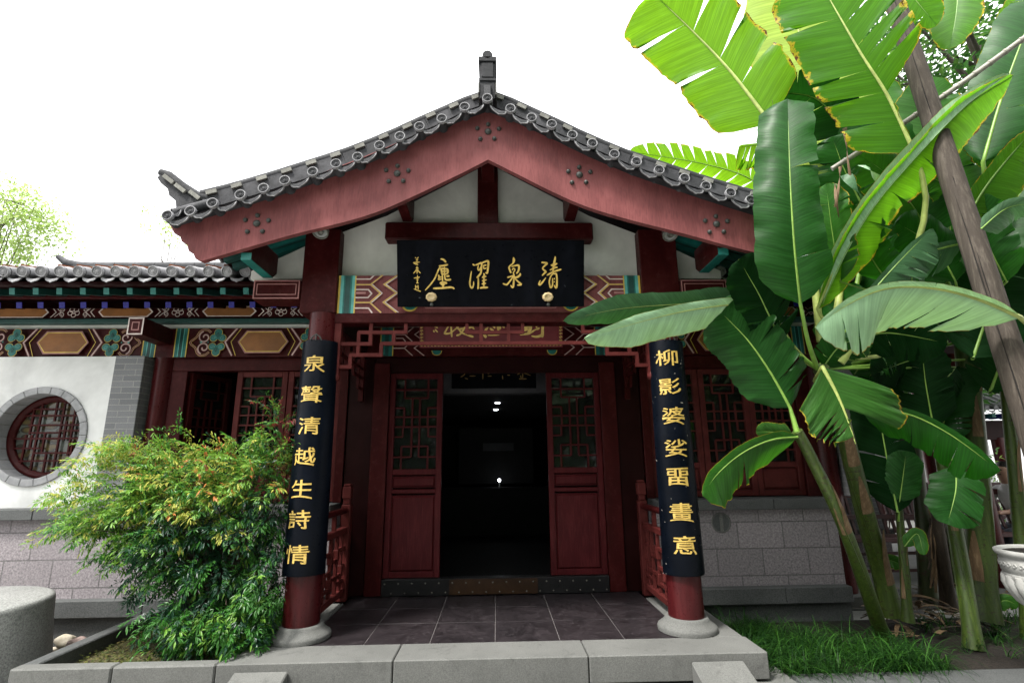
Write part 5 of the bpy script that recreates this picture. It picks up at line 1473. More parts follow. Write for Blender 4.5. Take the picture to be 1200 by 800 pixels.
# ================================================================== plants
def leaf_mat(name, up, under, trans, tfac=0.35, rough=0.38, scorch=0.0, vein=0.55, spec=0.2, bmp=0.6):
    """two-sided leaf: upper face, paler under face, light passing through; UV = (length m, side -1..1)"""
    m, nt, b = new_mat(name)
    L = nt.links
    uv = nt.nodes.new('ShaderNodeUVMap'); sp = nt.nodes.new('ShaderNodeSeparateXYZ'); L.new(uv.outputs[0], sp.inputs[0])
    ab = nt.nodes.new('ShaderNodeMath'); ab.operation = 'ABSOLUTE'; L.new(sp.outputs[1], ab.inputs[0])
    cb = nt.nodes.new('ShaderNodeCombineXYZ')
    mu = nt.nodes.new('ShaderNodeMath'); mu.operation = 'MULTIPLY_ADD'; L.new(ab.outputs[0], mu.inputs[0]); mu.inputs[1].default_value = -0.06; L.new(sp.outputs[0], mu.inputs[2])
    L.new(mu.outputs[0], cb.inputs[0]); 
    m2 = nt.nodes.new('ShaderNodeMath'); m2.operation = 'MULTIPLY'; L.new(sp.outputs[1], m2.inputs[0]); m2.inputs[1].default_value = 0.015
    L.new(m2.outputs[0], cb.inputs[1])
    vn = tex_noise(nt, cb.outputs[0], 75, 2, 0.6)
    vbig = tex_noise(nt, cb.outputs[0], 16, 3, 0.6)
    patch = tex_noise(nt, coords(nt), 5, 3, 0.6)
    geo = nt.nodes.new('ShaderNodeNewGeometry')
    base = mix(nt, geo.outputs['Backfacing'], up, under)
    base = mix(nt, ramp(nt, vn, [(0.42, (vein,) * 3), (0.60, (0,) * 3)]), base, tuple(x * 0.45 for x in up))
    base = mix(nt, ramp(nt, vbig, [(0.4, (0,) * 3), (0.7, (0.35,) * 3)]), base, tuple(min(1, x * 1.7 + .01) for x in up))
    base = mix(nt, ramp(nt, patch, [(0.35, (0.3,) * 3), (0.6, (0,) * 3)]), base, tuple(x * 0.5 for x in up))
    tc_ = mix(nt, ramp(nt, vn, [(0.42, (0.6,) * 3), (0.62, (0,) * 3)]), trans, tuple(x * 0.55 for x in trans))
    tc_ = mix(nt, ramp(nt, vbig, [(0.42, (0.4,) * 3), (0.6, (0,) * 3)]), tc_, tuple(x * 0.6 for x in trans))
    if scorch:
        en = tex_noise(nt, coords(nt), 14, 4, 0.7)
        ad = nt.nodes.new('ShaderNodeMath'); ad.operation = 'MULTIPLY_ADD'; L.new(en, ad.inputs[0]); ad.inputs[1].default_value = 0.55 * scorch; L.new(ab.outputs[0], ad.inputs[2])
        hf = nt.nodes.new('ShaderNodeMath'); hf.operation = 'MULTIPLY'; L.new(ad.outputs[0], hf.inputs[0]); hf.inputs[1].default_value = 0.5
        sc_y = ramp(nt, hf.outputs[0], [((0.975 + 0.225 * scorch) / 2, (0,) * 3), ((0.99 + 0.25 * scorch) / 2, (1,) * 3)])
        sc_b = ramp(nt, hf.outputs[0], [((0.985 + 0.285 * scorch) / 2, (0,) * 3), ((0.99 + 0.30 * scorch) / 2, (1,) * 3)])
        for nm in ('b', 't'):
            src = base if nm == 'b' else tc_
            src = mix(nt, sc_y, src, (0.45, 0.36, 0.02)); src = mix(nt, sc_b, src, (0.10, 0.035, 0.012))
            if nm == 'b': base = src
            else: tc_ = src
    L.new(base, b.inputs['Base Color']); b.inputs['Roughness'].default_value = rough; b.inputs['Specular IOR Level'].default_value = spec
    bump(nt, b, vn, bmp, 0.003)
    tr = nt.nodes.new('ShaderNodeBsdfTranslucent'); L.new(tc_, tr.inputs['Color'])
    mx = nt.nodes.new('ShaderNodeMixShader'); mx.inputs[0].default_value = tfac
    L.new(b.outputs[0], mx.inputs[1]); L.new(tr.outputs[0], mx.inputs[2])
    L.new(mx.outputs[0], nt.nodes['Material Output'].inputs['Surface'])
    return m
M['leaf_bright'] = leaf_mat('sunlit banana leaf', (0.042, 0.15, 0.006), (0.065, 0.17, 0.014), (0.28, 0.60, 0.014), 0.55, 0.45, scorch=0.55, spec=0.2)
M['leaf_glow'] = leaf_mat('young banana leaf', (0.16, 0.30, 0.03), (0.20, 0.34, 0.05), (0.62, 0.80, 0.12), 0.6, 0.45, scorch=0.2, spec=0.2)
M['leaf_scorched'] = leaf_mat('scorched banana leaf', (0.026, 0.11, 0.007), (0.04, 0.125, 0.015), (0.19, 0.52, 0.012), 0.5, 0.45, scorch=1.0, spec=0.2)
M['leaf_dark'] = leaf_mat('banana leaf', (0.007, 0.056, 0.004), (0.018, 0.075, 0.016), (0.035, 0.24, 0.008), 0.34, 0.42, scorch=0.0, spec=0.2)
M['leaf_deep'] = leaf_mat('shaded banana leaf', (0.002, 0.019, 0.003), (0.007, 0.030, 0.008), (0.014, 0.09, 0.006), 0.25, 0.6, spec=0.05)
M['leaf_mid'] = leaf_mat('green banana leaf', (0.020, 0.095, 0.008), (0.040, 0.115, 0.022), (0.08, 0.33, 0.015), 0.34, 0.42, scorch=0.22, spec=0.2)
M['leaf_pale'] = leaf_mat('waxy banana leaf', (0.33, 0.54, 0.32), (0.36, 0.54, 0.34), (0.25, 0.48, 0.10), 0.2, 0.35, scorch=0.10, vein=0.3, spec=0.25)  # leaf wax and sky glare both put into the pale colour
M['leaf_grey'] = leaf_mat('grey waxy banana leaf', (0.055, 0.135, 0.060), (0.10, 0.175, 0.10), (0.05, 0.18, 0.03), 0.22, 0.42, vein=0.4, spec=0.2)
M['rib'] = paint('leaf rib', (0.20, 0.36, 0.06), 0.4, 0.3, scale=8)
M['rib_bright'] = paint('pale leaf rib', (0.42, 0.50, 0.14), 0.4, 0.3, scale=8)
M['stem'] = paint('banana stem', (0.042, 0.074, 0.010), 0.45, 0.6, wc=(0.10, 0.13, 0.022), scale=5, streak=(8, 8, 0.7), bmp=0.4, speck=((0.025, 0.018, 0.008), 20, 0.60), grain=(9, 9, 0.45))
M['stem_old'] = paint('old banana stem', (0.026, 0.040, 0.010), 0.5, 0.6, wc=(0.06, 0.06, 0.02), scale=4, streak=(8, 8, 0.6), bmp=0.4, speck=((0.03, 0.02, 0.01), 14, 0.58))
M['dry'] = paint('dry banana sheath', (0.16, 0.10, 0.05), 0.8, 0.6, wc=(0.34, 0.26, 0.16), scale=8, streak=(5, 5, 1), bmp=0.4)
M['dry_dark'] = paint('rotting banana sheath', (0.035, 0.024, 0.014), 0.8, 0.6, wc=(0.10, 0.07, 0.04), scale=8, streak=(5, 5, 1), bmp=0.4)

lrnd = random.Random(11)
def catmull(pts, n):
    """n + 1 evenly spread points on a smooth curve through pts"""
    fine = smooth2([tuple(p) for p in pts], 12) if len(pts) > 2 else [tuple(V(pts[0]).lerp(V(pts[1]), t / 12)) for t in range(13)]
    fine = [V(p) for p in fine]
    d = [0]
    for a, c in zip(fine, fine[1:]): d.append(d[-1] + (c - a).length)
    out = []; j = 0
    for i in range(n + 1):
        s_ = d[-1] * i / n
        while j < len(d) - 2 and d[j + 1] < s_: j += 1
        t = (s_ - d[j]) / max(1e-9, d[j + 1] - d[j])
        out.append(fine[j].lerp(fine[j + 1], min(1, t)))
    return out, d[-1]

def banana_leaf(plant, mid, W, mat, rot=0, a=(0.18, 0.18), bend=(-0.25, -0.25), tears=(2, 2), wave=0.04, pet=None, rib='rib', n=44, tip=0.25, base=0.12, normal=None, corr=0.016, gap=0.10, lean=0.30, bare=0.0, name='leaf', cut=None):
    """mid: [(x, y, Y)...] photo pixel + depth, blade base -> tip; W: half widths in photo pixels (right, left of travel)"""
    mp = [P(*q) for q in mid]
    pts, ln = catmull(mp, n)
    depth = sum((p - CAM).dot(_f) for p in mp) / len(mp)
    W = (W, W) if isinstance(W, (int, float)) else W
    Wm = [w * depth / FPX for w in W]
    mb = MB(); fr = []
    for i, p in enumerate(pts):
        t = (pts[min(i + 1, n)] - pts[max(i - 1, 0)]).normalized()
        nv = V(normal) if normal is not None else (CAM - p).normalized()
        if rot: nv = Matrix.Rotation(R(rot), 3, t) @ nv
        s_ = t.cross(nv).normalized(); nn = s_.cross(t).normalized()
        fr.append((p, t, s_, nn))
    ph = lrnd.uniform(0, 6)
    K = 6
    for si, sg in ((0, 1), (1, -1)):
        if Wm[si] <= 0: continue
        nt_ = tears[si]
        tl = sorted(lrnd.uniform(0.10, 0.93) for _ in range(nt_ + (2 if max(Wm) > .12 and nt_ else 0))) if isinstance(nt_, int) else sorted(nt_)
        edges = [0.0] + tl + [1.0]
        for e0, e1 in zip(edges, edges[1:]):
            if e1 - e0 < 0.008: continue
            k0, k1 = e0 * n, e1 * n
            st = [k0] + [k for k in range(int(k0) + 1, int(math.ceil(k1))) if k - k0 > 0.15 and k1 - k > 0.15] + [k1]
            db = lrnd.uniform(-0.16, 0.16) if len(edges) > 2 else 0
            vv = []; uvs = []
            depth_cut = lrnd.uniform(0.0, 0.55 if isinstance(nt_, int) else 0.3)
            for q, k in enumerate(st):
                i = min(int(k), n - 1); f = k - i
                p = fr[i][0].lerp(fr[i + 1][0], f); t = fr[i][1].lerp(fr[i + 1][1], f); s_ = fr[i][2].lerp(fr[i + 1][2], f); nn = fr[i][3].lerp(fr[i + 1][3], f)
                tt = k / n
                w = Wm[si] * min(1, (max(tt, 0.0) / base) ** 0.6 if tt < base else 1) * min(1, (max(0, 1 - tt - bare) / tip) ** 0.55 if 1 - tt - bare < tip else 1)
                w *= 1 + 0.09 * noise.noise(V((tt * 5, ph * 3, si * 5)))
                if cut and cut[si]: w *= cut[si](tt)
                g0 = (k - k0) / n; g1 = (k1 - k) / n
                for j in range(K + 1):
                    v = j / K
                    sh = 0
                    if e0 > 0 and q == 0: sh += gap * Wm[si] * max(0, v - depth_cut) ** 1.3
                    if e1 < 1 and q == len(st) - 1: sh -= gap * Wm[si] * max(0, v - depth_cut) ** 1.3
                    lat = w * v
                    zz = w * (a[si] * v + (bend[si] + db) * v * v)
                    # keep the blade's true width when it folds
                    c = 1 / math.sqrt(1 + (a[si] + (bend[si] + db) * v) ** 2) ** 0.6
                    wv = corr * Wm[si] * v ** 1.4 * sin((tt - 0.06 * v) * 150) + wave * Wm[si] * (sin(tt * 21 + ph + si * 2) * v * v + 0.5 * sin(tt * 57 + ph * 2) * v ** 3)
                    edge = Wm[si] * v ** 3 * (0.05 * noise.noise(V((tt * 26, ph + si * 7, 3))) + 0.045 * noise.noise(V((tt * 90, ph + si * 7, 8))))
                    pos = p + s_ * (sg * (lat * c + edge)) + nn * (zz * c + wv) + t * (lean * lat + sh)
                    vv.append(pos); uvs.append((tt * ln, sg * v))
            ff = []
            for q in range(len(st) - 1):
                for j in range(K):
                    o = q * (K + 1) + j
                    ff.append((o, o + K + 1, o + K + 2, o + 1) if sg < 0 else (o, o + 1, o + K + 2, o + K + 1))
            mb.add(vv, ff, 0, uv=uvs, smooth=True)
    # keep the upper face on the side of the normal
    f0 = mb.f[0]; vtx = [V(mb.v[i]) for i in f0]
    nr = (vtx[1] - vtx[0]).cross(vtx[2] - vtx[0])
    if nr.dot(fr[0][3]) < 0: mb.f = [f[::-1] for f in mb.f]; mb.uv = [u[::-1] if u else u for u in mb.uv]
    # rib and leaf stalk
    rr = max(0.005, 0.044 * max(Wm))
    ribp = [q[0] - q[3] * rr * 0.25 for q in fr[::2]]
    rads = [rr * (1 - 0.82 * i / (len(ribp) - 1)) for i in range(len(ribp))]
    if pet:
        pp, _ = catmull([P(*q) for q in pet] + [mp[0]], 10)
        ribp = pp[:-1] + ribp; rads = [rr * (1.75 - 0.75 * i / 10) for i in range(10)] + rads
    mb.tube(ribp, rads, 8, 1)
    me_o = mb.build(name, [M[mat], M[rib]], plant)
    return me_o

def stem(plant, pts, r0, r1, mat='stem', dry=3, seed=0):
    sr = random.Random(seed)
    p, ln = catmull([P(*q[:3]) if len(q) == 3 else V(q[0]) for q in pts], 26)
    n = len(p) - 1
    rads = [(r0 + (r1 - r0) * (i / n) ** 0.8) * (1 + 0.03 * noise.noise(V((i * .6, seed, 0)))) * (1 + 0.22 * max(0, 1 - i / 2.5)) for i in range(n + 1)]
    b = MB().tube(p, rads, 16)
    # overlapping sheath edges: raised lips wrapping up the stem
    for k in range(3):
        a0 = sr.uniform(0, 6.28); i0 = sr.randrange(1, 9)
        q = []
        for i in range(i0, min(n, i0 + 13)):
            t = (p[min(i + 1, n)] - p[i - 1]).normalized(); x = t.cross(V((0, 1, 0))).normalized(); u = x.cross(t)
            aa = a0 + (i - i0) * 0.07
            q.append(p[i] + (x * cos(aa) + u * sin(aa)) * rads[i] * 0.99)
        if len(q) > 3: b.tube(q, [0.002 + 0.006 * sin(pi * j / (len(q) - 1)) for j in range(len(q))], 5)
    o = b.build('stem', M[mat], plant)
    d = MB()
    for k in range(dry):
        i0 = sr.randrange(3, n - 4); a0 = sr.uniform(3.3, 6.1); wd = sr.uniform(0.35, 0.8); L = sr.randrange(3, 7)
        vv = []
        for i in range(L + 1):
            c = p[min(n, i0 + i)]; r = rads[min(n, i0 + i)]
            t = (p[min(n, i0 + i + 1)] - p[i0 + i - 1]).normalized(); x = t.cross(V((0, 1, 0))).normalized(); u = x.cross(t)
            lift = 1.03 + (0.5 * ((i / L) ** 3) if k % 2 else 0.06)
            ww = wd * (1 - 0.85 * (i / L) ** 1.5)
            for j in range(4):
                aa = a0 + ww * (j / 3 - 0.5) * 2
                vv.append(c + (x * cos(aa) + u * sin(aa)) * r * lift)
        d.add(vv, [(i * 4 + j, i * 4 + j + 1, i * 4 + j + 5, i * 4 + j + 4) for i in range(L) for j in range(3)], 0, smooth=True)
    if dry: d.build('dry_sheath', M['dry'], plant)
    return o

def plant(base_px, label, zb=-0.235, Y=None):
    p = PZ(base_px[0], base_px[1], zb) if Y is None else P(base_px[0], base_px[1], Y)
    return tag(empty('banana_plant', p), label, 'banana plant', 'banana plants beside the porch')

# front leaning plant
pA = plant((1037, 752), 'slender leaning banana plant nearest the porch with torn green lower leaves')
bA = tuple(pA.location)
stem(pA, [(bA,), (990, 620, -0.15), (950, 535, -0.28), (934, 505, -0.33)], 0.062, 0.042, dry=3, seed=1)
banana_leaf(pA, [(935, 512, -0.36), (905, 515, -0.42), (871, 530, -0.5), (840, 556, -0.58), (824, 581, -0.64)], (9, 36), 'leaf_mid', rot=-18, a=(.2, -.1), bend=(-.2, -.15), tears=(0, 2), tip=.18, gap=.05)
banana_leaf(pA, [(928, 508, -0.34), (905, 506, -0.36), (886, 505, -0.38)], (11, 9), 'leaf_mid', rot=0, tears=(0, 0))
banana_leaf(pA, [(926, 478, -0.32), (905, 440, -0.34), (880, 403, -0.36), (856, 377, -0.38), (838, 360, -0.4)], (44, 40), 'leaf_dark', rot=20, tears=(1, 0), a=(.1, .1), pet=[(934, 506, -0.33)])
banana_leaf(pA, [(964, 430, -0.52), (980, 460, -0.54), (992, 488, -0.55), (1003, 520, -0.56)], (44, 62), 'leaf_mid', rot=-12, a=(.15, .1), bend=(-.25, -.3), tears=((.52, .60, .68, .76), (.55,)), tip=.5, bare=.10, gap=.16, lean=.75, rib='rib_bright', pet=[(957, 446, -.1)], base=.04, cut=(None, lambda t: 1.0 if t < .55 else 0.02))

# second plant: the big upright leaves
pB = plant((1046, 720), 'leaning banana plant with tall upright leaves over the porch eave', Y=0.66)
bB = tuple(pB.location)
stem(pB, [(bB,), (1030, 660, 0.6), (1003, 560, 0.25), (980, 470, -0.05), (962, 432, -0.2)], 0.088, 0.064, 'stem', dry=4, seed=2)
C2 = (958, 432, -0.22)
banana_leaf(pB, [(938, 356, -0.72), (931, 290, -0.84), (926, 210, -0.88), (923, 116, -0.84)], (36, 42), 'leaf_dark', rot=12, a=(.32, .36), bend=(-.35, -.5), tears=((.2, .62), (.35,)), gap=.025, tip=.07, base=.12, rib='rib', pet=[C2, (947, 400, -0.5)], lean=.16, wave=.08, cut=(lambda t: 1.06 - .36 * t, lambda t: 1.06 - .30 * t))
banana_leaf(pB, [(902, 368, -0.10), (860, 352, -0.25), (800, 356, -0.42), (725, 362, -0.58), (660, 376, -0.7)], (15, 17), 'leaf_grey', rot=0, a=(.2, -.3), bend=(-.1, -.3), tears=(0, 0), gap=.03, wave=.06, rib='rib_bright', pet=[C2, (935, 410, -.2)])
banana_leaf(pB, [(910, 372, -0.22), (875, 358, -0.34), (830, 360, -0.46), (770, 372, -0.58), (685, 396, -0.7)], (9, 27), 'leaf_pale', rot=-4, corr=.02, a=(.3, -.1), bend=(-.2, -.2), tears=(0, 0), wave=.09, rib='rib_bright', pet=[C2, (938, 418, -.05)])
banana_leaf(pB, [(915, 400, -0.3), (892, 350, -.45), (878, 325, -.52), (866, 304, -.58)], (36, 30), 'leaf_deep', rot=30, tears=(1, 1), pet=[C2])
banana_leaf(pB, [(903, 145, 0.0), (858, 86, 0.05), (815, 40, 0.1), (765, -8, 0.1)], (50, 53), 'leaf_bright', rot=6, a=(.08, .08), bend=(-.1, -.1), tears=((.27, .46, .68), (.42, .74)), gap=.16, lean=.45, tip=.12, base=.05, rib='rib_bright', pet=[(962, 400, -.1), (940, 230, .0)])
banana_leaf(pB, [(906, 168, 0.02), (885, 170, 0.0), (866, 172, 0)], (2, 26), 'leaf_bright', rot=0, tears=(0, (.3, .5, .66, .8)), gap=.18, tip=.1)
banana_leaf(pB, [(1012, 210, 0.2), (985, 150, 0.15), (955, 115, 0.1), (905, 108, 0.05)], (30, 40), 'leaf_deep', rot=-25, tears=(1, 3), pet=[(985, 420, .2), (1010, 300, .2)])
banana_leaf(pB, [(995, 250, 0.3), (965, 120, 0.5), (940, 50, 0.6), (905, -70, 0.6)], (56, 54), 'leaf_glow', rot=10, tears=(1, 0), gap=.04, rib='rib_bright', pet=[(975, 420, .2)], lean=.15)
banana_leaf(pB, [(1072, 180, -0.72), (1040, 112, -0.76), (1006, 58, -0.78), (950, -40, -0.78)], (58, 56), 'leaf_scorched', rot=8, a=(.12, .12), bend=(-.15, -.15), tears=((.40, .47, .54, .66), (.16, .30, .42, .7)), gap=.09, lean=.38, tip=.16, base=.05, cut=(lambda t: max(0.03, min(1, (t - .30) / .05)), None), rib='rib_bright', pet=[(985, 425, -.2), (1060, 320, -.45), (1085, 240, -.65)])

# third plant, the thick upright stem by the pole
pC = plant((1152, 726), 'thick upright banana plant beside the timber pole', Y=0.5)
bC = tuple(pC.location)
stem(pC, [(bC,), (1148, 620, 0.5), (1140, 500, 0.45), (1128, 370, 0.4)], 0.116, 0.084, 'stem', dry=4, seed=3)
C3 = (1128, 375, 0.38)
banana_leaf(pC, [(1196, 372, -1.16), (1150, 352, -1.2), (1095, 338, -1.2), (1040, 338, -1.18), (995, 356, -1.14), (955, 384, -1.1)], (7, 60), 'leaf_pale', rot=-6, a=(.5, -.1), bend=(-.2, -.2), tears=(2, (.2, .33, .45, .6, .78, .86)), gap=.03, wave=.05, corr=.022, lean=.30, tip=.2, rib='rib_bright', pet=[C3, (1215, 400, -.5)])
banana_leaf(pC, [(958, 362, -0.2), (985, 300, -0.4), (1020, 242, -0.6), (1075, 180, -0.78), (1130, 125, -0.9), (1188, 88, -0.98)], (44, 13), 'leaf_scorched', rot=25, a=(-.1, .2), bend=(-.3, .3), tears=((.33, .45, .60), 1), gap=.06, lean=.25, rib='rib_bright', pet=[C3, (1010, 420, 0)], tip=.2, base=.2)
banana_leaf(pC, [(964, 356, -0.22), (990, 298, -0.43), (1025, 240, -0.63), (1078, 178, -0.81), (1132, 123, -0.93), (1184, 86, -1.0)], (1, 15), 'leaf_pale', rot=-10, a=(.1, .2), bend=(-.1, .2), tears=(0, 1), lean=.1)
banana_leaf(pC, [(1010, 482, -0.10), (1060, 484, -0.22), (1112, 508, -0.35), (1172, 552, -0.5)], (38, 7), 'leaf_dark', rot=12, a=(-.1, .3), bend=(-.2, -.1), tears=((.35, .55, .7, .82), 0), gap=.02, lean=.35, rib='rib', tip=.22)
banana_leaf(pC, [(1000, 400, -0.1), (1040, 390, -.2), (1110, 402, -.3)], (30, 20), 'leaf_deep', rot=0, tears=(1, 1), pet=[C3])
banana_leaf(pC, [(965, 430, -0.15), (985, 405, -.25), (1020, 392, -.35)], (25, 20), 'leaf_dark', rot=20, tears=(1, 1))
banana_leaf(pC, [(1128, 285, -0.45), (1085, 297, -.5), (1040, 322, -.52)], (7, 34), 'leaf_grey', rot=-15, a=(.2, -.1), tears=(0, 3), lean=.1, pet=[C3])
banana_leaf(pC, [(985, 396, -0.5), (1020, 345, -0.55), (1060, 300, -.6), (1092, 268, -.6)], (34, 6), 'leaf_grey', rot=10, tears=((.2, .3, .4, .48, .56, .64, .72, .8, .88), 1), gap=.10, a=(-.1, .3), bend=(-.2, 0), lean=.5)
banana_leaf(pC, [(1075, 360, 0.1), (1060, 280, 0.0), (1030, 200, -.1), (1000, 130, -.15)], (45, 45), 'leaf_dark', rot=-20, tears=(2, 2), pet=[C3])
banana_leaf(pC, [(1110, 330, 0.1), (1112, 240, 0.0), (1100, 170, 0.0), (1085, 90, 0.0)], (45, 45), 'leaf_mid', rot=30, tears=(3, 2), pet=[C3])
banana_leaf(pC, [(1118, -70, 0.2), (1122, 0, 0.1), (1113, 58, 0.05)], (26, 24), 'leaf_scorched', rot=0, tears=(0, 0), tip=.3)
banana_leaf(pC, [(1040, -60, 0.1), (1062, -15, 0.0), (1098, 30, -.05)], (26, 26), 'leaf_scorched', rot=0, tears=(1, 0), tip=.4)

# fourth plant at the right edge
pD = plant((1196, 690), 'banana plant at the right edge behind the urn', Y=0.35)
bD = (pD.location.x, pD.location.y, -0.235)
pD.location = bD
stem(pD, [(bD,), (1190, 560, 0.3), (1178, 440, 0.25), (1168, 330, 0.2)], 0.062, 0.045, 'stem', dry=3, seed=4)
C4 = (1170, 340, 0.2)
banana_leaf(pD, [(1152, 105, -0.10), (1166, 62, -0.12), (1186, 18, -0.15), (1220, -50, -0.2)], (34, 15), 'leaf_bright', rot=35, tears=(1, 0), rib='rib_bright', pet=[C4, (1150, 200, 0)])
banana_leaf(pD, [(1152, 190, -0.3), (1172, 120, -0.35), (1195, 55, -0.4), (1225, -20, -0.4)], (48, 34), 'leaf_dark', rot=0, tears=(2, 1), pet=[C4])
banana_leaf(pD, [(1130, 262, -0.6), (1160, 212, -0.7), (1212, 150, -0.8)], (40, 12), 'leaf_scorched', rot=20, a=(-.1, .3), tears=(1, 0), pet=[C4])
banana_leaf(pD, [(1140, 320, -0.4), (1170, 262, -0.5), (1220, 195, -0.55)], (40, 30), 'leaf_dark', rot=-20, tears=(1, 2), pet=[C4])
banana_leaf(pD, [(1150, 268, -1.2), (1180, 244, -1.25), (1215, 238, -1.3)], (22, 9), 'leaf_grey', rot=15, a=(-.2, .2), tears=(0, 0))
banana_leaf(pD, [(1140, 420, -0.3), (1175, 330, -0.3), (1230, 280, -0.4)], (45, 40), 'leaf_deep', rot=10, tears=(2, 2), pet=[C4])
banana_leaf(pD, [(1160, 460, 0.1), (1185, 400, 0.0), (1225, 350, 0)], (40, 30), 'leaf_deep', rot=-10, tears=(1, 1), pet=[C4])

for args in (([(1100, 300, -.1), (1075, 250, -.2), (1040, 205, -.3), (1000, 178, -.35)], 30, 'leaf_mid', 30), ([(1040, 330, -.2), (1015, 290, -.3), (1000, 240, -.4)], 26, 'leaf_dark', -30), ([(1120, 240, -.3), (1105, 215, -.4), (1078, 205, -.45)], 18, 'leaf_mid', 20), ([(1120, 330, -.3), (1095, 290, -.3), (1050, 260, -.35)], 28, 'leaf_dark', 25), ([(1180, 330, -.5), (1160, 290, -.55), (1140, 230, -.6)], 26, 'leaf_dark', -20), ([(1195, 190, -.2), (1150, 150, -.25), (1110, 130, -.3)], 30, 'leaf_mid', 35), ([(985, 330, -.3), (975, 270, -.4), (968, 215, -.45)], 22, 'leaf_mid', -25), ([(1010, 240, .1), (990, 200, .05), (975, 160, 0)], 30, 'leaf_dark', 15)):
    banana_leaf(pC, args[0], args[1], args[2], rot=args[3], a=(.25, .2), bend=(-.35, -.3), tears=(3, 3), gap=.10, n=30, wave=.07, pet=[C3])
# young plants between the big stems
pE = plant((1064, 728), 'thin young banana plant with one narrow leaf between the larger stems', Y=0.45)
bE = tuple(pE.location)
stem(pE, [(bE,), (1060, 670, .44), (1054, 600, .4), (1052, 560, .36)], 0.045, 0.026, 'stem', dry=2, seed=5)
banana_leaf(pE, [(1054, 588, 0.30), (1058, 560, .28), (1062, 528, .26)], (18, 17), 'leaf_dark', rot=10, tears=(0, 0), pet=[(1053, 610, .38)])
banana_leaf(pE, [(1052, 600, 0.3), (1040, 540, .35), (1030, 480, .4), (1028, 430, .4)], (30, 30), 'leaf_deep', rot=15, tears=(1, 1))
banana_leaf(pE, [(1060, 640, .3), (1075, 625, .25), (1082, 650, .2)], (7, 7), 'leaf_mid', tears=(0, 0))
pF = plant((1138, 742), 'green banana plant with a broad drooping leaf in front of the thick stem', Y=0.15)
bF = (pF.location.x, pF.location.y, -0.235); pF.location = bF
stem(pF, [(bF,), (1130, 680, .2), (1112, 580, .28), (1096, 500, .3)], 0.066, 0.048, 'stem', dry=3, seed=6)
banana_leaf(pF, [(1120, 546, 0.05), (1120, 575, .0), (1110, 614, -.03)], (25, 27), 'leaf_dark', rot=-15, tears=(0, 1), pet=[(1098, 505, .25)], tip=.3)
banana_leaf(pF, [(1094, 500, .25), (1085, 450, .2), (1080, 405, .2)], (26, 26), 'leaf_deep', rot=10, tears=(1, 1))
banana_leaf(pF, [(1100, 520, .25), (1112, 470, .3), (1125, 430, .35)], (24, 24), 'leaf_deep', rot=-20, tears=(1, 0))
pG = plant((1088, 705), 'withered brown banana stump between the green stems', zb=-0.235)
bG = tuple(pG.location)
stem(pG, [(bG,), (1084, 640, bG[1] - .1), (1076, 560, bG[1] - .1), (1070, 500, bG[1] - .1)], 0.085, 0.06, 'stem_old', dry=0, seed=7)
dr = MB(); drnd = random.Random(5)
for k in range(16):
    x, y = 1098 + drnd.uniform(-9, 9), 600 + drnd.uniform(-12, 12); Y = bG[1] - 0.22 + drnd.uniform(-.12, .08)
    pts_, _ = catmull([P(x, y, Y), P(x + drnd.uniform(-6, 8), y + 35, Y - .06), P(x + drnd.uniform(-8, 14), y + drnd.uniform(60, 95), Y - .1)], 8)
    w = drnd.uniform(.015, .035); vv = []
    for i, p in enumerate(pts_):
        u_ = V((cos(i * .5 + k), sin(i * .5 + k), 0)) * w * (1 - .6 * i / 8)
        vv += [p - u_, p + V((0, -.012, 0)), p + u_]
    dr.add(vv, [(i * 3 + j, i * 3 + j + 1, i * 3 + j + 4, i * 3 + j + 3) for i in range(8) for j in range(2)], k % 2, smooth=True)
dr.build('dry_leaf', [M['dry'], M['dry_dark']], pG)
stem(pG, [P(1112, 700, bG[1] - .45).to_tuple() and (tuple(PZ(1112, 712, -.235)),), (1104, 650, bG[1] - .4), (1097, 600, bG[1] - .35)], 0.075, 0.05, 'dry_dark', dry=0, seed=9)
pH = plant((1120, 690), 'dim banana stem in the shade behind the thick one', zb=-0.235)
bH = tuple(pH.location)
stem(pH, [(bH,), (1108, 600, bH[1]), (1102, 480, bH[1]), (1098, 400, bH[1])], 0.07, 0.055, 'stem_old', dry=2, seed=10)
for k, (x, y, dx, dy, w, m_) in enumerate(((985, 195, -6, 48, .02, 'dry'), (978, 215, 5, 40, .015, 'dry'), (992, 205, 24, 34, .05, 'leaf_grey'), (1012, 195, 30, 22, .05, 'leaf_pale'), (905, 118, 3, 60, .012, 'dry'), (1032, 212, 16, 36, .05, 'leaf_grey'), (990, 150, 8, 70, .02, 'dry'))):
    q_, _ = catmull([P(x, y, -.5), P(x + dx * .4, y + dy * .5, -.56), P(x + dx, y + dy, -.5)], 8)
    cb_ = MB(); vv = []
    for i, p_ in enumerate(q_):
        u_ = V((cos(i * .35 + k) * w, sin(i * .35 + k) * w, .3 * w)) * (1 - .5 * i / 8)
        vv += [p_ - u_, p_ + V((0, -.4 * w, 0)), p_ + u_]
    cb_.add(vv, [(i * 3 + j, i * 3 + j + 1, i * 3 + j + 4, i * 3 + j + 3) for i in range(8) for j in range(2)], 0, uv=[(i // 3 * .05, (i % 3 - 1) * .8) for i in range(27)], smooth=True)
    cb_.build('dry_leaf' if m_ == 'dry' else 'leaf', M[m_], pB)
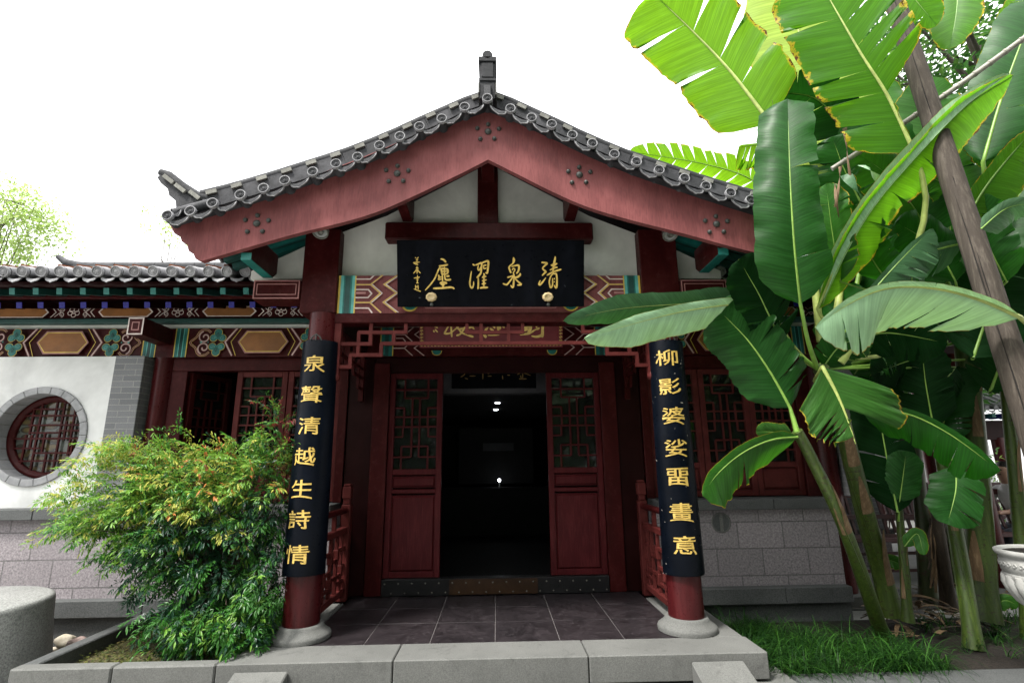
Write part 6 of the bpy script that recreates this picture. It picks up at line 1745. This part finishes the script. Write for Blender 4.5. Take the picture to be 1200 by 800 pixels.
# dark inner foliage of the clump: leaves that fill the depth behind the front ones
frnd = random.Random(21)
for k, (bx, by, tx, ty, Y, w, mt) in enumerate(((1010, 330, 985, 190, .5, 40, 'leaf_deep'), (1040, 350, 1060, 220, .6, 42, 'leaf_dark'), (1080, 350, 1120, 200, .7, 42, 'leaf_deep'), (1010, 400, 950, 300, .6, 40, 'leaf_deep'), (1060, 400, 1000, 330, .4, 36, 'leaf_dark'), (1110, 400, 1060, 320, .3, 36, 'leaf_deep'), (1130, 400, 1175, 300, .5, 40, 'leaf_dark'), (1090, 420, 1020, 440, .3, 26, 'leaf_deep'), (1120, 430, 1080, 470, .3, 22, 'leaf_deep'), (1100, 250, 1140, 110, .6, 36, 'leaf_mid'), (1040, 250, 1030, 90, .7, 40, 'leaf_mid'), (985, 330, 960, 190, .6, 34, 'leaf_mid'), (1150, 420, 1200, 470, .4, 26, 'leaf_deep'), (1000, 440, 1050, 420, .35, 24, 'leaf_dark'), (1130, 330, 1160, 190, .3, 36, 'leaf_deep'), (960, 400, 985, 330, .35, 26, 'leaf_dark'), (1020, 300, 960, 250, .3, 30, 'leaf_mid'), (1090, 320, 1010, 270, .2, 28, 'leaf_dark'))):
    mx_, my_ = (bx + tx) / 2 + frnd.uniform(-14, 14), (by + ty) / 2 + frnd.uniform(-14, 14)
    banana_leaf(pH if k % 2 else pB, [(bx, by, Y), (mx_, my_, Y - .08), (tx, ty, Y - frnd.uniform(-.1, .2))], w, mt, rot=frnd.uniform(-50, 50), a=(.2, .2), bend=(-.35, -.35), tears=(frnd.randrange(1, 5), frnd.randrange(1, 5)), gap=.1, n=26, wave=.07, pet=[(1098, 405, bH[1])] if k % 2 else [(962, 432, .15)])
# plant behind the hall whose frayed leaf shows over the roof
pI = tag(empty('banana_plant', (4.3, 4.0, GZ)), 'banana plant behind the hall with a frayed leaf showing above the roof', 'banana plant', 'banana plants beside the porch')
stem(pI, [((4.3, 4.0, GZ),), ((4.25, 4.0, 2.5),), ((4.1, 4.0, 4.6),)], 0.12, 0.08, 'stem', dry=0, seed=12)
q0, q1, q2_ = P(915, 232, 4.0), P(830, 196, 3.9), P(735, 176, 3.8)
banana_leaf(pI, [(915, 232, 4.0), (870, 205, 3.95), (820, 191, 3.9), (780, 184, 3.85), (738, 178, 3.8)], (17, 22), 'leaf_bright', rot=25, tears=((.15, .22, .3, .37, .44, .5, .58, .65, .72, .8, .88), (.2, .3, .4, .5, .6, .7, .8)), gap=.16, a=(.2, -.2), bend=(-.2, -.3), lean=.6)

# small seedlings and litter in the bed
for (x, y, h, lab) in ((1168, 742, 52, 'small banana seedling with two leaves in front of the thick stem'), (1032, 690, 45, 'tiny dark banana sucker between the two leaning stems')):
    q = tag(empty('banana_seedling', PZ(x, y, -0.235)), lab, 'seedling')
    Y = q.location.y
    b0 = tuple(q.location)
    stem(q, [(b0,), (x - 4, y - h * .5, Y), (x - 8, y - h, Y)], 0.016, 0.010, 'stem', dry=0, seed=14)
    banana_leaf(q, [(x - 7, y - h * .8, Y), (x - 12, y - h * 1.4, Y), (x - 20, y - h * 2.0, Y - .05)], (7, 7), 'leaf_dark', tears=(0, 0), n=16)
    banana_leaf(q, [(x - 5, y - h * .6, Y), (x + 10, y - h * .75, Y - .04), (x + 26, y - h * .62, Y - .08)], (9, 7), 'leaf_mid', tears=(0, 0), n=16)

def ribbon(b, p0, d, L, w, curl, mi=0, seg=5, side=None):
    vv = []; p = V(p0); d = V(d).normalized(); s_ = side or d.cross(V((0, 0, 1))).normalized()
    for i in range(seg + 1):
        ww = w * (1 - (i / seg) ** 2 * 0.9)
        vv += [p - s_ * ww, p + s_ * ww]
        p = p + d * (L / seg); d = (d + V((0, 0, -curl / seg))).normalized()
    b.add(vv, [(2 * i, 2 * i + 1, 2 * i + 3, 2 * i + 2) for i in range(seg)], mi, smooth=True)
lt = MB(); q = random.Random(9)
for k in range(95):
    px_, py_ = q.gauss(1090, 34), q.uniform(692, 752)
    p = PZ(px_, py_, -0.215); a_ = q.uniform(0, 6.28)
    ribbon(lt, p + V((0, 0, q.uniform(0, .05))), (cos(a_), sin(a_), q.uniform(0, .5)), q.uniform(.12, .42), q.uniform(.008, .030), q.uniform(.4, 1.2), 0 if q.random() < .45 else 1)
for (x, y) in ((1055, 700), (1075, 712), (1090, 720), (1012, 720), (1120, 728)):
    p = PZ(x, y, -0.19)
    for k in range(3): ribbon(lt, p, (q.uniform(-.6, 1), q.uniform(-1, -.2), .35), q.uniform(.3, .5), q.uniform(.02, .04), 1.1, 0)
tag(lt.build('leaf_litter', [M['dry'], M['dry_dark']]), 'dry brown banana leaf litter on the soil under the stems', 'leaf litter', kind='stuff')

# ------------------------------------------------------------------ grass
def grass_mat(name, c, t):
    m, nt, b = new_mat(name)
    n1 = tex_noise(nt, coords(nt), 9, 3, 0.6)
    nt.links.new(mix(nt, n1, tuple(x * .6 for x in c), tuple(x * 1.35 for x in c)), b.inputs['Base Color'])
    b.inputs['Roughness'].default_value = 0.5; b.inputs['Specular IOR Level'].default_value = 0.12
    tr = nt.nodes.new('ShaderNodeBsdfTranslucent'); tr.inputs[0].default_value = (*t, 1)
    mx = nt.nodes.new('ShaderNodeMixShader'); mx.inputs[0].default_value = 0.3
    nt.links.new(b.outputs[0], mx.inputs[1]); nt.links.new(tr.outputs[0], mx.inputs[2]); nt.links.new(mx.outputs[0], nt.nodes['Material Output'].inputs['Surface'])
    return m
GM = [grass_mat('grass deep', (0.006, 0.026, 0.005), (0.018, 0.08, 0.010)), grass_mat('grass mid', (0.016, 0.055, 0.008), (0.045, 0.15, 0.016)), grass_mat('grass light', (0.035, 0.105, 0.016), (0.08, 0.23, 0.025))]
gb = MB(); q = random.Random(4)
def tuft(x, y, n, h):
    for k in range(n):
        a_ = q.uniform(0, 6.28); e = q.uniform(.9, 2.2)
        ribbon(gb, (x + q.uniform(-.03, .03), y + q.uniform(-.03, .03), -0.238), (cos(a_), sin(a_), e), h * q.uniform(.7, 1.7), q.uniform(.0022, .0042), q.uniform(1.4, 2.6), q.choice((0, 0, 0, 1, 1, 2)), 6)
for k in range(240):
    x, y = q.uniform(1.90, 3.3), q.uniform(-.36, .55)
    lim = 0.55 - 0.45 * max(0, (x - 2.3))
    if y > lim: continue
    tuft(x, y, 13, 0.27)
for k in range(40): tuft(q.uniform(1.9, 2.5), q.uniform(.4, .85), 9, 0.2)
for k in range(46): tuft(q.uniform(3.75, 5.0), q.uniform(-.2, .9), 9, 0.22)
for k in range(40): tuft(q.uniform(2.9, 3.3), q.uniform(-.34, -.1), 9, 0.16)
for k in range(26): tuft(q.uniform(1.88, 3.0), -.34 + q.uniform(-.01, .02), 7, 0.24)
tag(gb.build('grass', GM), 'long arching green grass in the bed right of the porch', 'grass', kind='stuff')

# ------------------------------------------------------------------ the shrub left of the porch
def sleaf(name, c, t, rough=0.4):
    m = grass_mat(name, c, t); b_ = m.node_tree.nodes['Principled BSDF']; b_.inputs['Roughness'].default_value = rough; b_.inputs['Specular IOR Level'].default_value = 0.22; return m
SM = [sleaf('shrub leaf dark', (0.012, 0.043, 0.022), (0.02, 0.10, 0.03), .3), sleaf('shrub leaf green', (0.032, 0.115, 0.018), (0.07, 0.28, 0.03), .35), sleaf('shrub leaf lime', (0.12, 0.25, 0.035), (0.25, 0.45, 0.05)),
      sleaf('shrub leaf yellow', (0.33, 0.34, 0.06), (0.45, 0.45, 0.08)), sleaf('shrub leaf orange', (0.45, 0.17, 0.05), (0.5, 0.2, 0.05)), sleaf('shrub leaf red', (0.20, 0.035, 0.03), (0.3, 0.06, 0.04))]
shrub = tag(empty('heavenly_bamboo', (-2.15, 0.30, -0.105)), 'bushy shrub with green, yellow and orange leaves left of the porch column', 'shrub')
sb = MB(); q = random.Random(13)
def leaflet(b, p, d, L, w, up, mi):
    d = d.normalized(); s_ = d.cross(up)
    if s_.length < 1e-3: return
    s_.normalize(); n_ = s_.cross(d)
    m1 = p + d * L * .38; m2 = p + d * L * .72
    b.add([p, m1 + s_ * w * .5 + n_ * w * .18, m1 - s_ * w * .5 + n_ * w * .18, m1, m2 + s_ * w * .36 + n_ * w * .08 - V((0, 0, L * .03)), m2 - s_ * w * .36 + n_ * w * .08 - V((0, 0, L * .03)), m2 - V((0, 0, L * .04)), p + d * L - V((0, 0, L * .10))],
          [(0, 3, 1), (0, 2, 3), (3, 6, 4, 1), (2, 5, 6, 3), (6, 7, 4), (5, 7, 6)], mi)
def spray(p, d, L, pal, ll=0.042):
    """compound leaf: rachis with side stalks of pointed leaflets"""
    d = d.normalized(); p = V(p); k = 5; roll = q.uniform(-1.2, 1.2)
    for i in range(k + 1):
        mi = q.choices(range(6), pal)[0]
        side = d.cross(V((0, 0, 1)))
        side = side.normalized() if side.length > 1e-3 else V((1, 0, 0))
        side = Matrix.Rotation(roll, 3, d) @ side
        if i:
            for sg in (-1, 1):
                e = (side * sg + d * .7 + V((0, 0, q.uniform(-.35, .15)))).normalized(); l2 = L * (.42 - .05 * i)
                for j in range(3):
                    for t in ((-1, 1) if j < 2 else (0,)):
                        dd = (e + side.cross(e) * 0 + (d * -t * .8 if t else d * 0) + V((q.uniform(-.2, .2), q.uniform(-.2, .2), q.uniform(-.45, .05)))).normalized()
                        leaflet(sb, p + e * l2 * (j + 1) / 3, dd, ll * q.uniform(.7, 1.25), ll * .27, V((q.uniform(-.7, .7), q.uniform(-.9, .4), 1)), mi)
        else:
            pass
        p = p + d * (L / k); d = (d + V((0, 0, -.16))).normalized()
    leaflet(sb, p, d, ll * 1.1, ll * .3, V((0, 0, 1)), q.choices(range(6), pal)[0])
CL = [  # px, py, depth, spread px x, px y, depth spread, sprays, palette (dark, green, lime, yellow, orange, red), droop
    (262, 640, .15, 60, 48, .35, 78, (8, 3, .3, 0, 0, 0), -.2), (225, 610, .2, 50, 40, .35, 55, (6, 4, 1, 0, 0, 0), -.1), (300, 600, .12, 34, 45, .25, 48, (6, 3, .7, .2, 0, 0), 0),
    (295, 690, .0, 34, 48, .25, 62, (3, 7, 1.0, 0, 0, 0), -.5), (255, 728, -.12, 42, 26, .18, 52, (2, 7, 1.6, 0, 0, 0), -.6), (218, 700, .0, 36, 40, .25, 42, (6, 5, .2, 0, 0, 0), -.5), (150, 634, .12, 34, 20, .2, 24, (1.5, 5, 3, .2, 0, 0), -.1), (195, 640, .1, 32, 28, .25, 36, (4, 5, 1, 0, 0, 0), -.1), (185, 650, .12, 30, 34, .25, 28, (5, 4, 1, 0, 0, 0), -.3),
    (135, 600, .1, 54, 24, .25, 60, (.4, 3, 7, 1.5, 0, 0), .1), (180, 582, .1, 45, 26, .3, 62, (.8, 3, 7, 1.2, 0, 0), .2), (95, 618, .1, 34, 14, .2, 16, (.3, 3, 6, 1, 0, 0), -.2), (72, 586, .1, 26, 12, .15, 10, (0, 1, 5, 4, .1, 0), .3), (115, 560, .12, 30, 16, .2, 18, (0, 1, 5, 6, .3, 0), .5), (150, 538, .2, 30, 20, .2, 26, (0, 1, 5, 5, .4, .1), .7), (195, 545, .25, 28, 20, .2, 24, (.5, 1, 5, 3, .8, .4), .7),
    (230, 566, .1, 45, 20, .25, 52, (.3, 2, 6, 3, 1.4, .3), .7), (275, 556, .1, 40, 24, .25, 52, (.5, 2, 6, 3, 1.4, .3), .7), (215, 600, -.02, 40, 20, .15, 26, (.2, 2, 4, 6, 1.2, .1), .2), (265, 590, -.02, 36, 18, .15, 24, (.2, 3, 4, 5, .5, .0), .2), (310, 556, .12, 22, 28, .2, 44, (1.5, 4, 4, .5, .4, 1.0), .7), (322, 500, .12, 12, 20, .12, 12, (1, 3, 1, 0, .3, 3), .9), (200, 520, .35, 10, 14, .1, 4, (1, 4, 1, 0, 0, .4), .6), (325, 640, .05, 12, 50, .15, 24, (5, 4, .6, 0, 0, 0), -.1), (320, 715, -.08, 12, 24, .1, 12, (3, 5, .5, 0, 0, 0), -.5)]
heads = []
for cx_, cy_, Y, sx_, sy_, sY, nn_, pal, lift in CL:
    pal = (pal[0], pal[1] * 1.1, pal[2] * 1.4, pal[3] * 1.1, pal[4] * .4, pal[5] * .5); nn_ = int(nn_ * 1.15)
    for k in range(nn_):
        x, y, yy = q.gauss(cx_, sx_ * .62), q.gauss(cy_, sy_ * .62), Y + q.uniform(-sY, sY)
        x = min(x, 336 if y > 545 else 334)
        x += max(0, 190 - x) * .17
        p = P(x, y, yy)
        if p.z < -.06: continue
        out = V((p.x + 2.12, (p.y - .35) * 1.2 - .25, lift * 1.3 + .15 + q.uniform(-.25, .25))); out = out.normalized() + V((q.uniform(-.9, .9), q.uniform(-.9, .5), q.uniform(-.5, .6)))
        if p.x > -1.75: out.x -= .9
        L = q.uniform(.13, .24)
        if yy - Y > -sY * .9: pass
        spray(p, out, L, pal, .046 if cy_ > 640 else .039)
        if k % 4 == 0: heads.append(p)
sb.build('foliage', SM, shrub)
M['twig'] = paint('shrub twig', (0.045, 0.030, 0.020), 0.8, 0.4, scale=12)
tw = MB()
for p in heads:
    b0 = V((-2.15 + q.uniform(-.18, .18), .35 + q.uniform(-.15, .15), -.11)); m_ = b0.lerp(p, .55) + V((0, 0, .10 + .1 * (p - b0).length))
    pts_, _ = catmull([b0, m_, p], 7); tw.tube(pts_, [.010 - .0011 * i for i in range(8)], 5)
for l_ in ([(228, 700, .2), (170, 648, .15), (140, 622, .1), (110, 592, .1), (88, 580, .1)], [(228, 690, .2), (190, 655, .1), (158, 628, .08), (112, 600, .1)]):
    pts_, _ = catmull([P(*z) for z in l_], 14); tw.tube(pts_, [.013 - .0007 * i for i in range(15)], 6)
tw.build('stem', M['twig'], shrub)
# ground cover in the shrub bed
gc = MB()
for k in range(1500):
    x, y = q.uniform(-3.06, -1.9), q.uniform(-.40, .55)
    p = V((x, y, -.10 + q.uniform(0, .025))); a_ = q.uniform(0, 6.28)
    leaflet(gc, p, V((cos(a_), sin(a_), q.uniform(.1, .7))), q.uniform(.02, .04), q.uniform(.012, .02), V((0, 0, 1)), q.choices(range(3), (2, 3, 1))[0])
tag(gc.build('ground_cover', [sleaf('ground cover olive', (0.075, 0.085, 0.02), (0.1, 0.14, 0.03)), sleaf('ground cover dull', (0.045, 0.06, 0.018), (0.08, 0.1, 0.02)), sleaf('ground cover straw', (0.15, 0.12, 0.045), (0.15, 0.13, 0.04))]), 'sparse mossy ground cover in the shrub bed', 'ground cover', kind='stuff')

# ------------------------------------------------------------------ trees
def tree(loc, h, r, label, cols, n=2600, ls=0.12, seed=0, crown_z=0.68, group=None, squash=0.8, cat='tree', nclump=26, trunk_r=None):
    tr_ = random.Random(seed)
    t = tag(empty('broadleaf_tree', loc), label, cat, group)
    x, y, z = loc
    b = MB(); tr0 = trunk_r or h * .022
    top = V((x + tr_.uniform(-.3, .3), y, z + h * .8))
    pts_, _ = catmull([V(loc), V((x + tr_.uniform(-.2, .2), y, z + h * .4)), top], 10)
    b.tube(pts_, [tr0 * (1 - .075 * i) for i in range(11)], 10)
    clumps = []
    for k in range(nclump):
        while True:
            u = V((tr_.uniform(-1, 1), tr_.uniform(-1, 1), tr_.uniform(-1, 1)))
            if .25 < u.length < 1: break
        c = V((x, y, z + h * crown_z)) + V((u.x * r, u.y * r, u.z * r * squash)); clumps.append((c, r * tr_.uniform(.20, .36)))
        s0 = pts_[tr_.randrange(4, 11)]
        q_, _ = catmull([s0, s0.lerp(c, .5) + V((0, 0, r * .08)), c], 6); b.tube(q_, [tr0 * (.34 - .05 * i) + .004 for i in range(7)], 6)
    b.build('trunk', M['bark'], t)
    f = MB()
    for k in range(n):
        c, cr = clumps[tr_.randrange(len(clumps))]
        u = V((tr_.gauss(0, .5), tr_.gauss(0, .5), tr_.gauss(0, .42))) * cr
        d = V((tr_.uniform(-1, 1), tr_.uniform(-1, 1), tr_.uniform(-.7, .4)))
        leaflet(f, c + u, d, ls * tr_.uniform(.7, 1.3), ls * tr_.uniform(.4, .6), V((tr_.uniform(-.6, .6), tr_.uniform(-.6, .6), 1)), tr_.randrange(len(cols)))
    f.build('crown', cols, t)
    return t
M['bark'] = paint('bark', (0.075, 0.062, 0.050), 0.9, 0.4, scale=10, streak=(3, 3, .6), bmp=0.6)
PALE = [sleaf('spring leaf', (0.16, 0.27, 0.05), (0.45, 0.62, 0.16)), sleaf('spring leaf light', (0.24, 0.34, 0.09), (0.60, 0.72, 0.28))]
DEEP = [sleaf('tree leaf', (0.020, 0.060, 0.016), (0.05, 0.16, 0.03)), sleaf('tree leaf mid', (0.035, 0.10, 0.022), (0.10, 0.28, 0.05)), sleaf('tree leaf light', (0.07, 0.15, 0.03), (0.18, 0.38, 0.07))]
c = P(18, 268, 11)
tree((c.x - .3, 11, GZ), (c.z - GZ) / .72, 1.75, 'pale green tree behind the left wing roof', PALE, 5200, .12, 1, .72, 'trees beyond the hall', nclump=34, trunk_r=.05)
c = P(195, 262, 15)
tree((c.x, 15, GZ), (c.z - GZ) / .78, 1.15, 'thin faint tree showing between the wing roof and the gable corner', PALE, 420, .12, 2, .78, 'trees beyond the hall', nclump=14, trunk_r=.03)
tree((8.4, 2.6, GZ), 9.8, 2.9, 'dark leafy tree behind the banana plants at the top right', DEEP, 12000, .13, 3, .75, 'trees beyond the hall', nclump=46)
c = P(1080, 260, 8.5)
tree((c.x, 8.6, GZ), 7.2, 2.9, 'broad dark tree behind the banana clump and gallery', DEEP, 9000, .22, 5, .68, 'trees beyond the hall', nclump=44)
c = P(1150, 300, 9.5)
tree((c.x + 4.5, 10.5, GZ), 6.5, 2.8, 'bushy green tree behind the far pavilion', DEEP, 4200, .2, 4, .62, 'trees beyond the hall', nclump=34)
# trees of the courtyard, mirrored in the door and window panes
for k, (x, y, h, r, lab) in enumerate(((-8.5, -14, 9, 4.4, 'left courtyard tree mirrored in the window panes'), (-1.8, -15, 9, 4.4, 'middle courtyard tree mirrored in the left door pane'), (4.8, -14, 9, 4.4, 'right courtyard tree mirrored in the right door pane'), (11, -11, 8.5, 4.2, 'far right courtyard tree behind the viewer'))):
    tree((x, y, GZ), h, r, lab, DEEP, 9000, .42, 10 + k, .52, 'courtyard trees', squash=.95, nclump=60)
tree((9.6, -4.8, GZ), 9.5, 3.5, 'unseen tree added right of the viewer to shade the right side', DEEP, 11000, .34, 20, .66, 'courtyard trees', squash=.8, nclump=60)  # out of view, added to darken the banana side
tree((4.6, -7.2, GZ), 8.6, 4.0, 'second unseen tree added behind the viewer to shade the right side', DEEP, 14000, .36, 21, .54, 'courtyard trees', squash=.8, nclump=70)  # also unseen, added to block front light from the right side
# leafy shrub beyond the brick pier
sh = tag(empty('garden_shrub', (P(1030, 600, 6.0).x, 6.0, gf)), 'bright green shrub beyond the free standing brick pier', 'shrub')
f = MB(); q = random.Random(31)
for k in range(900):
    p = P(q.gauss(1033, 9), 0, 6.0); p = V((p.x, 6 + q.uniform(-.4, .4), gf + abs(q.gauss(.6, .5))))
    leaflet(f, p, V((q.uniform(-1, 1), q.uniform(-1, 1), q.uniform(-.4, .6))), .09, .04, V((q.uniform(-.5, .5), q.uniform(-.5, .5), 1)), q.randrange(3))
f.build('foliage', [PALE[0], DEEP[2], DEEP[1]], sh)
b = MB()
for k in range(6): b.tube([(sh.location.x + (k - 2.5) * .05, 6, gf), (sh.location.x + (k - 2.5) * .14, 6 + .1 * (k % 2), gf + .9)], [.02, .008], 6)
b.build('stem', M['bark'], sh)

# ------------------------------------------------------------------ visitor seated beyond the bench
SK = paint('skin', (0.42, 0.25, 0.18), 0.5, 0.1, wc=(0.46, 0.28, 0.2), bmp=0)
SHIRT = paint('white shirt', (0.7, 0.7, 0.7), 0.8, 0.1, bmp=0); TROU = paint('dark trousers', (0.03, 0.035, 0.05), 0.8, 0.1, bmp=0); HAIR = paint('black hair', (0.012, 0.010, 0.009), 0.5, 0.1, bmp=0)
def person(loc, rz, label):
    t = tag(empty('person', loc), label, 'person')
    t.rotation_euler.z = rz
    J = {'pelvis': ((0, 0, .52), .13), 'waist': ((0, .0, .70), .115), 'chest': ((0, -.04, .95), .135), 'neck': ((0, -.06, 1.12), .055), 'head0': ((0, -.08, 1.20), .085), 'head': ((0, -.09, 1.29), .10), 'crown': ((0, -.075, 1.36), .075)}
    E_ = [('pelvis', 'waist'), ('waist', 'chest'), ('chest', 'neck'), ('neck', 'head0'), ('head0', 'head'), ('head', 'crown')]
    for s, n_ in ((-1, 'a'), (1, 'b')):
        J.update({'sh' + n_: ((s * .18, -.03, 1.05), .06), 'el' + n_: ((s * .23, -.16, .80), .045), 'wr' + n_: ((s * .14, -.38, .76), .03), 'ha' + n_: ((s * .11, -.46, .755), .032),
                  'hip' + n_: ((s * .10, -.05, .50), .095), 'kn' + n_: ((s * .13, -.46, .50), .065), 'an' + n_: ((s * .13, -.44, .09), .042), 'to' + n_: ((s * .14, -.60, .04), .035)})
        E_ += [('chest', 'sh' + n_), ('sh' + n_, 'el' + n_), ('el' + n_, 'wr' + n_), ('wr' + n_, 'ha' + n_), ('pelvis', 'hip' + n_), ('hip' + n_, 'kn' + n_), ('kn' + n_, 'an' + n_), ('an' + n_, 'to' + n_)]
        for k in range(4):
            J[f'f{k}{n_}'] = ((s * (.075 + .022 * k), -.535 - (.012 if k in (1, 2) else 0), .745), .009); E_.append(('ha' + n_, f'f{k}{n_}'))
        J['th' + n_] = ((s * .06, -.47, .76), .010); E_.append(('ha' + n_, 'th' + n_))
    ks = list(J); me = bpy.data.meshes.new('body')
    me.from_pydata([J[k][0] for k in ks], [(ks.index(a), ks.index(c_)) for a, c_ in E_], [])
    o = bpy.data.objects.new('body', me); COL.objects.link(o)
    o.modifiers.new('skin', 'SKIN'); sk = me.skin_vertices[0].data if me.skin_vertices else None
    if sk is None:
        bm = bmesh.new(); bm.from_mesh(me); bm.verts.layers.skin.verify(); bm.to_mesh(me); bm.free(); sk = me.skin_vertices[0].data
    for i, k in enumerate(ks): sk[i].radius = (J[k][1],) * 2; sk[i].use_root = (k == 'pelvis')
    ss = o.modifiers.new('sub', 'SUBSURF'); ss.levels = ss.render_levels = 2
    dg = bpy.context.evaluated_depsgraph_get(); m2 = bpy.data.meshes.new_from_object(o.evaluated_get(dg))
    bpy.data.objects.remove(o); o = bpy.data.objects.new('body', m2); COL.objects.link(o); o.parent = t
    m2.materials.clear()
    for m_ in (SK, SHIRT, TROU): m2.materials.append(m_)
    for p in m2.polygons:
        c_ = p.center; p.use_smooth = True
        p.material_index = 2 if (c_.z < .60 and c_.z > .1) and not (c_.y < -.3 and c_.z > .66) else (1 if .60 <= c_.z < 1.10 and c_.y > -.22 else 0)
    # face and hair
    b = MB(); hp = V(loc)
    Rm = Matrix.Rotation(rz, 4, 'Z')
    b2 = MB().lathe([(0.0, -.02), (.085, -.01), (.108, .04), (.104, .09), (.07, .125), (0, .14)], V((0, -.062, 1.27)) , 20, axis=(0, .35, 1))
    ob = b2; me3 = bpy.data.meshes.new('hair'); me3.from_pydata(ob.v, [], ob.f); me3.materials.append(HAIR)
    h = bpy.data.objects.new('hair', me3); COL.objects.link(h); h.parent = t
    fb = MB(); fb.lathe([(0, -.012), (.012, 0), (0, .014)], (-.034, -.185, 1.295), 8); fb.lathe([(0, -.012), (.012, 0), (0, .014)], (.034, -.185, 1.295), 8); fb.tube([(-.025, -.18, 1.235), (0, -.187, 1.233), (.025, -.18, 1.235)], .005, 6)
    me4 = bpy.data.meshes.new('eyes_and_mouth'); me4.from_pydata(fb.v, [], fb.f); me4.materials.append(HAIR); e = bpy.data.objects.new('eyes_and_mouth', me4); COL.objects.link(e); e.parent = t
    return t
pp_ = P(1172, 575, 2.75)
person((pp_.x + .18, 2.75, gf + .03), R(-78), 'seated visitor in white top and dark trousers half hidden behind the right banana stem')
